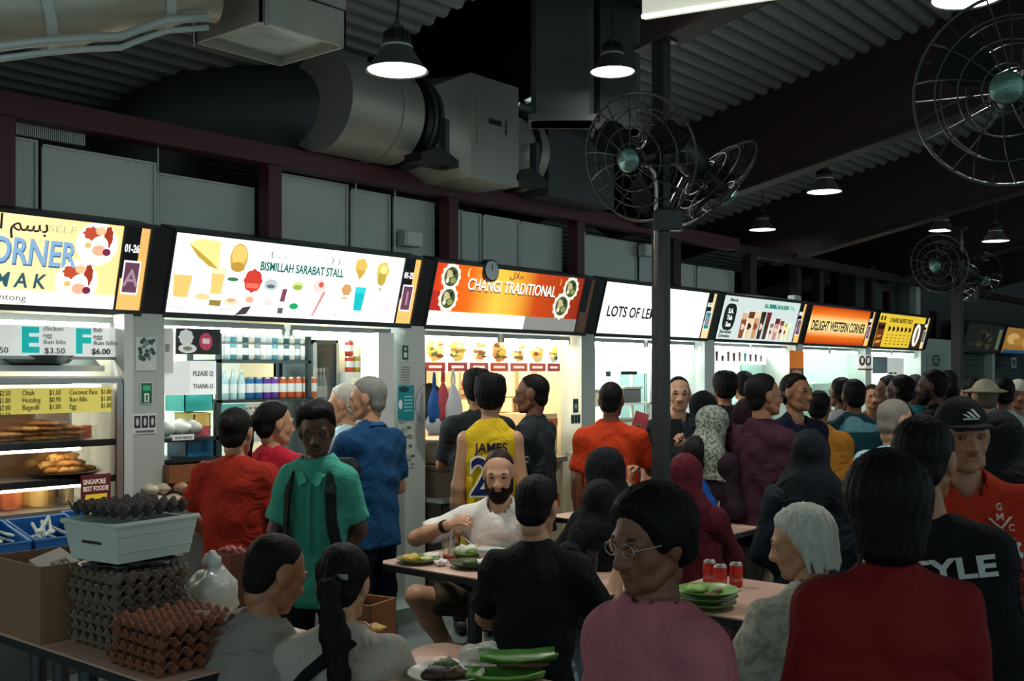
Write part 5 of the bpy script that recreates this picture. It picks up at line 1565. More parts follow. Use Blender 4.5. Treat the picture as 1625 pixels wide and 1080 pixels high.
def nets(F, lo, h):
    neg = F < 0
    c = neg[:-1, :-1, :-1].astype(np.int8)
    tot = sum(neg[i:F.shape[0] - 1 + i, j:F.shape[1] - 1 + j, k:F.shape[2] - 1 + k].astype(np.int8) for i in (0, 1) for j in (0, 1) for k in (0, 1))
    mix = (tot > 0) & (tot < 8)
    idx = np.argwhere(mix)
    if len(idx) == 0:
        return np.zeros((0, 3)), np.zeros((0, 4), int)
    num = -np.ones(mix.shape, np.int32)
    num[mix] = np.arange(len(idx))
    acc = np.zeros((len(idx), 3))
    cnt = np.zeros(len(idx))
    I, J, K = idx.T
    for ax in range(3):
        for u in (0, 1):
            for v in (0, 1):
                o0 = [0, 0, 0]
                o0[(ax + 1) % 3] = u
                o0[(ax + 2) % 3] = v
                o1 = list(o0)
                o1[ax] = 1
                f0 = F[I + o0[0], J + o0[1], K + o0[2]]
                f1 = F[I + o1[0], J + o1[1], K + o1[2]]
                m = (f0 < 0) != (f1 < 0)
                t = np.where(m, f0 / np.where(m, f0 - f1, 1), 0)
                p = np.tile(np.array(o0, float), (len(idx), 1))
                p[:, ax] = t
                acc[m] += p[m]
                cnt[m] += 1
    V = lo + h * (idx + acc / cnt[:, None])
    quads = []
    for ax in range(3):
        b, d = (ax + 1) % 3, (ax + 2) % 3
        sl0 = [slice(None)] * 3
        sl1 = [slice(None)] * 3
        sl0[ax] = slice(0, -1)
        sl1[ax] = slice(1, None)
        a0, a1 = neg[tuple(sl0)], neg[tuple(sl1)]
        cr = a0 != a1
        e = np.argwhere(cr)
        ok = (e[:, b] > 0) & (e[:, d] > 0) & (e[:, b] < F.shape[b] - 1) & (e[:, d] < F.shape[d] - 1)
        e = e[ok]
        fl = a0[tuple(e.T)]
        def cell(db, dd):
            q = e.copy()
            q[:, b] += db
            q[:, d] += dd
            return num[tuple(q.T)]
        q = np.stack([cell(-1, -1), cell(0, -1), cell(0, 0), cell(-1, 0)], 1)
        q[~fl] = q[~fl][:, ::-1]
        quads.append(q)
    Q = np.concatenate(quads)
    return V, Q[(Q >= 0).all(1)]


def np_obj(name, parts, mats, parent=None, smooth=True):
    """parts: list of (V, Q, material index)"""
    vs, fs, mi = [], [], []
    o = 0
    for V, Q, m in parts:
        vs.append(V)
        fs.append(Q + o)
        mi.append(np.full(len(Q), m, np.int32) if np.isscalar(m) else m)
        o += len(V)
    V = np.concatenate(vs)
    Q = np.concatenate(fs)
    M = np.concatenate(mi)
    me = bpy.data.meshes.new(name)
    me.vertices.add(len(V))
    me.vertices.foreach_set('co', V.astype(np.float32).ravel())
    me.loops.add(len(Q) * 4)
    me.loops.foreach_set('vertex_index', Q.astype(np.int32).ravel())
    me.polygons.add(len(Q))
    me.polygons.foreach_set('loop_start', np.arange(0, len(Q) * 4, 4, dtype=np.int32))
    me.polygons.foreach_set('loop_total', np.full(len(Q), 4, np.int32))
    for m in mats:
        me.materials.append(m)
    me.polygons.foreach_set('material_index', M.astype(np.int32))
    me.polygons.foreach_set('use_smooth', np.ones(len(Q), bool))
    me.update(calc_edges=True)
    me.validate()
    ob = bpy.data.objects.new(name, me)
    ob.parent = parent
    COL.objects.link(ob)
    return ob


def sstep(a, b, x):
    t = np.clip((x - a) / (b - a), 0, 1)
    return t * t * (3 - 2 * t)


# ---------------------------------------------------------------- head template (face towards +y, centre at mid height)
def make_head(h):
    f = Field((-0.12, -0.14, -0.21), (0.12, 0.15, 0.14), h, 0.007)
    f.ell((0, -0.012, 0.028), (0.074, 0.094, 0.086))
    f.ell((0, 0.028, -0.03), (0.056, 0.055, 0.078))
    f.ell((0, 0.040, -0.082), (0.043, 0.042, 0.030))
    for s in (-1, 1):
        f.ell((s * 0.036, 0.052, -0.030), (0.022, 0.024, 0.024))
        f.cone((s * 0.012, 0.081, 0.020), (s * 0.042, 0.068, 0.018), 0.010, 0.010)
        f.ell((s * 0.012, 0.093, -0.036), (0.009, 0.010, 0.008))
        f.ell((s * 0.076, -0.006, -0.008), (0.011, 0.019, 0.031))
        f.cone((s * 0.019, 0.081, 0.0095), (s * 0.045, 0.073, 0.0085), 0.0052, 0.005)
        f.cone((s * 0.020, 0.079, -0.0085), (s * 0.044, 0.072, -0.008), 0.004, 0.004)
        f.cone((s * 0.052, -0.005, -0.055), (s * 0.035, 0.045, -0.088), 0.016, 0.016)
    f.cone((0, 0.084, 0.008), (0, 0.107, -0.032), 0.007, 0.011)
    f.ell((0, 0.080, -0.060), (0.023, 0.012, 0.013))
    f.ell((0, 0.073, -0.098), (0.018, 0.016, 0.015))
    f.cone((0, -0.018, -0.05), (0, -0.022, -0.085), 0.050, 0.048)
    F = f.value()
    X, Y, Z = f.grid()
    for s in (-1, 1):
        u = np.sqrt(((X - s * 0.031) / 0.017) ** 2 + ((Y - 0.088) / 0.014) ** 2 + ((Z - 0.002) / 0.010) ** 2)
        F = np.maximum(F, -(u - 1) * 0.012)
    u = np.sqrt((X / 0.022) ** 2 + ((Y - 0.098) / 0.012) ** 2 + ((Z + 0.0615) / 0.0022) ** 2)
    F = np.maximum(F, -(u - 1) * 0.006)
    V, Q = f.mesh(F)
    c = V[Q].mean(1)
    mi = np.zeros(len(Q), np.int32)
    lip = (np.abs(c[:, 0]) < 0.022 - 0.6 * np.abs(c[:, 2] + 0.061)) & (np.abs(c[:, 2] + 0.061) < 0.011) & (c[:, 1] > 0.078)
    mi[lip] = 1
    parts = [(V, Q, mi)]
    def sph(cx, r, m, sq=(1, 1, 1)):
        mb = MB().ball((0, 0, 0), r, 10, 8)
        v = np.array(mb.v) * np.array(sq) + np.array(cx)
        q = np.array([t if len(t) == 4 else (t[0], t[1], t[2], t[2]) for t in mb.f])
        q = q[[len(set(t)) == 4 for t in q.tolist()]]
        parts.append((v, q, m))
    for s in (-1, 1):
        sph((s * 0.031, 0.0700, 0.0005), 0.0115, 2)
        sph((s * 0.031, 0.0780, 0.0005), 0.0058, 3, (1, 0.75, 1))
        mb = MB().tube([(s * 0.014, 0.0905, 0.020), (s * 0.030, 0.0885, 0.0265), (s * 0.049, 0.074, 0.021)], [0.0035, 0.0048, 0.0025], 8, caps=False)
        parts.append((np.array(mb.v), np.array(mb.f), 3))
    V = np.concatenate([p[0] for p in parts])
    o = 0
    Qs, Ms = [], []
    for v, q, m in parts:
        Qs.append(q + o)
        Ms.append(np.full(len(q), m, np.int32) if np.isscalar(m) else m)
        o += len(v)
    return V, np.concatenate(Qs), np.concatenate(Ms)


HEADS = {'fine': make_head(0.0045), 'low': make_head(0.008)}


# ---------------------------------------------------------------- hand templates: wrist at origin, fingers +y, palm -z, thumb +x (left hand)
def make_hand(curl, thumb=0.5, h=0.0042, spread=0.0):
    f = Field((-0.08, -0.05, -0.12), (0.10, 0.21, 0.06), h, 0.0028)
    f.cone((0, -0.03, 0), (0, 0.005, 0), 0.026, 0.025, flat=((0, 0, 1), 0.75))
    f.cone((0.004, 0.01, 0), (0.002, 0.075, 0.0), 0.030, 0.037, flat=((0, 0, 1), 0.40))
    for i, (x, L) in enumerate([(0.029, 0.070), (0.010, 0.078), (-0.010, 0.073), (-0.028, 0.058)]):
        c = curl[i]
        p = np.array([x, 0.082 - 0.004 * abs(i - 1), 0.002])
        an = 0.12
        sx = (x * 3.0) * spread
        for j, fr in enumerate((0.45, 0.30, 0.25)):
            an += c * (0.9 if j else 0.8)
            d = unit((sx, math.cos(an), -math.sin(an)))
            q = p + d * L * fr
            r = (0.0088, 0.0080, 0.0070)[j]
            f.cone(p, q, r, r * 0.92)
            p = q
    p = np.array([0.022, 0.025, -0.006])
    d = unit((0.75, 0.62, -0.25))
    q = p + d * 0.042
    f.cone(p, q, 0.015, 0.0105)
    d2 = unit((0.75 - thumb, 0.75, -0.25 - thumb * 0.6))
    q2 = q + d2 * 0.030
    f.cone(q, q2, 0.0102, 0.009)
    d3 = unit((0.55 - thumb * 1.6, 0.8, -0.3 - thumb * 0.8))
    f.cone(q2, q2 + d3 * 0.024, 0.009, 0.0075)
    return f.mesh()


HANDS = {'relax': make_hand((0.30, 0.38, 0.42, 0.48), 0.3), 'grip': make_hand((0.95, 1.05, 1.1, 1.1), 0.75), 'pinch': make_hand((0.75, 0.85, 0.55, 0.45), 0.8, spread=0.4), 'flat': make_hand((0.10, 0.1, 0.12, 0.16), 0.1, spread=0.5)}


# ---------------------------------------------------------------- hair, hats, scarves (head space)
def hair_mesh(style, h=0.0075):
    lo, hi = (-0.16, -0.20, -0.20), (0.16, 0.20, 0.20)
    if style in ('hijab', 'hijab_long'):
        lo, hi = (-0.34, -0.34, -0.62), (0.34, 0.30, 0.16)
        h = 0.011
    if style in ('ponytail', 'ponytail_long', 'long'):
        lo, hi = (-0.16, -0.24, -0.42), (0.16, 0.16, 0.20)
    f = Field(lo, hi, h, 0.009)
    X, Y, Z = f.grid()
    rn = random.Random(hash(style) % 97 if False else len(style) * 7)
    if style in ('hijab', 'hijab_long'):
        f.ell((0, -0.012, 0.020), (0.093, 0.112, 0.106))
        f.cone((0, 0.000, -0.05), (0, -0.01, -0.15), 0.098, 0.105, flat=((0, 1, 0), 0.98))
        f.cone((0, -0.02, -0.12), (0, -0.02, -0.24), 0.105, 0.185, flat=((0, 1, 0), 0.72))
        f.cone((0, -0.02, -0.23), (0, -0.01, -0.36 if style == 'hijab' else -0.50), 0.185, 0.225, flat=((0, 1, 0), 0.66))
        F = f.value()
        u = np.sqrt((X / 0.052) ** 2 + ((Y - 0.115) / 0.085) ** 2 + ((Z + 0.018) / 0.072) ** 2)
        F = np.maximum(F, -(u - 1) * 0.05)
        inner = np.sqrt(((X) / 0.080) ** 2 + ((Y + 0.012) / 0.099) ** 2 + ((Z - 0.020) / 0.094) ** 2)
        a = np.arctan2(X, Y)
        F = F + 0.006 * np.sin(9 * a + 14 * Z) * sstep(-0.10, -0.24, Z) + 0.0025 * np.sin(34 * Z + 3 * a + 12 * Y)
        F = np.maximum(F, -(Z + 0.37 if style == 'hijab' else Z + 0.52) - 0.03 * np.sin(2 * a))
        return f.mesh(F)
    if style in ('cap', 'bucket', 'skullcap', 'towel'):
        f.ell((0, -0.012, 0.034), (0.083, 0.104, 0.094))
        if style == 'towel':
            f.ell((0, -0.04, 0.09), (0.05, 0.06, 0.04))
        F = f.value()
        F = np.maximum(F, -(Z - (0.030 if style != 'bucket' else 0.045)) )
        if style == 'cap':
            g = Field(lo, hi, h, 0.004)
            g.ell((0, 0.095, 0.036), (0.072, 0.078, 0.0085))
            g.ell((0, -0.012, 0.128), (0.008, 0.008, 0.006))
            dz = 1.6 * X * X + 0.10 * np.clip(Y - 0.05, 0, 1)
            G = g.value()
            F = np.minimum(F, np.maximum(G, -(Y - 0.03)))
        if style == 'bucket':
            g = Field(lo, hi, h, 0.004)
            g.cone((0, -0.01, 0.062), (0, -0.01, 0.040), 0.085, 0.150, flat=((0, 0, 1), 0.10))
            F = np.minimum(F, g.value())
        return f.mesh(F)
    if style == 'beard':
        f.ell((0, 0.040, -0.085), (0.056, 0.058, 0.052))
        f.cone((-0.022, 0.090, -0.050), (0.022, 0.090, -0.050), 0.009, 0.009)
        f.ell((0, 0.065, -0.108), (0.040, 0.035, 0.034))
        for s in (-1, 1):
            f.cone((s * 0.062, 0.012, -0.035), (s * 0.055, 0.03, -0.08), 0.012, 0.018)
        F = f.value() + 0.0015 * np.sin(220 * X) * np.sin(190 * Z)
        mouth = np.sqrt((X / 0.022) ** 2 + ((Y - 0.10) / 0.03) ** 2 + ((Z + 0.062) / 0.0075) ** 2)
        F = np.maximum(F, -(mouth - 1) * 0.008)
        cheek = np.sqrt((np.abs(X) / 0.040) ** 2 + ((Y - 0.10) / 0.055) ** 2 + ((Z + 0.022) / 0.030) ** 2)
        F = np.maximum(F, -(cheek - 1) * 0.02)
        return f.mesh(F)
    g = {'short': 0.0, 'big': 0.012, 'crop': -0.004, 'buzz': -0.007, 'balding': -0.006, 'bun': 0.0, 'ponytail': 0.0, 'ponytail_long': 0.002, 'bob': 0.010, 'mullet': 0.006, 'long': 0.006, 'pixie': 0.016}[style]
    f.ell((0, -0.014, 0.034), (0.081 + g, 0.101 + g, 0.089 + g * 0.9))
    f.ell((0, -0.046, -0.042), (0.064 + g * 0.7, 0.052 + g * 0.7, 0.066))
    bot = -0.088
    if style == 'bob':
        f.cone((0, -0.03, 0.02), (0, -0.032, -0.085), 0.095, 0.074)
        bot = -0.135
    if style == 'mullet':
        for k in range(9):
            a = -1.5 + 3.0 * k / 8
            f.cone((0.075 * math.sin(a), -0.085 * math.cos(a), 0.0), (0.070 * math.sin(a) * 1.1, -0.095 * math.cos(a) - 0.006, -0.095 - 0.02 * math.sin(k * 3)), 0.020, 0.008)
        bot = -0.14
    if style == 'bun':
        f.ell((0, -0.118, 0.03), (0.035, 0.028, 0.035))
    if style == 'ponytail':
        for p, q, r0, r1 in [((0, -0.105, 0.02), (0, -0.135, 0.01), 0.014, 0.020), ((0, -0.135, 0.01), (0, -0.140, -0.10), 0.020, 0.022), ((0, -0.140, -0.10), (0, -0.125, -0.2), 0.022, 0.008)]:
            f.cone(p, q, r0, r1)
    if style == 'ponytail_long':
        for p, q, r0, r1 in [((0, -0.105, 0.0), (0, -0.135, -0.03), 0.018, 0.030), ((0, -0.135, -0.03), (0.035, -0.138, -0.17), 0.030, 0.042), ((0.035, -0.138, -0.17), (0.055, -0.128, -0.28), 0.042, 0.030), ((0.055, -0.128, -0.28), (0.045, -0.12, -0.36), 0.030, 0.006)]:
            f.cone(p, q, r0, r1, flat=((0, 1, 0), 0.7))
    if style == 'long':
        f.cone((0, -0.05, 0.0), (0, -0.06, -0.28), 0.085, 0.075, flat=((0, 1, 0), 0.6))
        bot = -0.32
    if style == 'big':
        for k in range(14):
            a = 2 * pi * k / 14
            f.ell((0.05 * math.cos(a), -0.02 + 0.06 * math.sin(a), 0.09 + 0.012 * math.sin(k * 2.7)), (0.030, 0.030, 0.026))
    F = f.value()
    zmin = bot + (0.060 - bot) * sstep(-0.055, 0.055, Y + 0 * Z)
    if style == 'balding':
        zmin = zmin + 0.055 * sstep(0.02, 0.085, Y) * (0.55 + 0.45 * sstep(0.012, 0.04, np.abs(X)))
    if style == 'bob':
        zmin = bot + (0.055 - bot) * sstep(0.020, 0.075, Y)
    if style == 'pixie':
        zmin = -0.095 + 0.05 * sstep(-0.04, 0.0, Y) + 0.105 * sstep(0.025, 0.075, Y)
    if style in ('ponytail', 'ponytail_long', 'bun'):
        back = -0.5
        zmin = np.where((Y < -0.095), back, -0.085 + 0.143 * sstep(-0.055, 0.055, Y))
    if style in ('long', 'mullet'):
        zmin = np.where(Y < -0.01, bot, zmin)
    ed = Z - zmin
    F = F + (0.013 + max(g, 0)) * (1 - sstep(-0.005, 0.045 if style != 'bob' else 0.02, ed)) * (1.0 if style not in ('bob', 'long', 'mullet') else 0.7) * (Y > -0.105)
    F = np.maximum(F, -ed)
    a = np.arctan2(X, Y + 0.01)
    amp = {'buzz': 0.0, 'balding': 0.0005, 'crop': 0.001, 'bob': 0.002, 'mullet': 0.003}.get(style, 0.002)
    F = F + amp * (np.sin(26 * a + 30 * Z) + 0.7 * np.sin(61 * a + 20 * Y))
    return f.mesh(F)


HAIR = {}


def hair_of(style):
    if style not in HAIR:
        HAIR[style] = hair_mesh(style)
    return HAIR[style]


# ---------------------------------------------------------------- materials for people
SKIN = {'pale': 'c99a7c', 'fair': 'b98a68', 'tan': '9c6a4a', 'brown': '6f4630', 'dark': '4a2d20'}


def skin_mats(tone):
    c = SKIN[tone]
    b = hexc(c)
    return [mat('skin_' + tone, c, 0.5, vary=0.10, scale=20, bump=0.08, bscale=180), mat('lips_' + tone, tuple(min(1, v * k) for v, k in zip(b, (0.92, 0.74, 0.72))), 0.4),
            mat('eye_white', '9a9088', 0.3), mat('eye_dark', '15100d', 0.35)]


def cloth(hexcol, pattern=None, rough=0.85):
    name = 'cloth_%s_%s' % (hexcol, pattern)
    if name in MATS:
        return MATS[name]
    m = mat(name, hexcol, rough, vary=0.10, scale=4, bump=1.0, bscale=7, spec=0.2)
    for n_ in m.node_tree.nodes:
        if n_.bl_idname == 'ShaderNodeBump':
            n_.inputs['Distance'].default_value = 0.022
        if n_.bl_idname == 'ShaderNodeTexNoise' and abs(n_.inputs['Scale'].default_value - 7) < 0.01:
            n_.inputs['Distortion'].default_value = 1.6
            n_.inputs['Detail'].default_value = 2
    if pattern:
        nt = m.node_tree
        b = nt.nodes['Principled BSDF']
        tc = nt.nodes.new('ShaderNodeTexCoord')
        kind, c2 = pattern[0], pattern[1]
        if kind == 'speckle':
            tx = nt.nodes.new('ShaderNodeTexNoise')
            tx.inputs['Scale'].default_value = pattern[2]
            tx.inputs['Detail'].default_value = 2
            nt.links.new(tc.outputs['Object'], tx.inputs['Vector'])
            src = tx.outputs['Fac']
            lo_, hi_ = 0.48, 0.56
        else:
            tx = nt.nodes.new('ShaderNodeTexWave')
            tx.bands_direction = 'Z' if kind == 'stripe' else 'X'
            tx.inputs['Scale'].default_value = pattern[2]
            nt.links.new(tc.outputs['Object'], tx.inputs['Vector'])
            src = tx.outputs['Fac']
            lo_, hi_ = 0.45, 0.6
        cr = nt.nodes.new('ShaderNodeValToRGB')
        cr.color_ramp.elements[0].position = lo_
        cr.color_ramp.elements[1].position = hi_
        cr.color_ramp.elements[0].color = (*hexc(hexcol), 1)
        cr.color_ramp.elements[1].color = (*hexc(c2), 1)
        nt.links.new(src, cr.inputs[0])
        nt.links.new(cr.outputs[0], b.inputs['Base Color'])
    return m


def hairmat(h):
    return mat('hair_' + h, h, 0.6, vary=0.35, scale=60, stretch=(1, 1, 0.2), bump=0.4, bscale=120, spec=0.15)


ARMS = {'down': ((0.16, -0.06, -1), (0.02, 0.22, -1), 'relax', None), 'table': ((0.25, 0.55, -0.8), (-0.30, 0.92, 0.10), 'relax', (0, 0, -1)), 'counter': ((0.18, 0.45, -0.9), (-0.1, 0.95, -0.05), 'relax', (0, 0, -1)),
        'eat': ((0.35, 0.35, -0.85), (-0.55, 0.45, 0.75), 'pinch', None), 'phone': ((0.15, 0.40, -0.88), (-0.35, 0.50, 0.85), 'grip', None), 'behind': ((0.2, -0.25, -0.95), (-0.6, 0.1, -0.8), 'relax', None), 'bend': ((0.22, 0.05, -1), (-0.15, 0.9, -0.3), 'relax', None)}


def basis(y, n):
    y = unit(y)
    n = np.asarray(n, float)
    n = n - y * (n @ y)
    if np.linalg.norm(n) < 1e-4:
        n = np.cross(y, (1, 0, 0.01))
    n = unit(n)
    z = -n
    x = np.cross(y, z)
    return np.stack([x, y, z], 1)


def person(label, px_, ytop, t, face=0, sit=False, s=None, lean=0.0, tone='tan', hair='short', hcol='15120f', hat=None, hatcol='222222',
           shirt='888888', spat=None, sleeve='short', lower='long', pants='23262b', arms=('down', 'down'), head=(0, 0, 0), wide=1.0, detail='low', hem=0.12,
           beard=None, neck=0.062, hijab=None, hpat=None, glasses=False, group=None, hipz=None, skirt_to=0.1, legs=None, pivot=None, side=0.0, hs=1.0, loose=0.0, nk=0.0):
    """px_, ytop: crown of the head in the photograph; t: distance along the view; face: 0 looks away, 90 to the left, 180 to the viewer"""
    crown = at(px_, ytop, t)
    zt = crown.z
    th = HEAD + math.radians(face)
    rz = th - pi / 2
    cosr, sinr = math.cos(rz), math.sin(rz)
    given = s is not None
    if s is None:
        s = zt / 1.70 if not sit else 0.97
    up = unit((math.sin(side), math.sin(lean) * math.cos(side), math.cos(lean) * math.cos(side)))
    upn = unit(up + np.array([0, 0.15, 0.6]))          # neck tends to the vertical
    hipz = (0.93 * s if not sit else None) if hipz is None else hipz
    topoff = (up * 0.50 * s + upn * (0.165 + nk) * s)[2] + 0.112 * s * hs
    if sit or lean or side or given:
        hipz = zt - topoff
    hip = np.array([0, 0, hipz])
    neckb = hip + up * 0.50 * s
    hc = neckb + upn * (0.165 + nk) * s
    xr = np.array([1.0, 0, 0])
    xr = unit(xr - up * (xr @ up))
    fw = unit(np.cross(up, xr))
    sh = {1: hip + up * 0.418 * s + xr * 0.168 * s * wide, -1: hip + up * 0.418 * s - xr * 0.168 * s * wide}
    # origin: put the crown at the asked place
    off = np.array([hc[0] * cosr - hc[1] * sinr, hc[0] * sinr + hc[1] * cosr])
    origin = Vector((crown.x - off[0], crown.y - off[1], 0))
    # legs
    kn, an = {}, {}
    hj = {}
    for sd in (1, -1):
        hj[sd] = hip + np.array([sd * 0.076 * s, 0, -0.02 * s])
        if legs is not None:
            kn[sd] = np.array(legs[sd][0], float)
            an[sd] = np.array(legs[sd][1], float)
        elif sit:
            kn[sd] = np.array([sd * 0.13 * s, 0.42 * s, max(hipz - 0.02, 0.44 * s)])
            an[sd] = np.array([sd * 0.13 * s, 0.40 * s, 0.085 * s])
        else:
            kn[sd] = np.array([sd * 0.095 * s, 0.015, hipz * 0.51])
            an[sd] = np.array([sd * 0.095 * s, -0.02, 0.085 * s])
    el, wr, wdv, hk, hn = {}, {}, {}, {}, {}
    for sd, spec in ((-1, arms[0]), (1, arms[1])):
        e, w_, hand, pn = ARMS[spec] if isinstance(spec, str) else spec
        m = np.array([sd, 1, 1])
        e, w_ = unit(e) * m, unit(w_) * m
        el[sd] = sh[sd] + e * 0.275 * s
        wr[sd] = el[sd] + w_ * 0.245 * s
        wdv[sd] = w_
        hk[sd] = hand
        hn[sd] = np.array(pn) * m if pn is not None else np.array([-sd, 0.1, 0.0])
    fine = detail == 'fine'
    hb = 0.0135 if fine else 0.019
    sk = skin_mats(tone)
    allp = np.array([hip, neckb, hc] + list(el.values()) + list(wr.values()) + list(kn.values()) + list(an.values()) + list(sh.values()))
    lo, hi = allp.min(0) - 0.26 * s, allp.max(0) + 0.26 * s
    lo[2] = -0.03
    yaw, pit, rol = [math.radians(a) for a in head]
    Rh = np.array(Matrix.Rotation(yaw, 3, 'Z') @ Matrix.Rotation(-pit, 3, 'X') @ Matrix.Rotation(rol, 3, 'Y'))
    hsz = s * hs
    tf = lambda v: (v * hsz) @ Rh.T + hc
    # ---- body (skin)
    f = Field(lo, hi, hb, 0.012)
    FL = (fw, 0.66)
    f.cone(hip, hip + up * 0.20 * s, 0.125 * s * wide, 0.112 * s * wide, flat=FL)
    f.cone(hip + up * 0.20 * s, hip + up * 0.32 * s, 0.112 * s * wide, 0.118 * s * wide, flat=FL)
    f.cone(sh[-1], sh[1], 0.040 * s, 0.040 * s)
    f.cone(hip + up * 0.40 * s, neckb, 0.058 * s, 0.050 * s)
    f.cone(neckb, hc + (Rh @ np.array([0, -0.018, -0.05])) * hsz, 0.050 * s, 0.049 * s)
    for sd in (1, -1):
        f.cone(sh[sd], el[sd], 0.044 * s, 0.036 * s)
        f.cone(el[sd], el[sd] * 0.65 + wr[sd] * 0.35, 0.036 * s, 0.037 * s)
        f.cone(el[sd] * 0.65 + wr[sd] * 0.35, wr[sd], 0.037 * s, 0.025 * s)
        f.cone(hj[sd], kn[sd], 0.072 * s, 0.050 * s)
        mid = kn[sd] * 0.68 + an[sd] * 0.32
        f.cone(kn[sd], mid, 0.050 * s, 0.052 * s)
        f.cone(mid, an[sd], 0.052 * s, 0.034 * s)
        f.cone(an[sd] + np.array([0, -0.02, -0.035]) * s, an[sd] + np.array([0, 0.13, -0.055]) * s, 0.036 * s, 0.026 * s)
    V, Q = f.mesh()
    parts = [(V, Q, 0)]
    # head
    Vh, Qh, Mh = HEADS['fine' if fine else 'low']
    parts.append((tf(Vh), Qh, Mh))
    for sd in (1, -1):
        hv, hq = HANDS[hk[sd]]
        hv = hv.copy()
        hq2 = hq
        if sd == 1:
            hv = hv * np.array([-1, 1, 1])
            hq2 = hq[:, ::-1]
        Bm = basis(wdv[sd], hn[sd])
        parts.append(((hv * s * 0.97) @ Bm.T + wr[sd], hq2, 0))
    body = np_obj('person', parts, sk)
    body.location = origin
    body.rotation_euler = (0, 0, rz)
    tag(body, label, 'person', group or 'people in the food hall')
    body['hc'] = [float(v) for v in hc]
    rnd = random.Random(int(px_ * 7 + ytop))
    ph = [rnd.uniform(0, 6.28) for _ in range(8)]
    # ---- upper garment
    hs_ = 0.0125 if fine else 0.0165
    if shirt:
        lo2 = np.minimum.reduce([hip - 0.30 * s, sh[1] - 0.2, sh[-1] - 0.2] + [p - 0.12 for p in el.values()] + ([p - 0.1 for p in wr.values()] if sleeve == 'long' else []))
        hi2 = np.maximum.reduce([hip + 0.30 * s, sh[1] + 0.2, sh[-1] + 0.2] + [p + 0.12 for p in el.values()] + ([p + 0.1 for p in wr.values()] if sleeve == 'long' else []))
        lo2[2] = max(lo2[2], hip[2] - hem * s - 0.12)
        g = Field(lo2, hi2, hs_, 0.020)
        e = 0.014 + loose
        g.cone(hip - up * (hem + 0.05) * s, hip + up * 0.20 * s, (0.160 * wide + e) * s, (0.138 * wide + e) * s, flat=FL)
        g.cone(hip + up * 0.20 * s, hip + up * 0.325 * s, (0.138 * wide + e) * s, (0.140 * wide + e) * s, flat=FL)
        if sleeve != 'none':
            g.cone(sh[-1], sh[1], (0.052 + loose * 0.3) * s, (0.052 + loose * 0.3) * s)
        else:
            g.cone(sh[-1] * 0.72 + sh[1] * 0.28, sh[1] * 0.72 + sh[-1] * 0.28, 0.058 * s, 0.058 * s)
        g.cone(hip + up * 0.385 * s, hip + up * 0.468 * s, 0.098 * s, (neck + 0.014) * s, flat=(fw, 0.95))
        for sd in (1, -1):
            g.cone(sh[sd] * 0.9 + sh[-sd] * 0.1, neckb + xr * sd * 0.03 * s, 0.046 * s, 0.040 * s)
        for sd in (1, -1):
            if sleeve == 'short':
                q = sh[sd] + (el[sd] - sh[sd]) * 0.80
                g.cone(sh[sd], q, (0.060 + loose * 0.5) * s, (0.064 + loose * 0.7) * s, cut=True)
            elif sleeve == 'long':
                g.cone(sh[sd], el[sd], (0.060 + loose * 0.5) * s, (0.052 + loose * 0.5) * s)
                g.cone(el[sd], el[sd] + (wr[sd] - el[sd]) * 0.96, (0.052 + loose * 0.5) * s, (0.042 + loose * 0.4) * s, cut=True)
        F = g.value()
        X, Y, Z = g.grid()
        # wrinkles
        wv = 0.0052 * np.sin(26 * X + 14 * Z + ph[0] + 1.5 * np.sin(9 * Z + ph[1])) * np.sin(17 * Z - 9 * X + 6 * Y + ph[2]) + 0.0042 * np.sin(43 * Z + 21 * Y + 3 * np.sin(15 * X + ph[3]) + ph[4]) * np.sin(20 * X + ph[5])
        fold = 0.0045 * np.sin(38 * (X * math.cos(ph[6]) + Y * math.sin(ph[6])) + 2.2 * np.sin(7 * Z + ph[7])) * sstep(hip[2] + 0.30 * s, hip[2] + 0.05 * s, Z)
        F = F + (wv + fold) * s
        # hem, neck opening
        dn = (X - hip[0]) * up[0] + (Y - hip[1]) * up[1] + (Z - hip[2]) * up[2]
        armw = np.zeros_like(dn)
        F = np.where(np.abs(X) < 0.22 * s * wide, np.maximum(F, -(dn + hem * s)), F)
        fo = 0.026 - 2.4 * max(0, neck - 0.06)
        a0 = neckb + upn * (-0.008 + 1.2 * max(0, neck - 0.062)) * s + fw * fo * s
        a1 = neckb + upn * 0.20 * s + fw * fo * s
        d = a1 - a0
        tt = np.clip(((X - a0[0]) * d[0] + (Y - a0[1]) * d[1] + (Z - a0[2]) * d[2]) / (d @ d), 0, 1)
        nd = np.sqrt((X - a0[0] - tt * d[0]) ** 2 + (Y - a0[1] - tt * d[1]) ** 2 + (Z - a0[2] - tt * d[2]) ** 2) - neck * s
        F = np.maximum(F, -nd)
        V, Q = g.mesh(F)
        np_obj('shirt', [(V, Q, 0)], [cloth(shirt, spat)], body)
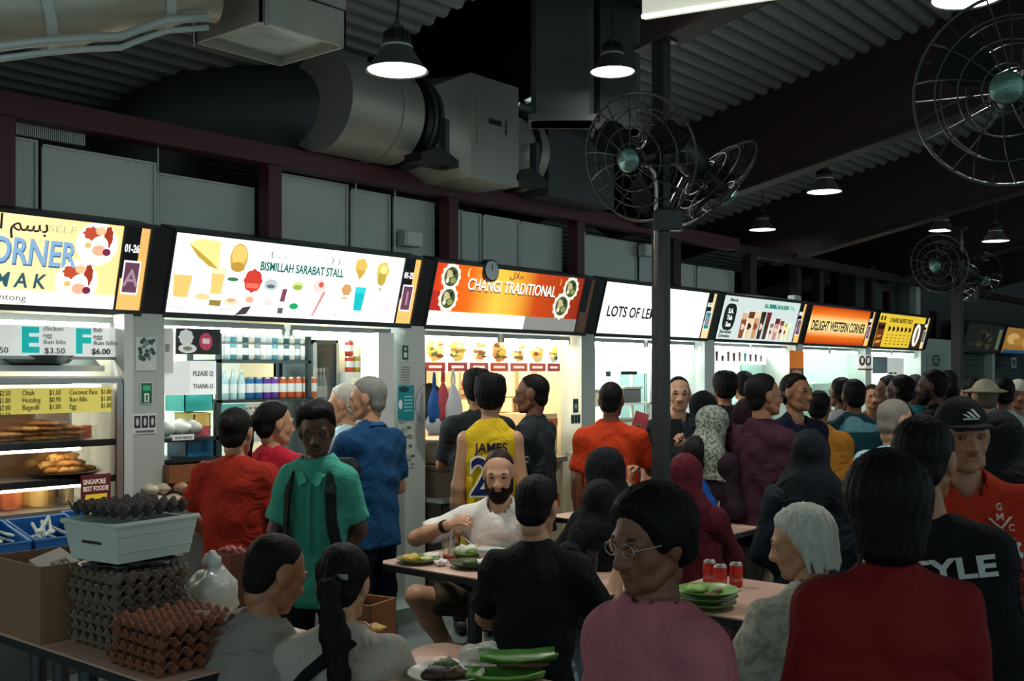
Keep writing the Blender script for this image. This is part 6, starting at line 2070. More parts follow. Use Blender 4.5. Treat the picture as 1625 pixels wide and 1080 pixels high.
    # ---- lower garment
    if pants:
        lo3 = np.minimum.reduce([hip - 0.24 * s] + [p - 0.14 for p in kn.values()] + [p - 0.14 for p in an.values()])
        hi3 = np.maximum.reduce([hip + 0.24 * s] + [p + 0.14 for p in kn.values()] + [p + 0.14 for p in an.values()])
        lo3[2] = max(lo3[2], 0.0)
        g = Field(lo3, hi3, 0.018, 0.018)
        g.cone(hip - np.array([0, 0, 0.03 * s]), hip + up * 0.06 * s, 0.140 * s * wide, 0.118 * s * wide, flat=((0, 1, 0), 0.62))
        if lower == 'skirt':
            k_ = (kn[1] + kn[-1]) / 2
            a_ = (an[1] + an[-1]) / 2
            g.cone(hip, k_, 0.142 * s, 0.165 * s, flat=(unit(fw), 0.70))
            g.cone(k_, a_, 0.165 * s, 0.19 * s, flat=(unit(fw), 0.85))
        else:
            for sd in (1, -1):
                if lower == 'shorts':
                    q = hj[sd] + (kn[sd] - hj[sd]) * 0.80
                    g.cone(hj[sd], q, 0.086 * s, 0.088 * s, cut=True)
                else:
                    g.cone(hj[sd], kn[sd], 0.082 * s, 0.068 * s)
                    g.cone(kn[sd], an[sd], 0.068 * s, 0.058 * s, cut=True)
        F = g.value()
        X, Y, Z = g.grid()
        F = F + 0.003 * np.sin(30 * Z + 12 * X + ph[6]) * np.sin(18 * X + 9 * Y + ph[7])
        V, Q = g.mesh(F)
        np_obj({'skirt': 'skirt', 'shorts': 'shorts'}.get(lower, 'trousers'), [(V, Q, 0)], [cloth(pants)], body)
    # ---- shoes
    for sd in (1, -1):
        a_ = an[sd]
        g = Field(a_ + np.array([-0.09, -0.10, -0.10]), a_ + np.array([0.09, 0.24, 0.06]), 0.013, 0.010)
        g.cone(a_ + np.array([0, -0.025, -0.03]) * s, a_ + np.array([0, 0.05, -0.035]) * s, 0.050 * s, 0.050 * s)
        g.cone(a_ + np.array([0, 0.05, -0.04]) * s, a_ + np.array([0, 0.145, -0.055]) * s, 0.048 * s, 0.040 * s)
        F = g.value()
        X, Y, Z = g.grid()
        F = np.maximum(np.maximum(F, 0.004 - Z), Z - (a_[2] + 0.012))
        V, Q = g.mesh(F)
        if len(Q):
            np_obj('shoe', [(V, Q, 0)], [cmat('1d1c1c', 0.5)], body)
    # ---- hair and head wear
    if hair:
        V, Q = hair_of(hair)
        np_obj('hair', [(tf(V), Q, 0)], [hairmat(hcol)], body)
    if hat:
        V, Q = hair_of(hat)
        np_obj({'cap': 'cap', 'bucket': 'hat', 'skullcap': 'cap', 'towel': 'headcloth'}[hat], [(tf(V), Q, 0)], [cloth(hatcol)], body)
    if beard:
        V, Q = hair_of('beard')
        np_obj('beard', [(tf(V), Q, 0)], [hairmat(beard)], body)
    if hijab:
        st = 'hijab_long' if loose > 0.02 else 'hijab'
        V, Q = hair_of(st)
        Vt = V * hsz
        # the head turns inside the scarf; the drape stays with the shoulders
        wgt = sstep(-0.30, -0.10, V[:, 2])[:, None]
        Vt = (Vt @ Rh.T) * wgt + Vt * (1 - wgt) + hc
        np_obj('headscarf', [(Vt, Q, 0)], [cloth(hijab, hpat)], body)
    if glasses:
        mb = MB()
        for sd in (1, -1):
            mb.tube([(sd * 0.031 + 0.021 * math.cos(2 * pi * k / 18), 0.099 - 0.12 * abs(abs(0.031 + sd * 0.021 * math.cos(2 * pi * k / 18)) - 0.0) * 0.12, 0.001 + 0.016 * math.sin(2 * pi * k / 18)) for k in range(18)], 0.0016, 6, closed=True)
            mb.tube([(sd * 0.052, 0.096, 0.004), (sd * 0.076, 0.05, 0.006), (sd * 0.082, -0.005, 0.004)], 0.0017, 6, caps=False)
        mb.tube([(-0.010, 0.100, 0.004), (0.010, 0.100, 0.004)], 0.0016, 6, caps=False)
        np_obj('glasses', [(tf(np.array(mb.v)), np.array([f_ for f_ in mb.f if len(f_) == 4]), 0)], [mat('spectacle_frame', 'a8a49c', 0.3, 0.7)], body)
    body['frame'] = 0
    info = dict(body=body, hip=hip, up=up, fw=fw, xr=xr, sh=sh, el=el, wr=wr, neckb=neckb, hc=hc, s=s, rz=rz, origin=origin, tf=tf, wide=wide)
    if 'frame' in body:
        del body['frame']
    del body['hc']
    return info


def shirt_print(info, name, s, size, col, u, v, back=True, width=None, bold=0.02, yoff=None, arc=0.0):
    """flat lettering on the chest or back, laid over the cloth"""
    sc = info['s']
    d = -info['fw'] if back else info['fw']
    base = info['hip'] + info['up'] * v * sc + info['xr'] * u * sc * (-1 if not back else 1)
    p = base + d * ((0.66 * (0.160 * info['wide'] + 0.012)) * sc if yoff is None else yoff)
    x = info['xr'] * (1 if back else -1)
    z = info['up']
    n = np.cross(x, z)
    M = Matrix(((x[0], z[0], n[0]), (x[1], z[1], n[1]), (x[2], z[2], n[2])))
    o = text(name, s, size, col, info['body'], Vector(p), M.to_euler(), align='CENTER', bold=bold, width=width, depth=0.004)
    return o
# ================================================================== THE PEOPLE
def overlay(info, name, col, e, lo, hi, sleeves=None):
    """band of cloth laid over the shirt between two heights of the torso (fractions of stature above the hip)"""
    s, up, hip, sh, fw, wide = info['s'], info['up'], info['hip'], info['sh'], info['fw'], info['wide']
    g = Field(hip - 0.34 * s, hip + np.array([0.34, 0.34, 0.62]) * s, 0.015, 0.020)
    g.cone(hip + up * 0.20 * s, hip + up * 0.325 * s, (0.138 * wide + e) * s, (0.140 * wide + e) * s, flat=(fw, 0.66))
    g.cone(sh[-1], sh[1], (0.052 + e - 0.010) * s, (0.052 + e - 0.010) * s)
    g.cone(hip + up * 0.385 * s, hip + up * 0.468 * s, (0.098 + e - 0.012) * s, (0.076 + e - 0.012) * s, flat=(fw, 0.95))
    F = g.value()
    X, Y, Z = g.grid()
    dn = (X - hip[0]) * up[0] + (Y - hip[1]) * up[1] + (Z - hip[2]) * up[2]
    F = np.maximum(np.maximum(F, lo * s - dn), dn - hi * s)
    V, Q = g.mesh(F)
    return np_obj(name, [(V, Q, 0)], [cloth(col)], info['body'])


def strap(info, name, pts, col, r=0.014, flat=0.25):
    """flat belt or strap following points given as (right, forward, up) fractions from the hip"""
    P = [Vector(info['hip'] + (info['xr'] * a + info['fw'] * b + info['up'] * c) * info['s']) for a, b, c in pts]
    c0 = Vector(info['hip'] + info['up'] * 0.25 * info['s'])
    upv = Vector(info['up'])
    vs, n = [], len(P)
    for i, p in enumerate(P):
        d = (P[min(i + 1, n - 1)] - P[max(i - 1, 0)]).normalized()
        o = p - c0
        o = o - upv * o.dot(upv) * 0.6
        o = (o - d * o.dot(d)).normalized()
        w = d.cross(o)
        for u_, v_ in ((-1, -flat), (1, -flat), (1, flat), (-1, flat)):
            vs.append(p + w * r * u_ + o * r * v_)
    fs = [(0, 1, 2, 3), tuple(4 * (n - 1) + k for k in (3, 2, 1, 0))]
    for i in range(n - 1):
        fs += [(4 * i + k, 4 * i + (k + 1) % 4, 4 * i + 4 + (k + 1) % 4, 4 * i + 4 + k) for k in range(4)]
    return obj(name, MB().add(vs, fs), cloth(col), info['body'])


# --- queue at the drinks stall
P1 = person('woman with black hair in a red textured blouse seen from behind at the drinks counter', 375, 649, 5.5, face=-4, s=0.92, tone='fair', hair='bun', shirt='a52c1c', loose=0.012, hem=0.20, wide=1.02, arms=(((0.45, 0.35, -0.85), (-0.1, 0.75, -0.65), 'relax', (0, 0, -1)), 'bend'), head=(-6, 6, 0), pants='1e1a1d', hs=1.12, lean=0.04)
P2 = person('woman in crimson tee with black ponytail, second from the red blouse in the queue', 436, 638, 5.85, face=-22, s=0.93, tone='fair', hair='ponytail', shirt='b82438', hem=0.10, arms=('counter', 'bend'), head=(-32, 4, 0), pants='1c1a20', hs=1.10)
P3 = person('dark-skinned man in sea-green shirt with dark backpack straps walking towards the viewer', 502, 644, 5.0, face=168, s=0.93, hs=1.06, tone='dark', hair='big', hcol='0e0c0c', shirt='3d9480', wide=0.86, loose=0.008, hem=0.22, arms=('behind', ((0.28, 0.05, -0.95), (0.0, 0.35, -0.95), 'relax', None)), head=(18, 14, 4), pants='15181c', neck=0.076, detail='fine')
for sd in (-1, 1):
    strap(P3, 'backpack_strap', [(sd * 0.10, -0.08, 0.43), (sd * 0.104, 0.0, 0.482), (sd * 0.108, 0.07, 0.445), (sd * 0.112, 0.110, 0.36), (sd * 0.118, 0.112, 0.22), (sd * 0.135, 0.085, 0.10), (sd * 0.15, 0.02, 0.06)], '16201f', 0.026)
obj('backpack', MB().cbox(-0.13, 0.13, -0.12, 0.04, 0, 0.40, 0.04), cloth('141a1c'), P3['body'], Vector(P3['hip'] + P3['up'] * 0.07 - P3['fw'] * 0.15))
strap(P3, 'shirt_placket', [(0, 0.105, 0.41), (0, 0.118, 0.34), (0, 0.120, 0.2), (0, 0.122, 0.05)], '358a76', 0.012)
for sd in (-1, 1):
    strap(P3, 'collar', [(sd * 0.07, -0.03, 0.51), (sd * 0.075, 0.03, 0.495), (sd * 0.055, 0.09, 0.45), (sd * 0.03, 0.115, 0.40)], '4aa890', 0.020)
P4 = person('grey-haired man in navy-blue polo shirt at the drinks counter, in profile', 583, 600, 6.0, face=52, s=1.0, tone='fair', hair='short', hcol='7d7d78', shirt='123f64', hem=0.16, wide=1.08, arms=('counter', 'bend'), head=(32, 6, 0), pants='141d30', lean=0.05, detail='fine')
strap(P4, 'collar', [(-0.05, 0.075, 0.47), (-0.08, 0.01, 0.505), (-0.05, -0.062, 0.52), (0.05, -0.062, 0.52), (0.08, 0.01, 0.505), (0.05, 0.075, 0.47)], '1a4a70', 0.016)
P5 = person('white-haired man with glasses and pale blue shirt beyond the navy polo', 546, 611, 6.45, face=70, s=0.98, tone='fair', hair='short', hcol='b5b2a6', shirt='9dbec8', hem=0.16, arms=('counter', 'counter'), head=(12, 8, 0), glasses=True, pants='2a2f38')
# --- seated couple in front
P7 = person('seated man in dull grey tee with cropped black hair, lower left foreground', 437, 851, 3.42, face=-12, sit=True, s=1.02, tone='tan', hair='crop', hcol='120f0d', shirt='8b867c', loose=0.006, lean=0.32, side=0.22, arms=('table', ((0.3, 0.6, -0.7), (-0.1, 0.75, 0.65), 'pinch', None)), head=(-38, 22, 0), pants='1d1f22', wide=1.14, detail='fine', hem=0.2)
P8 = person('seated woman with long black ponytail and off-white top, lower left foreground', 545, 868, 3.3, face=-18, sit=True, s=0.93, tone='fair', hair='ponytail_long', hcol='0c0b0d', shirt='aca498', loose=0.012, sleeve='short', lean=0.20, side=-0.08, arms=('table', 'table'), head=(8, 16, 0), pants='1d1f26', detail='fine', hem=0.2, hs=1.05)
strap(P8, 'bag_strap', [(-0.17, -0.085, 0.26), (-0.12, -0.118, 0.32), (-0.06, -0.126, 0.375), (0.0, -0.120, 0.42), (0.05, -0.095, 0.46), (0.08, -0.05, 0.485), (0.09, 0.02, 0.48)], '0f1113', 0.020)
obj('hair_clip', MB().box(-0.022, 0.022, -0.006, 0.0, -0.008, 0.008), cmat('8a8f90', 0.3, metal=0.6), P8['body'], Vector(P8['tf'](np.array([0.03, -0.112, 0.01]))))
# --- table with the bearded man
P9 = person('seated man with dark full beard and white shirt facing the viewer at the plated table', 792, 715, 5.62, face=170, sit=True, s=1.03, tone='pale', hair='balding', hcol='241a14', beard='150f0c', shirt='e2e0d8', detail='fine', lean=0.10,
            arms=(((0.25, 0.34, -0.80), (-0.62, 0.74, 0.26), 'grip', (0, 0, -1)), ((0.80, 0.40, -0.30), (-0.80, 0.42, 0.36), 'pinch', (0, -0.6, -0.7))), pants='574a3d', lower='shorts', head=(6, 14, 0), wide=1.08,
            legs={1: ((0.40, 0.26, 0.50), (0.22, 0.05, 0.085)), -1: ((-0.18, 0.40, 0.50), (-0.18, 0.34, 0.085))})
obj('wrist_watch', MB().tube([Vector(P9['wr'][1] * 0.9 + P9['el'][1] * 0.1), Vector(P9['wr'][1] * 0.8 + P9['el'][1] * 0.2)], 0.034, 14), cmat('15171a', 0.3), P9['body'], smooth=50)
P10 = person('seated man in black shirt and black hair seen from behind at the plated table', 852, 757, 4.3, face=-8, sit=True, s=1.03, tone='fair', hair='short', hcol='0d0d0e', shirt='14171a', lean=0.10, hem=0.17, wide=0.92, arms=('table', ((0.42, 0.42, -0.82), (0.18, 0.52, 0.84), 'grip', None)), head=(-14, 12, 0), pants='93a3ac', detail='fine', neck=0.058)
P11 = person('seated woman in plain black headscarf and dark navy clothes beside the bearded man', 958, 713, 5.35, face=45, sit=True, s=0.97, tone='fair', hair=None, hijab='0f1318', shirt='10151b', sleeve='long', lower='skirt', pants='10151b', lean=0.06, arms=('table', 'table'), head=(10, 10, 0), wide=1.05, loose=0.025)
P11b = person('second woman in black headscarf, just in front of the first at the plated table', 952, 764, 4.98, face=20, sit=True, s=0.93, tone='fair', hair=None, hijab='0e1216', shirt='0f1318', sleeve='long', lower='skirt', pants='10151b', lean=0.10, arms=('table', 'table'), head=(-25, 14, 0), loose=0.022)
# --- queue at the orange-signed stall
P13 = person('black-shirted person with thick black hair nearest the noodle counter', 757, 589, 6.8, face=6, s=1.0, tone='tan', hair='big', hcol='0e0d0d', shirt='23282b', arms=('counter', 'counter'), pants='17181b')
P12 = person('man in yellow basketball jersey with black hair seen from behind', 778, 597, 6.25, face=4, s=1.02, wide=0.84, tone='fair', hair='big', hcol='0c0c0e', shirt='dcb824', sleeve='none', hem=0.22, loose=0.008, arms=('down', 'down'), lower='shorts', pants='d4b024', head=(-4, 0, 0), detail='fine')
M_nv = cloth('1c2458')
M_ink = cloth('2b2440')
shirt_print(P12, 'name_lettering', 'JAMES', 0.075, M_ink, 0.0, 0.352, width=0.19, yoff=0.106 * P12['s'])
shirt_print(P12, 'number_outline', '23', 0.30, cloth('f0ecdc'), 0.0, 0.115, width=0.24, bold=0.05, yoff=0.108 * P12['s'])
shirt_print(P12, 'number_lettering', '23', 0.30, M_nv, 0.0, 0.115, width=0.225, bold=0.012, yoff=0.1115 * P12['s'])
P14 = person('dark-haired man in black polo with white sleeve print at the noodle stall', 844, 595, 6.6, face=68, s=1.02, tone='brown', hair='crop', hcol='0f0d0d', shirt='20282b', hem=0.16, wide=1.10, arms=('bend', 'counter'), head=(10, 4, 0), pants='17181b', loose=0.006, detail='fine')
p_ = P14['sh'][-1] + (P14['el'][-1] - P14['sh'][-1]) * 0.52 - P14['xr'] * 0.072 - P14['fw'] * 0.028
x_ = unit(-P14['fw'] * 0.55 + P14['xr'] * 0.6)
x_ = unit(-P14['fw'] * 0.75 + P14['xr'] * 0.66) * -1.0
z_ = unit(P14['sh'][-1] - P14['el'][-1])
x_ = unit(np.cross(z_, unit(-P14['xr'] * 0.93 - P14['fw'] * 0.36)))
n_ = np.cross(x_, z_)
text('sleeve_print', 'FOC', 0.05, cloth('d8dcd8'), P14['body'], Vector(p_), Matrix(((x_[0], z_[0], n_[0]), (x_[1], z_[1], n_[1]), (x_[2], z_[2], n_[2]))).to_euler(), align='CENTER', bold=0.03, depth=0.006)
P15 = person('man in bright orange tee with cropped hair at the white-board stall', 970, 607, 6.95, face=-8, s=1.0, tone='brown', hair='crop', hcol='141214', shirt='c43d18', arms=('down', ((0.30, 0.50, -0.78), (-0.22, 0.50, 0.84), 'grip', None)), head=(-8, 2, 0), pants='1b1c22', wide=1.04)
# --- around the near pole
P16 = person('seated woman in maroon headscarf and dress right of the near pole', 1088, 722, 5.92, face=-25, sit=True, s=0.98, tone='fair', hair=None, hijab='571a25', shirt='571a25', sleeve='long', lower='skirt', pants='571a25', arms=('table', 'table'), head=(-10, 8, 0), lean=0.1, loose=0.025)
P16b = person('seated person in bright blue shirt partly hidden behind the maroon headscarf', 1104, 694, 6.5, face=-5, sit=True, s=1.02, tone='fair', hair='short', hcol='141214', shirt='1c5aa8', arms=(((0.74, 0.30, -0.55), (0.02, 0.35, 0.93), 'grip', None), 'table'), head=(0, 6, 0), pants='1c1e24', wide=1.05)
P17 = person('man with high forehead holding up a phone behind the near pole', 1077, 598, 7.3, face=178, s=1.0, tone='pale', hair='balding', hcol='1a1614', shirt='2a3036', arms=(((0.02, 0.50, -0.80), (-0.66, 0.40, 0.62), 'grip', (0.3, 1, 0)), 'down'), head=(0, 4, 0), pants='1d1f22', detail='fine')
P18 = person('woman in black headscarf and teal top looking right behind the patterned scarf', 1117, 622, 7.6, face=-60, s=0.97, tone='fair', hair=None, hijab='15181d', shirt='15847c', sleeve='long', arms=('bend', 'bend'), lower='skirt', pants='17181c', head=(10, 5, 0))
P20 = person('woman in grey-green patterned headscarf and dark plum dress', 1132, 646, 6.55, face=-62, s=0.95, tone='tan', hair=None, hijab='9aa095', hpat=('speckle', '5c655a', 60.0), shirt='281b24', sleeve='long', lower='skirt', pants='171419', arms=('bend', 'bend'), head=(-16, 14, 0), loose=0.008, detail='fine')
P21 = person('black-haired person in black top seen from behind before the oven', 1150, 592, 8.2, face=0, s=1.02, hair='big', hcol='101214', shirt='1b2024', pants='17181b', tone='tan')
P22 = person('black-haired person with white sleeve raising a hand before the tall-drinks stall', 1180, 590, 8.8, face=8, s=1.02, hair='short', hcol='11181a', shirt='d2d4d0', sleeve='long', pants='1b1c20', tone='fair', arms=(((0.45, 0.3, -0.55), (0.1, 0.3, 0.95), 'flat', (0, 1, 0)), 'down'))
P22b = person('woman in dark plum headscarf just behind the maroon tee', 1187, 634, 7.1, face=-40, s=1.0, tone='tan', hair=None, hijab='2b1922', shirt='2b1922', sleeve='long', lower='skirt', pants='1c1418', arms=('down', 'down'))
P23 = person('man with glasses in maroon tee and khaki trousers looking right', 1212, 595, 6.4, face=-58, s=1.07, tone='tan', hair='short', hcol='141110', shirt='3a1c2a', loose=0.012, hem=0.17, arms=('down', ((0.14, -0.10, -1), (0.05, 0.22, -1), 'relax', None)), head=(-16, -2, 0), pants='a39d8e', glasses=True, detail='fine', wide=1.10)
P24 = person('young man in navy tee with black hair looking right', 1264, 594, 6.9, face=-158, s=1.03, tone='tan', hair='short', hcol='100e0f', shirt='12162a', arms=('down', 'down'), head=(16, 0, 0), pants='15171c', detail='fine')
P25 = person('woman in long dark slate headscarf and dress seen from behind', 1286, 684, 5.15, face=-8, s=0.93, tone='fair', hair=None, hijab='12181e', shirt='17222a', sleeve='long', lower='skirt', pants='1a2c35', arms=('bend', 'bend'), loose=0.025, head=(-20, 6, 0))
P26 = person('person in mustard-orange shirt behind the dark slate headscarf', 1300, 621, 7.6, face=-25, s=0.97, hair='short', hcol='131214', shirt='c8822e', sleeve='long', arms=('down', 'bend'), tone='tan', pants='1c1d20')
P28 = person('dark-haired person in pale shirt left of the teal striped jersey', 1334, 600, 8.3, face=20, s=1.0, hair='short', hcol='121316', shirt='c2c8c6', tone='brown', pants='1c1d20')
P27 = person('man in dark teal long-sleeved jersey with pale shoulder band seen from behind', 1354, 603, 7.7, face=3, s=1.0, hair='short', hcol='101114', shirt='1d464e', sleeve='long', arms=('down', 'down'), wide=1.14, tone='brown', pants='17191d')
overlay(P27, 'shoulder_band', '6ea3aa', 0.022, 0.40, 0.56)
for sd in (-1, 1):
    for q in (0.62, 0.78):
        a_ = P27['sh'][sd] + (P27['el'][sd] - P27['sh'][sd]) * q
        b_ = P27['sh'][sd] + (P27['el'][sd] - P27['sh'][sd]) * (q + 0.07)
        obj('sleeve_stripe', MB().tube([Vector(a_), Vector(b_)], 0.062, 14), cloth('b8ccd0'), P27['body'], smooth=50)
# --- crowd before the last stalls
P29 = [person('small-faced person looking this way far off by the yellow-signed stall', 1384, 611, 9.8, face=175, s=0.97, hair='short', shirt='6a463c', tone='tan', pants='1c1d20'),
       person('dark-haired man in maroon shirt in profile under the yellow sign', 1409, 597, 8.9, face=70, s=1.02, hair='short', hcol='0f0e10', shirt='3a1e28', tone='brown', pants='1c1d20'),
       person('dark-haired man in plum shirt in front of the yellow-signed stall', 1428, 596, 8.3, face=48, s=1.02, hair='short', hcol='0e0d0f', shirt='361b27', tone='dark', pants='1c1d20', wide=1.06),
       person('bald-crowned man in turquoise shirt before the plain wall', 1451, 594, 8.9, face=8, s=1.02, hair='buzz', hcol='3a3c3c', shirt='2b8690', tone='brown', pants='1c1d20', wide=1.06),
       person('bearded-looking dark man in black shirt in profile before the no smoking poster', 1478, 588, 8.0, face=62, s=1.02, hair='short', hcol='0d0c0d', shirt='16181b', tone='dark', pants='1c1d20', wide=1.1, beard='0d0c0d'),
       person('man with short hair farthest back beside the distant column', 1503, 588, 9.7, face=5, s=1.03, hair='crop', hcol='141414', shirt='2a2d2f', tone='brown', pants='1c1d20'),
       person('person in dusty pink top just left of the distant column', 1504, 606, 9.1, face=8, s=0.99, hair='short', hcol='121112', shirt='b0887c', tone='tan', pants='1c1d20'),
       person('black-haired woman looking down right of the distant column', 1543, 603, 8.8, face=30, s=0.99, hair='long', hcol='0e0e10', shirt='1a1c20', tone='tan', pants='1c1d20', head=(0, 15, 0)),
       person('man in red shirt and pale bucket hat with dark strap', 1562, 604, 7.5, face=8, s=1.0, hair='crop', hcol='5a5148', hat='bucket', hatcol='c2b99c', shirt='b3282a', tone='fair', pants='2a2c30', wide=1.06),
       person('black-haired man in white tee right of the bucket hat', 1592, 600, 8.1, face=-15, s=1.0, hair='short', hcol='101012', shirt='c4cac6', tone='brown', pants='1c1d20', wide=1.04),
       person('stall worker in white cap and black apron facing this way at the right edge', 1617, 604, 8.6, face=165, s=1.0, hair='crop', hat='skullcap', hatcol='dedacb', shirt='18191c', tone='tan', pants='1c1d20', arms=('bend', 'bend'))]
strap(P29[8], 'bag_strap', [(-0.12, 0.02, 0.46), (-0.09, -0.09, 0.42), (0.0, -0.125, 0.32), (0.09, -0.128, 0.22), (0.15, -0.09, 0.10)], '3a1a1c', 0.018)
P30 = person('old man with grey cropped hair in pale blue striped shirt', 1421, 635, 5.7, face=-48, s=0.98, hair='crop', hcol='857e74', shirt='86b4bc', spat=('stripe', 'b4d4d8', 26.0), tone='fair', pants='33363c', head=(-26, 10, 0), detail='fine', loose=0.006)
# --- right foreground
P33 = person('woman in black headscarf and white top behind the man in the cap', 1588, 655, 4.35, face=-30, s=0.95, tone='fair', hair=None, hijab='121519', shirt='c6cbc7', sleeve='long', lower='skirt', pants='1c1d20', arms=('bend', 'bend'), head=(-20, 6, 0), loose=0.012)
P32 = person('young man in black cap and red tee facing this way at right', 1527, 636, 3.45, face=160, s=0.99, side=0.10, tone='tan', hair='crop', hcol='100e0e', hat='cap', hatcol='1e2021', shirt='b3301a', arms=('down', 'down'), head=(14, 2, 3), pants='1c1d20', detail='fine', wide=1.08, loose=0.006)
bars = MB()
for i, (x_, h_) in enumerate([(-0.020, 0.012), (-0.005, 0.020), (0.010, 0.028)]):
    bars.prism([(x_ + 0.013, 0.0), (x_ + 0.022, 0.0), (x_ + 0.010 - h_ * 0.25, h_), (x_ + 0.001 - h_ * 0.25, h_)], -0.0012, 0.0012)
V_ = np.array(bars.v)
V_[:, 1] += 0.0
ang = math.radians(28)
V2 = np.stack([V_[:, 0], 0.094 - V_[:, 2] * math.sin(ang) + V_[:, 1] * 2 - 22 * V_[:, 0] ** 2 * 0.25, 0.066 + V_[:, 2] * math.cos(ang)], 1)
V2[:, 0] *= -1
bm = MB()
bm.v = [tuple(v) for v in P32['tf'](V2)]
bm.f = bars.f
bm.m = bars.m
obj('cap_emblem', bm, cmat('e4e6e2', 0.5), P32['body'])
bl = MB().box(-0.024, 0.024, -0.001, 0.001, -0.008, -0.002)
V_ = np.array(bl.v)
V2 = np.stack([V_[:, 0], 0.096 - V_[:, 2] * math.sin(ang) + V_[:, 1] * 2, 0.066 + V_[:, 2] * math.cos(ang)], 1)
bl.v = [tuple(v) for v in P32['tf'](V2)]
obj('cap_emblem', bl, cmat('b8bab6', 0.5), P32['body'])
M_wp = cloth('dcc8bc')
yo = 0.118 * P32['s']
for ch, u_, v_, w_ in [('G', 0.085, 0.43, 0.016), ('M', 0.085, 0.398, 0.02), ('I', 0.055, 0.363, 0.006), ('C', 0.115, 0.363, 0.016), ('Y', 0.085, 0.328, 0.018)]:
    shirt_print(P32, 'chest_lettering', ch, 0.03, M_wp, u_, v_, back=False, yoff=yo, bold=0.01, width=w_)
shirt_print(P32, 'chest_cross', 'X', 0.11, M_wp, 0.085, 0.333, back=False, yoff=yo, bold=-0.02, width=0.075)
P31 = person('black-haired man in black jersey with white letters seen from behind at right', 1466, 664, 2.95, face=-24, s=0.90, hs=1.11, nk=0.045, side=-0.17, tone='tan', hair='short', hcol='0d0c0d', shirt='131518', sleeve='long', arms=('down', 'down'), head=(-12, 6, 0), pants='15161a', detail='fine', wide=0.90, loose=0.006, neck=0.060)
M_lt = cloth('c9cecc')
shirt_print(P31, 'back_lettering', 'STYLE', 0.075, M_lt, 0.015, 0.365, width=0.27, bold=0.03, yoff=0.122 * P31['s'])
M_rd = cloth('7a3a3c')
sp = P31
for i, (tx, mt) in enumerate([('C', M_lt), ('S', M_rd), ('L', M_rd), ('U', M_rd), ('D', M_rd), ('G', M_lt)]):
    q = 0.10 + 0.20 * i
    a0 = sp['sh'][1] + (sp['el'][1] - sp['sh'][1]) * min(q, 1.0) if q <= 0.8 else None
    if a0 is None:
        continue
    x_ = unit(sp['xr'] * 0.25 + sp['fw'] * 0.97)
    z_ = unit(sp['sh'][1] - sp['el'][1])
    n_ = np.cross(x_, z_)
    text('sleeve_lettering', tx, 0.055, mt, sp['body'], Vector(a0 + sp['xr'] * 0.066 - sp['fw'] * 0.005), Matrix(((x_[0], z_[0], n_[0]), (x_[1], z_[1], n_[1]), (x_[2], z_[2], n_[2]))).to_euler(), align='CENTER', bold=0.03, depth=0.008)
P39 = person('seated white-haired man in pale mottled shirt, hand on the plate table', 1272, 806, 3.62, face=22, sit=True, s=1.02, tone='fair', hair='mullet', hcol='c2c5b8', shirt='b2b2a2', spat=('speckle', '9a9a8c', 30.0), loose=0.018, lean=0.26, hem=0.22, arms=(((0.35, 0.30, -0.9), (0.30, 0.90, -0.25), 'grip', (0, 0, -1)), 'table'), head=(44, 14, 0), pants='2b2d30', detail='fine')
P37 = person('person in dark red top with black bobbed hair, large in the right foreground', 1404, 724, 2.3, face=0, s=0.93, tone='fair', hair='bob', hcol='0b0a0b', shirt='6f1216', sleeve='long', loose=0.012, arms=('bend', 'bend'), head=(0, 4, 0), pants='17181b', detail='fine', wide=0.86)
P38 = person('woman with glasses and short black hair in dusty pink tee, centre foreground', 1033, 780, 2.35, face=128, s=0.93, wide=0.84, tone='brown', hair='pixie', hcol='0a090a', shirt='a8626c', loose=0.012, arms=('down', 'down'), head=(-4, 10, 0), pants='17181b', glasses=True, detail='fine', neck=0.078)
# ================================================================== TABLES, STOOLS, CROCKERY
M_top = mat('table_laminate', 'c9a794', 0.35, vary=0.10, scale=8, bump=0.03, bscale=60)
M_edge = mat('table_edge', '1c1d1e', 0.5)
M_leg = mat('table_leg', '5f6365', 0.3, 0.8)


def table(label, x0, x1, y0, y1, z=0.75):
    r = thing('dining_table', label, 'table', ((x0 + x1) / 2, (y0 + y1) / 2, 0), group='fixed tables of the food hall')
    a, b = (x1 - x0) / 2, (y1 - y0) / 2
    c = 0.05
    poly = [(-a + c, -b), (a - c, -b), (a, -b + c), (a, b - c), (a - c, b), (-a + c, b), (-a, b - c), (-a, -b + c)]
    obj('top', MB().zprism(poly, z - 0.006, z), M_top, r)
    obj('edge_band', MB().zprism([(x * 1.004, y * 1.002) for x, y in poly], z - 0.034, z - 0.006), M_edge, r)
    for yy in (-b * 0.5, b * 0.5):
        l = obj('leg', MB().cyl((0, yy), 0.035, 0.015, z - 0.05, 16), M_leg, r, smooth=50)
        obj('foot_plate', MB().lathe([(0, 0.0), (0.17, 0.0), (0.17, 0.012), (0.05, 0.02), (0, 0.02)], 20, (0, yy, 0)), M_edge, l)
        for sx, sy in ((1, 0), (-1, 0), (0, 1), (0, -1)):
            obj('brace', MB().tube([(0, yy, z - 0.16), (sx * 0.22, yy + sy * 0.22, z - 0.045)], 0.010, 6), M_leg, l)
    return r


TZ = 0.75
T1 = table('pinkish table with plates of food before the bearded man', -1.78, -1.08, -2.90, -1.62)
T3 = table('table with green plate stack and red cans beside the white-haired man', -1.74, -1.04, -4.28, -3.02)
T2 = table('near table with dirty plates at the bottom centre', -3.42, -2.80, -4.25, -2.97)
T4 = table('table with two yellow drinks right of the near pole', 0.02, 0.50, -2.50, -1.25)
T6 = table('table stacked with egg trays and cartons at lower left', -3.56, -2.86, -2.62, -1.25)
T5 = table('small service table with blue cutlery bins before the food display', -3.45, -2.50, -1.04, -0.64, 0.90)


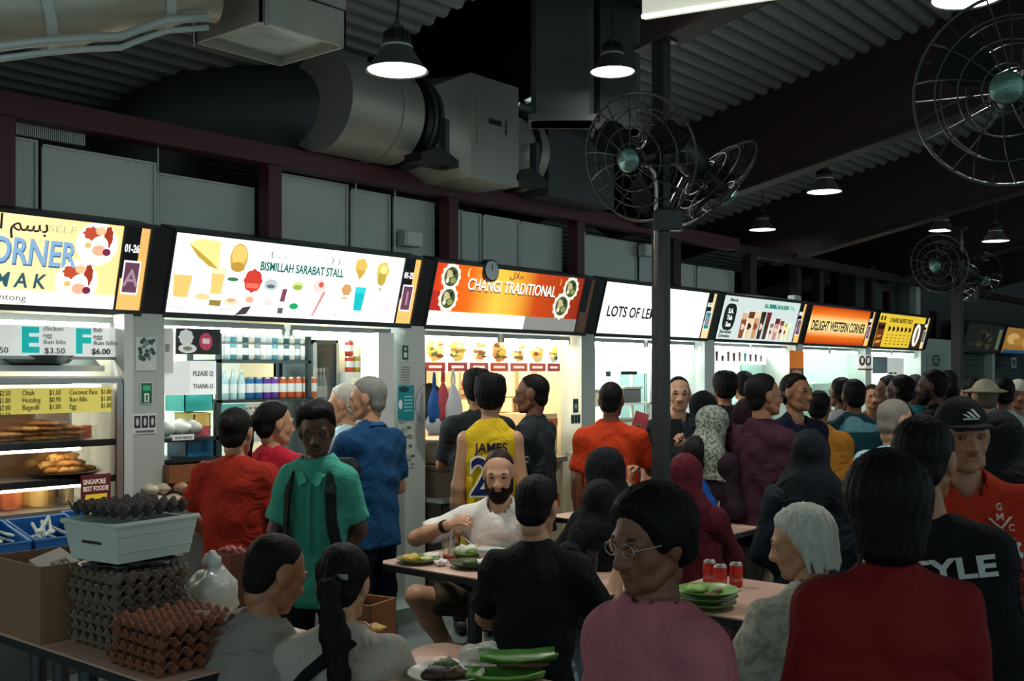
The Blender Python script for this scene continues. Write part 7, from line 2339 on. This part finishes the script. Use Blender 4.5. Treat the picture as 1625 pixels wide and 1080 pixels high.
def stool_proto():
    r = thing('round_stool', 'x', 'stool')
    obj('seat', MB().lathe([(0, 0.425), (0.15, 0.425), (0.158, 0.432), (0.158, 0.444), (0.150, 0.45), (0, 0.45)], 28), M_top, r, smooth=40)
    obj('seat_rim', MB().lathe([(0.150, 0.420), (0.161, 0.422), (0.161, 0.434), (0.150, 0.436)], 28), M_edge, r)
    obj('pole', MB().cyl((0, 0), 0.028, 0.01, 0.425, 14), M_leg, r, smooth=50)
    obj('base', MB().lathe([(0, 0), (0.13, 0), (0.13, 0.01), (0.04, 0.02), (0, 0.02)], 20), M_edge, r)
    return r


st0 = stool_proto()
st_used = [False]


def stool(p, label, z=0.45):
    o = st0 if not st_used[0] else dup(st0)
    st_used[0] = True
    o.location = (p[0], p[1], 0)
    o.scale = (1, 1, z / 0.45)
    tag(o, label, 'stool', 'round stools of the food hall')
    return o


for px_, py_, lab in [(710, 1033, 'empty round stool with pinkish seat in front of the black-shirted man'), (922, 972, 'empty round stool right of the black-shirted man'), (1176, 893, 'empty round stool seen under the drinks table'), (1212, 1026, 'empty round stool beside the white-haired man')]:
    p = on_z(px_, py_, 0.45)
    stool(p, lab)
for info, lab in [(P7, 'stool under the man in the grey tee'), (P8, 'stool under the woman with the long ponytail'), (P9, 'stool under the bearded man'), (P10, 'stool under the man in the black shirt'), (P11, 'stool under the farther woman in black headscarf'), (P11b, 'stool under the nearer woman in black headscarf'), (P16, 'stool under the woman in maroon headscarf'), (P16b, 'stool under the person in bright blue'), (P39, 'stool under the white-haired man')]:
    z = max(0.30, info['hip'][2] - 0.115 * info['s'])
    stool(info['origin'], lab, z)


def plate(label, p, r, col, items=(), rz=0.0, name='dinner_plate', h=0.022):
    o = thing(name, label, 'plate', p, rz)
    obj('dish', MB().lathe([(0, 0.0), (r * 0.6, 0.0), (r * 0.66, 0.004), (r, h), (r * 0.985, h + 0.003), (r * 0.66, 0.009), (0, 0.006)], 32), cmat(col, 0.3), o, smooth=50)
    for i, (nm, c, x, y, rr, hh, seed) in enumerate(items):
        obj(nm, MB().blob((x * r, y * r, 0.008 + hh * 0.6), (rr * r, rr * r * 0.8, hh), seed, 0.22, 14, 8), cmat(c, 0.5, vary=0.4, scale=45), o, smooth='all')
    return o


p = on_z(664, 889, TZ + 0.01)
plate('pale plate with yellow noodles and lime half at the left of the bearded man', (p.x, p.y, TZ + 0.001), 0.105, '6a7a52', [('noodles', 'c8a838', -0.25, 0.2, 0.45, 0.022, 3), ('cucumber_slice', 'b8c07a', 0.35, -0.15, 0.33, 0.012, 5), ('garnish', '7a8a3a', 0.1, 0.35, 0.25, 0.02, 8)])
p = on_z(752, 896, TZ + 0.01)
plate('dark green plate with leafy food nearest the black-shirted man', (p.x, p.y, TZ + 0.001), 0.115, '39452c', [('leaf_parcel', '4a5a2c', -0.2, 0.0, 0.4, 0.02, 13), ('white_rice', 'd8dcc8', 0.3, -0.2, 0.4, 0.018, 15)])
p = on_z(741, 879, TZ + 0.01)
plate('green plate with crumpled white dumplings behind the glass', (p.x, p.y, TZ + 0.001), 0.085, '7a9450', [('dumpling', 'd6dac8', -0.2, 0.2, 0.45, 0.03, 23), ('dumpling', 'c8ccb4', 0.3, -0.1, 0.4, 0.028, 25), ('herb', '5a7a3a', 0.0, -0.4, 0.3, 0.02, 27)])
p = on_z(776, 884, TZ + 0.01)
o = plate('white paper bowl between plates on the bearded man’s table', (p.x, p.y, TZ + 0.001), 0.06, 'dcdfd8', [], name='paper_bowl', h=0.05)
for px_, py_, lab, sz in [(685, 884, 'crumpled white napkin right of the yellow noodles', 0.045), (700, 894, 'small torn napkin at the table edge', 0.03)]:
    p = on_z(px_, py_, TZ + 0.01)
    o = obj('paper_napkin', MB().blob((0, 0, 0.014), (sz, sz * 0.8, 0.014), px_, 0.35, 14, 8), cmat('dcd8cc', 0.8), None, (p.x, p.y, TZ + 0.003))
    tag(o, lab, 'napkin')


def glass(label, p, r, h, liquid, fill, straw=False, name='drink_glass'):
    o = thing(name, label, 'glass', p)
    obj('tumbler', MB().lathe([(0, 0), (r * 0.82, 0), (r, h), (r * 0.95, h), (r * 0.78, 0.006), (0, 0.006)], 20), M_glass, o, smooth=50)
    if fill:
        obj('drink', MB().lathe([(0, 0.007), (r * 0.76, 0.007), (r * (0.78 + 0.16 * fill), h * fill), (0, h * fill)], 20), cmat(liquid, 0.2), o, smooth=50)
    if straw:
        obj('straw', MB().tube([(0, 0, 0.01), (r * 0.6, 0.0, h * 1.35)], 0.004, 6), cmat('c8b8a8', 0.5), o)
    return o


p = on_z(712, 886, TZ + 0.005)
glass('ribbed glass with amber dregs and a straw on the bearded man’s table', (p.x, p.y, TZ + 0.001), 0.036, 0.10, 'a8522a', 0.22, True)
p = on_z(940, 905, TZ + 0.005)
glass('clear plastic cup right of the black-shirted man', (p.x, p.y, TZ + 0.001), 0.034, 0.10, 'd8d8d0', 0.0)
p = on_z(1135, 838, TZ + 0.005)
glass('yellow iced drink with straw on the table right of the near pole', (p.x + 0.02, p.y, TZ + 0.001), 0.042, 0.115, 'd8b84a', 0.85, True)
p = on_z(1124, 836, TZ + 0.005)
glass('orange-brown drink left of the yellow iced drink', (p.x, p.y + 0.03, TZ + 0.001), 0.040, 0.11, 'b86a2a', 0.85)
# fork with a piece of food in the bearded man's left hand
wr = P9['wr'][-1] + np.array([0.0, 0.06, 0.0])
Mw = Matrix.Translation(P9['origin']) @ Matrix.Rotation(P9['rz'], 4, 'Z')
hp = Mw @ Vector(P9['wr'][-1] + unit(P9['wr'][-1] - P9['el'][-1]) * 0.08 + np.array([0, 0.01, -0.01]))
tip = at(727, 846, 5.38)
fk = thing('dinner_fork', 'steel fork with a brown morsel held by the bearded man', 'fork', hp)
d = tip - hp
obj('handle', MB().tube([(0, 0, 0), d * 0.8], [0.005, 0.003], 8), M_steel, fk)
obj('prongs', MB().box(-0.008, 0.008, -0.002, 0.002, -0.002, 0.002).tube([d * 0.8, d], [0.006, 0.002], 6), M_steel, fk)
obj('morsel', MB().blob(tuple(d), 0.020, 9, 0.2), cmat('8a5a34', 0.5, vary=0.4, scale=60), fk, smooth='all')

# ---- green plates and cans on the right table
p = on_z(1118, 958, TZ + 0.01)
for i in range(3):
    plate(['lowest green plate of the stack beside the red cans', 'middle green plate of the stack beside the red cans', 'top green plate with scraps of food beside the red cans'][i], (p.x + 0.006 * i, p.y - 0.004 * i, TZ + 0.001 + 0.022 * i), 0.122, '6f9a4c',
          [] if i < 2 else [('food_scraps', '5a3a24', -0.3, -0.3, 0.25, 0.008, 33), ('food_scraps', '6a4a2c', 0.3, -0.2, 0.18, 0.008, 35), ('leaf_wrap', '8ab05a', 0.0, 0.4, 0.45, 0.014, 37)])
M_red = cmat('b8281c', 0.3, metal=0.2)
for i, (px_, py_, lab) in enumerate([(1137, 930, 'red soft drink can at left of the trio'), (1143, 934, 'red soft drink can in front with white script'), (1161, 931, 'red soft drink can at right of the trio')]):
    p = on_z(px_, py_, TZ)
    o = thing('drink_can', lab, 'can', (p.x + (0.03, 0, 0.02)[i], p.y + (0.05, 0, -0.01)[i], TZ + 0.001), rz=HEAD - pi / 2)
    o.scale = (0.86, 0.86, 0.86)
    obj('body', MB().lathe([(0, 0), (0.024, 0), (0.033, 0.008), (0.033, 0.105)], 24), M_red, o, smooth=50)
    obj('lid', MB().lathe([(0.033, 0.105), (0.027, 0.117), (0.025, 0.114), (0, 0.114)], 24), M_steel, o, smooth=50)
    lt = text('script_lettering', 'Coca-Cola', 0.030, cmat('f0e4dc', 0.4), o, (0, 0, 0.03), bold=0.015, shear=0.35, width=0.060, align='CENTER')
    for v in lt.data.vertices:
        a_ = v.co.x / 0.0335
        y_ = v.co.y
        v.co = Vector((0.0338 * math.sin(a_), y_, 0.0338 * math.cos(a_)))
    lt.data.update()
# orange packet in the white-haired man's hand
Mw = Matrix.Translation(P39['origin']) @ Matrix.Rotation(P39['rz'], 4, 'Z')
hp = Mw @ Vector(P39['wr'][-1] + unit(P39['wr'][-1] - P39['el'][-1]) * 0.10)
o = thing('orange_packet', 'bright orange paper packet in the white-haired man’s hand', 'packet', hp, rz=HEAD - pi / 2)
obj('wrapper', MB().add([(-0.02, -0.008, -0.06), (0.02, -0.008, -0.06), (0.05, -0.012, 0.06), (0.012, -0.012, 0.075), (-0.02, 0.008, -0.06), (0.02, 0.008, -0.06), (0.05, 0.012, 0.06), (0.012, 0.012, 0.075)], [(0, 1, 2, 3), (7, 6, 5, 4), (0, 4, 5, 1), (1, 5, 6, 2), (2, 6, 7, 3), (3, 7, 4, 0)]), cmat('d8571a', 0.5), o)
obj('fold', MB().box(-0.005, 0.03, -0.014, -0.010, 0.0, 0.05), cmat('e8824a', 0.5), o)
# ---- near table: dark leftovers, clear bag, green leaf-shaped dishes
p = on_z(708, 1072, TZ + 0.01)
plate('plate of dark meat and greens on the near table', (p.x, p.y, TZ + 0.001), 0.115, 'b8bcb0', [('dark_meat', '3a2418', -0.3, 0.1, 0.42, 0.022, 43), ('dark_meat', '4a2c1c', 0.05, -0.25, 0.35, 0.02, 44), ('green_leaves', '3a5a2a', 0.3, 0.3, 0.38, 0.024, 45), ('onion_bits', 'c8c8b8', 0.35, -0.2, 0.25, 0.015, 46)])
p = on_z(735, 1058, TZ + 0.01)
o = obj('clear_bag', MB().blob((0, 0, 0.03), (0.075, 0.05, 0.032), 71, 0.3, 16, 10), mat('clear_film', 'dfe6e0', 0.15, alpha=0.45, bump=0.8, bscale=30), None, (p.x + 0.08, p.y, TZ + 0.004), smooth='all')
tag(o, 'crumpled clear plastic bag on the near table', 'bag')
for i, (px_, py_, lab, dz) in enumerate([(800, 1074, 'green leaf-shaped dish lying flat on the near table', 0), (822, 1064, 'green leaf-shaped dish with raised ribbed back on the near table', 0.02)]):
    p = on_z(px_, py_, TZ + 0.01)
    o = thing('leaf_dish', lab, 'plate', (p.x, p.y, TZ + 0.002 + dz), rz=HEAD - pi / 2 + 0.1)
    m = MB()
    nx, ny = 18, 10
    vs = []
    for a_ in range(nx + 1):
        u_ = a_ / nx * 2 - 1
        for b_ in range(ny + 1):
            v_ = b_ / ny * 2 - 1
            wdt = 0.065 * (1 - 0.35 * u_ * u_) * (1 + 0.05 * math.cos(9 * u_))
            z_ = 0.012 * u_ * u_ + 0.020 * v_ * v_ + 0.003 * math.cos(v_ * 18) + (0.014 if i else 0)
            vs.append((u_ * 0.115, v_ * wdt, z_))
    n1 = len(vs)
    vs += [(x, y, z - 0.004) for x, y, z in vs]
    q = []
    for a_ in range(nx):
        for b_ in range(ny):
            k = a_ * (ny + 1) + b_
            q.append((k, k + ny + 1, k + ny + 2, k + 1))
            q.append((n1 + k, n1 + k + 1, n1 + k + ny + 2, n1 + k + ny + 1))
    m.add(vs, q)
    obj('dish', m, cmat('4f8a32' if i else '5c9a3c', 0.35), o, smooth='all')
    obj('rim', MB().tube([(-0.115, -0.04, 0.032 + (0.014 if i else 0)), (-0.06, -0.058, 0.024 + (0.014 if i else 0)), (0, -0.066, 0.022 + (0.014 if i else 0)), (0.06, -0.058, 0.024 + (0.014 if i else 0)), (0.115, -0.04, 0.032 + (0.014 if i else 0))], 0.004, 6), cmat('6aa848', 0.35), o, smooth='all')
    if i:
        obj('leftovers', MB().blob((0.01, -0.04, 0.02), (0.08, 0.03, 0.014), 81, 0.3, 14, 8), cmat('4a3018', 0.5, vary=0.4, scale=60), o, smooth='all')
# food held by the seated man
Mw = Matrix.Translation(P7['origin']) @ Matrix.Rotation(P7['rz'], 4, 'Z')
hp = Mw @ Vector(P7['wr'][1] + unit(P7['wr'][1] - P7['el'][1]) * 0.10)
o = obj('flat_bread', MB().blob((0, 0, 0), (0.05, 0.035, 0.016), 91, 0.2, 14, 8), cmat('c8963c', 0.5, vary=0.4, scale=50), None, hp, smooth='all')
tag(o, 'golden bread in the hand of the man in the grey tee', 'food')
# phone of the man by the pole; pink packet of the man in orange
Mw = Matrix.Translation(P17['origin']) @ Matrix.Rotation(P17['rz'], 4, 'Z')
hp = Mw @ Vector(P17['wr'][-1] + unit(P17['wr'][-1] - P17['el'][-1]) * 0.09 + np.array([0, 0.02, 0.02]))
o = thing('mobile_phone', 'dark mobile phone held before the face of the man behind the pole', 'phone', hp, rz=HEAD - pi / 2)
obj('case', MB().cbox(-0.037, 0.037, -0.005, 0.005, -0.06, 0.09, 0.004), cmat('15181a', 0.3), o)
obj('lens', MB().tube([(0.02, -0.005, 0.07), (0.02, -0.008, 0.07)], 0.008, 12), cmat('303436', 0.2), o)
Mw = Matrix.Translation(P15['origin']) @ Matrix.Rotation(P15['rz'], 4, 'Z')
hp = Mw @ Vector(P15['wr'][1] + unit(P15['wr'][1] - P15['el'][1]) * 0.10)
o = thing('pink_folder', 'pink card folder held up by the man in orange', 'folder', hp, rz=HEAD - pi / 2 + 0.3)
obj('sheet', MB().prism([(-0.09, -0.08), (0.02, -0.10), (0.06, 0.07), (-0.03, 0.10)], -0.003, 0.003), cmat('d85a64', 0.5), o)
obj('spine', MB().tube([(-0.09, 0, -0.08), (-0.03, 0, 0.10)], 0.004, 6), cmat('b8444e', 0.5), o)

# ================================================================== EGG TRAYS AND CARTONS
def tray_mesh(name):
    m = MB()
    NX = 36
    S_ = 0.29
    vs = []
    for a_ in range(NX + 1):
        for b_ in range(NX + 1):
            x = a_ / NX - 0.5
            y = b_ / NX - 0.5
            cx = math.cos(2 * pi * 6 * (x + 0.5))
            cy = math.cos(2 * pi * 6 * (y + 0.5))
            z = 0.026 + 0.021 * max(-1.0, min(1.0, 1.3 * (cx + cy) / 2))
            vs.append((x * S_, y * S_, z))
    n1 = len(vs)
    vs += [(x, y, z - 0.0045) for x, y, z in vs]
    q = []
    w = NX + 1
    for a_ in range(NX):
        for b_ in range(NX):
            k = a_ * w + b_
            q.append((k, k + w, k + w + 1, k + 1))
            q.append((n1 + k, n1 + k + 1, n1 + k + w + 1, n1 + k + w))
    for a_ in range(NX):
        for k0, k1 in ((a_, a_ + 1), (a_ * w + NX, (a_ + 1) * w + NX)):
            pass
        q += [(a_, a_ + 1, n1 + a_ + 1, n1 + a_), (NX * w + a_ + 1, NX * w + a_, n1 + NX * w + a_, n1 + NX * w + a_ + 1), ((a_ + 1) * w, a_ * w, n1 + a_ * w, n1 + (a_ + 1) * w), (a_ * w + NX, (a_ + 1) * w + NX, n1 + (a_ + 1) * w + NX, n1 + a_ * w + NX)]
    m.add(vs, q)
    return m


tm = tray_mesh('egg_tray')
M_pulp = mat('grey_pulp', '7a6a5e', 0.9, vary=0.2, scale=30, bump=0.2, bscale=90)
M_pulp2 = mat('orange_pulp', '87553c', 0.9, vary=0.2, scale=30, bump=0.2, bscale=90)
M_pulp3 = mat('dark_pulp', '4a4440', 0.9, vary=0.2, scale=30)
rn = random.Random(11)
tr0 = obj('egg_tray', tm, M_pulp, None, (-3.33, -2.09, TZ + 0.001), smooth='all')
WORDS = ['bottom', 'second', 'third', 'fourth', 'fifth', 'sixth', 'seventh', 'top']
NT = 7
for i in range(NT):
    o = tr0 if i == 0 else tr0.copy()
    if i:
        COL.objects.link(o)
    o.location = (-3.33 + rn.uniform(-0.008, 0.008), -2.09 + rn.uniform(-0.008, 0.008), TZ + 0.001 + i * 0.0345)
    o.rotation_euler = (0, 0, rn.uniform(-0.04, 0.04) + (pi / 2 if i % 2 else 0))
    tag(o, 'brown egg tray, %s of the tall stack at lower left' % (WORDS[i] + (' from the bottom' if 0 < i < NT - 1 else '') if i < NT - 1 else 'topmost'), 'egg tray', 'egg trays in the tall stack')
for i in range(4):
    o = tr0.copy()
    COL.objects.link(o)
    if i == 0:
        me2 = tr0.data.copy()
        me2.materials.clear()
        me2.materials.append(M_pulp2)
    o.data = me2
    o.location = (-3.395 + 0.01 * i, -2.42 + rn.uniform(-0.01, 0.01), TZ + 0.001 + i * 0.034)
    o.rotation_euler = (0, 0, rn.uniform(-0.05, 0.05))
    tag(o, 'orange-brown egg tray, %s of the short stack beside the grey tee' % ('lowest', 'second from bottom', 'third from bottom', 'topmost')[i], 'egg tray', 'egg trays in the short stack')
zst = TZ + 0.001 + (NT - 1) * 0.0345 + 0.049
# black plastic bag lining, white foam box, tray on top
bag = obj('black_bag', MB().blob((0, 0, 0.010), (0.155, 0.15, 0.010), 12, 0.25, 24, 8), mat('black_plastic', '121416', 0.25, bump=0.6, bscale=25), None, (-3.31, -2.06, zst + 0.0), smooth='all')
tag(bag, 'flattened black plastic bag between egg trays and white foam box', 'bag')
zb = zst + 0.022
bx = thing('foam_crate', 'white foam crate on top of the tall egg tray stack', 'crate', (-3.30, -2.04, zb), rz=0.12)
a_, b_, h_ = 0.165, 0.14, 0.125
m = MB()
m.add([(-a_ + 0.02, -b_ + 0.02, 0), (a_ - 0.02, -b_ + 0.02, 0), (a_ - 0.02, b_ - 0.02, 0), (-a_ + 0.02, b_ - 0.02, 0), (-a_, -b_, h_), (a_, -b_, h_), (a_, b_, h_), (-a_, b_, h_), (-a_ + 0.015, -b_ + 0.015, h_), (a_ - 0.015, -b_ + 0.015, h_), (a_ - 0.015, b_ - 0.015, h_), (-a_ + 0.015, b_ - 0.015, h_), (-a_ + 0.03, -b_ + 0.03, 0.012), (a_ - 0.03, -b_ + 0.03, 0.012), (a_ - 0.03, b_ - 0.03, 0.012), (-a_ + 0.03, b_ - 0.03, 0.012)],
      [(0, 3, 2, 1), (0, 1, 5, 4), (1, 2, 6, 5), (2, 3, 7, 6), (3, 0, 4, 7), (4, 5, 9, 8), (5, 6, 10, 9), (6, 7, 11, 10), (7, 4, 8, 11), (8, 9, 13, 12), (9, 10, 14, 13), (10, 11, 15, 14), (11, 8, 12, 15), (12, 13, 14, 15)])
M_foam = mat('white_foam', 'c9d2c8', 0.7, vary=0.08)
obj('body', m, M_foam, bx)
obj('rim', MB().tube([(-a_, -b_, h_), (a_, -b_, h_), (a_, b_, h_), (-a_, b_, h_)], 0.010, 6, closed=True), M_foam, bx)
for zz in (0.035, 0.09):
    f_ = zz / h_
    obj('moulded_line', MB().tube([(-a_ + 0.02 - 0.02 * f_, -b_ + 0.019 - 0.02 * f_, zz), (a_ - 0.02 + 0.02 * f_, -b_ + 0.019 - 0.02 * f_, zz)], 0.003, 6), M_foam, bx)
obj('grip_slot', MB().box(-a_ + 0.0085, -a_ + 0.0125, -0.05, 0.05, 0.058, 0.068), cmat('2a2e2c', 0.6), bx)
o = tr0.copy()
COL.objects.link(o)
me3 = tr0.data.copy()
me3.materials.clear()
me3.materials.append(M_pulp3)
o.data = me3
o.location = (-3.28, -2.0, zb + h_ + 0.012)
o.rotation_euler = (0, 0, 0.12)
tag(o, 'dark egg tray lying on the white foam crate', 'egg tray')
# cardboard carton
cb = thing('cardboard_carton', 'open plain cardboard carton at the lower left corner', 'box', (-3.55, -1.905, TZ + 0.001))
M_card = mat('cardboard', '8a6a4e', 0.8, vary=0.1, scale=10)
cw, cd, chh = 0.30, 0.36, 0.255
for (u0, u1, v0, v1) in ((0, cw, 0, 0.005), (0, cw, cd - 0.005, cd), (0, 0.005, 0.005, cd - 0.005), (cw - 0.005, cw, 0.005, cd - 0.005)):
    obj('side', MB().box(u0, u1, v0, v1, 0, chh), M_card, cb)
obj('bottom', MB().box(0.005, cw - 0.005, 0.005, cd - 0.005, 0, 0.005), M_card, cb)
obj('flap', MB().add([(0, 0.02, chh), (0, cd - 0.02, chh), (-0.03, cd - 0.06, chh - 0.07), (-0.03, 0.06, chh - 0.07), (0.004, 0.02, chh), (0.004, cd - 0.02, chh), (-0.026, cd - 0.06, chh - 0.07), (-0.026, 0.06, chh - 0.07)], [(0, 1, 2, 3), (7, 6, 5, 4), (0, 3, 7, 4), (1, 5, 6, 2), (2, 6, 7, 3), (0, 4, 5, 1)]), M_card, cb) if False else None
nw = thing('newspaper', 'folded printed newspaper sticking out of the cardboard carton', 'newspaper', (-3.40, -1.78, TZ + 0.175), rz=0.6)
obj('sheet', MB().add([(-0.10, -0.05, 0.0), (0.10, -0.05, 0.02), (0.12, 0.08, 0.095), (-0.09, 0.08, 0.085), (-0.10, -0.05, -0.01), (0.10, -0.05, 0.01), (0.12, 0.08, 0.085), (-0.09, 0.08, 0.075)], [(0, 1, 2, 3), (7, 6, 5, 4), (0, 4, 5, 1), (1, 5, 6, 2), (2, 6, 7, 3), (3, 7, 4, 0)]), cmat('9a9a90', 0.7), nw)
text('headline', 'ALUMI\nDAILY', 0.04, cmat('2a2a2a', 0.7), nw, (-0.07, 0.0, 0.055), rot=(0.65, 0, 0))
# white carrier bag and brown carton behind
p = at(307, 915, 3.85)
wb = thing('carrier_bag', 'knotted white plastic bag beside the egg trays', 'bag', (-3.06, -2.16, TZ + 0.002))
obj('body', MB().blob((0, 0, 0.11), (0.085, 0.075, 0.11), 5, 0.14, 20, 14), mat('white_film', 'c4c8bf', 0.3, bump=0.9, bscale=14, vary=0.1), wb, smooth='all')
obj('knot', MB().blob((0.0, 0, 0.235), (0.03, 0.025, 0.035), 6, 0.3, 12, 8), MATS['white_film'], wb, smooth='all')
bc = thing('brown_carton', 'tall brown carton with reddish packets behind the seated man', 'box', (-2.74, -1.82, 0.0))
for (u0, u1, v0, v1) in ((0, 0.14, 0, 0.005), (0, 0.14, 0.135, 0.14), (0, 0.005, 0.005, 0.135), (0.135, 0.14, 0.005, 0.135)):
    obj('side', MB().box(u0, u1, v0, v1, 0, 0.93), cmat('6a3a28', 0.7), bc)
for i in range(4):
    obj('packet', MB().blob((0.04 + 0.03 * (i % 2), 0.04 + 0.05 * (i // 2), 0.925), (0.03, 0.025, 0.025), 60 + i, 0.25), cmat('8a3a2c', 0.5, vary=0.4, scale=40), bc, smooth='all')
# blue cutlery bins
M_bb = cmat('0f5fa8', 0.4)
for i, (x, y, lab) in enumerate([(-3.27, -0.88, 'blue cutlery bin with white spoons, leftmost of three'), (-2.99, -0.88, 'blue cutlery bin with white spoons, middle of three'), (-2.70, -0.80, 'blue cutlery bin nearest the white pillar')]):
    o = thing('cutlery_bin', lab, 'bin', (x, y, 0.902))
    w_, d_, hf, hb_ = 0.26, 0.26, 0.05, 0.11
    m = MB()
    m.add([(-w_ / 2, -d_ / 2, 0), (w_ / 2, -d_ / 2, 0), (w_ / 2, d_ / 2, 0), (-w_ / 2, d_ / 2, 0), (-w_ / 2, -d_ / 2, hf), (w_ / 2, -d_ / 2, hf), (w_ / 2, d_ / 2, hb_), (-w_ / 2, d_ / 2, hb_),
           (-w_ / 2 + 0.008, -d_ / 2 + 0.008, hf), (w_ / 2 - 0.008, -d_ / 2 + 0.008, hf), (w_ / 2 - 0.008, d_ / 2 - 0.008, hb_), (-w_ / 2 + 0.008, d_ / 2 - 0.008, hb_), (-w_ / 2 + 0.008, -d_ / 2 + 0.008, 0.008), (w_ / 2 - 0.008, -d_ / 2 + 0.008, 0.008), (w_ / 2 - 0.008, d_ / 2 - 0.008, 0.008), (-w_ / 2 + 0.008, d_ / 2 - 0.008, 0.008)],
          [(0, 3, 2, 1), (0, 1, 5, 4), (1, 2, 6, 5), (2, 3, 7, 6), (3, 0, 4, 7), (4, 5, 9, 8), (5, 6, 10, 9), (6, 7, 11, 10), (7, 4, 8, 11), (8, 9, 13, 12), (9, 10, 14, 13), (10, 11, 15, 14), (11, 8, 12, 15), (12, 13, 14, 15)])
    obj('bin', m, M_bb, o)
    obj('rim', MB().tube([(-w_ / 2, -d_ / 2, hf), (w_ / 2, -d_ / 2, hf), (w_ / 2, d_ / 2, hb_), (-w_ / 2, d_ / 2, hb_)], 0.006, 6, closed=True), cmat('2a7fc4', 0.4), o)
    rn3 = random.Random(i)
    for k in range(9):
        x0_, y0_ = rn3.uniform(-0.07, 0.07), rn3.uniform(-0.05, 0.03)
        s_ = thing('plastic_spoon', ['white plastic spoon heaped in the leftmost blue bin', 'white plastic spoon heaped in the middle blue bin', 'white plastic spoon in the bin nearest the pillar'][i], 'spoon', (x + x0_, y + y0_, 0.902 + 0.03 + 0.008 * k), rot=(0.25, rn3.uniform(-0.2, 0.2), rn3.uniform(-0.8, 0.8)), group='white plastic spoons in the blue bins')
        obj('bowl', MB().ball((0, -0.06, 0), (0.017, 0.026, 0.006), 10, 6), M_foam, s_, smooth='all')
        obj('handle', MB().tube([(0, -0.04, 0), (0, 0.08, 0.004)], [0.006, 0.008], 6), M_foam, s_)
# tan wooden bin standing by the seated couple
p = at(588, 960, 4.5)
o = thing('wooden_bin', 'tan wooden box standing on the floor behind the ponytail', 'box', (p.x - 0.03, p.y, 0), rz=0.2)
for k in range(4):
    an = k * pi / 2
    c_, s_ = math.cos(an), math.sin(an)
    mm = MB().box(-0.09, 0.09, -0.095, -0.083, 0.02, 0.70)
    mm.v = [(x * c_ - y * s_, x * s_ + y * c_, z) for x, y, z in mm.v]
    obj('board', mm, M_wood, o)
obj('bottom', MB().box(-0.09, 0.09, -0.09, 0.09, 0.0, 0.02), M_wood, o)
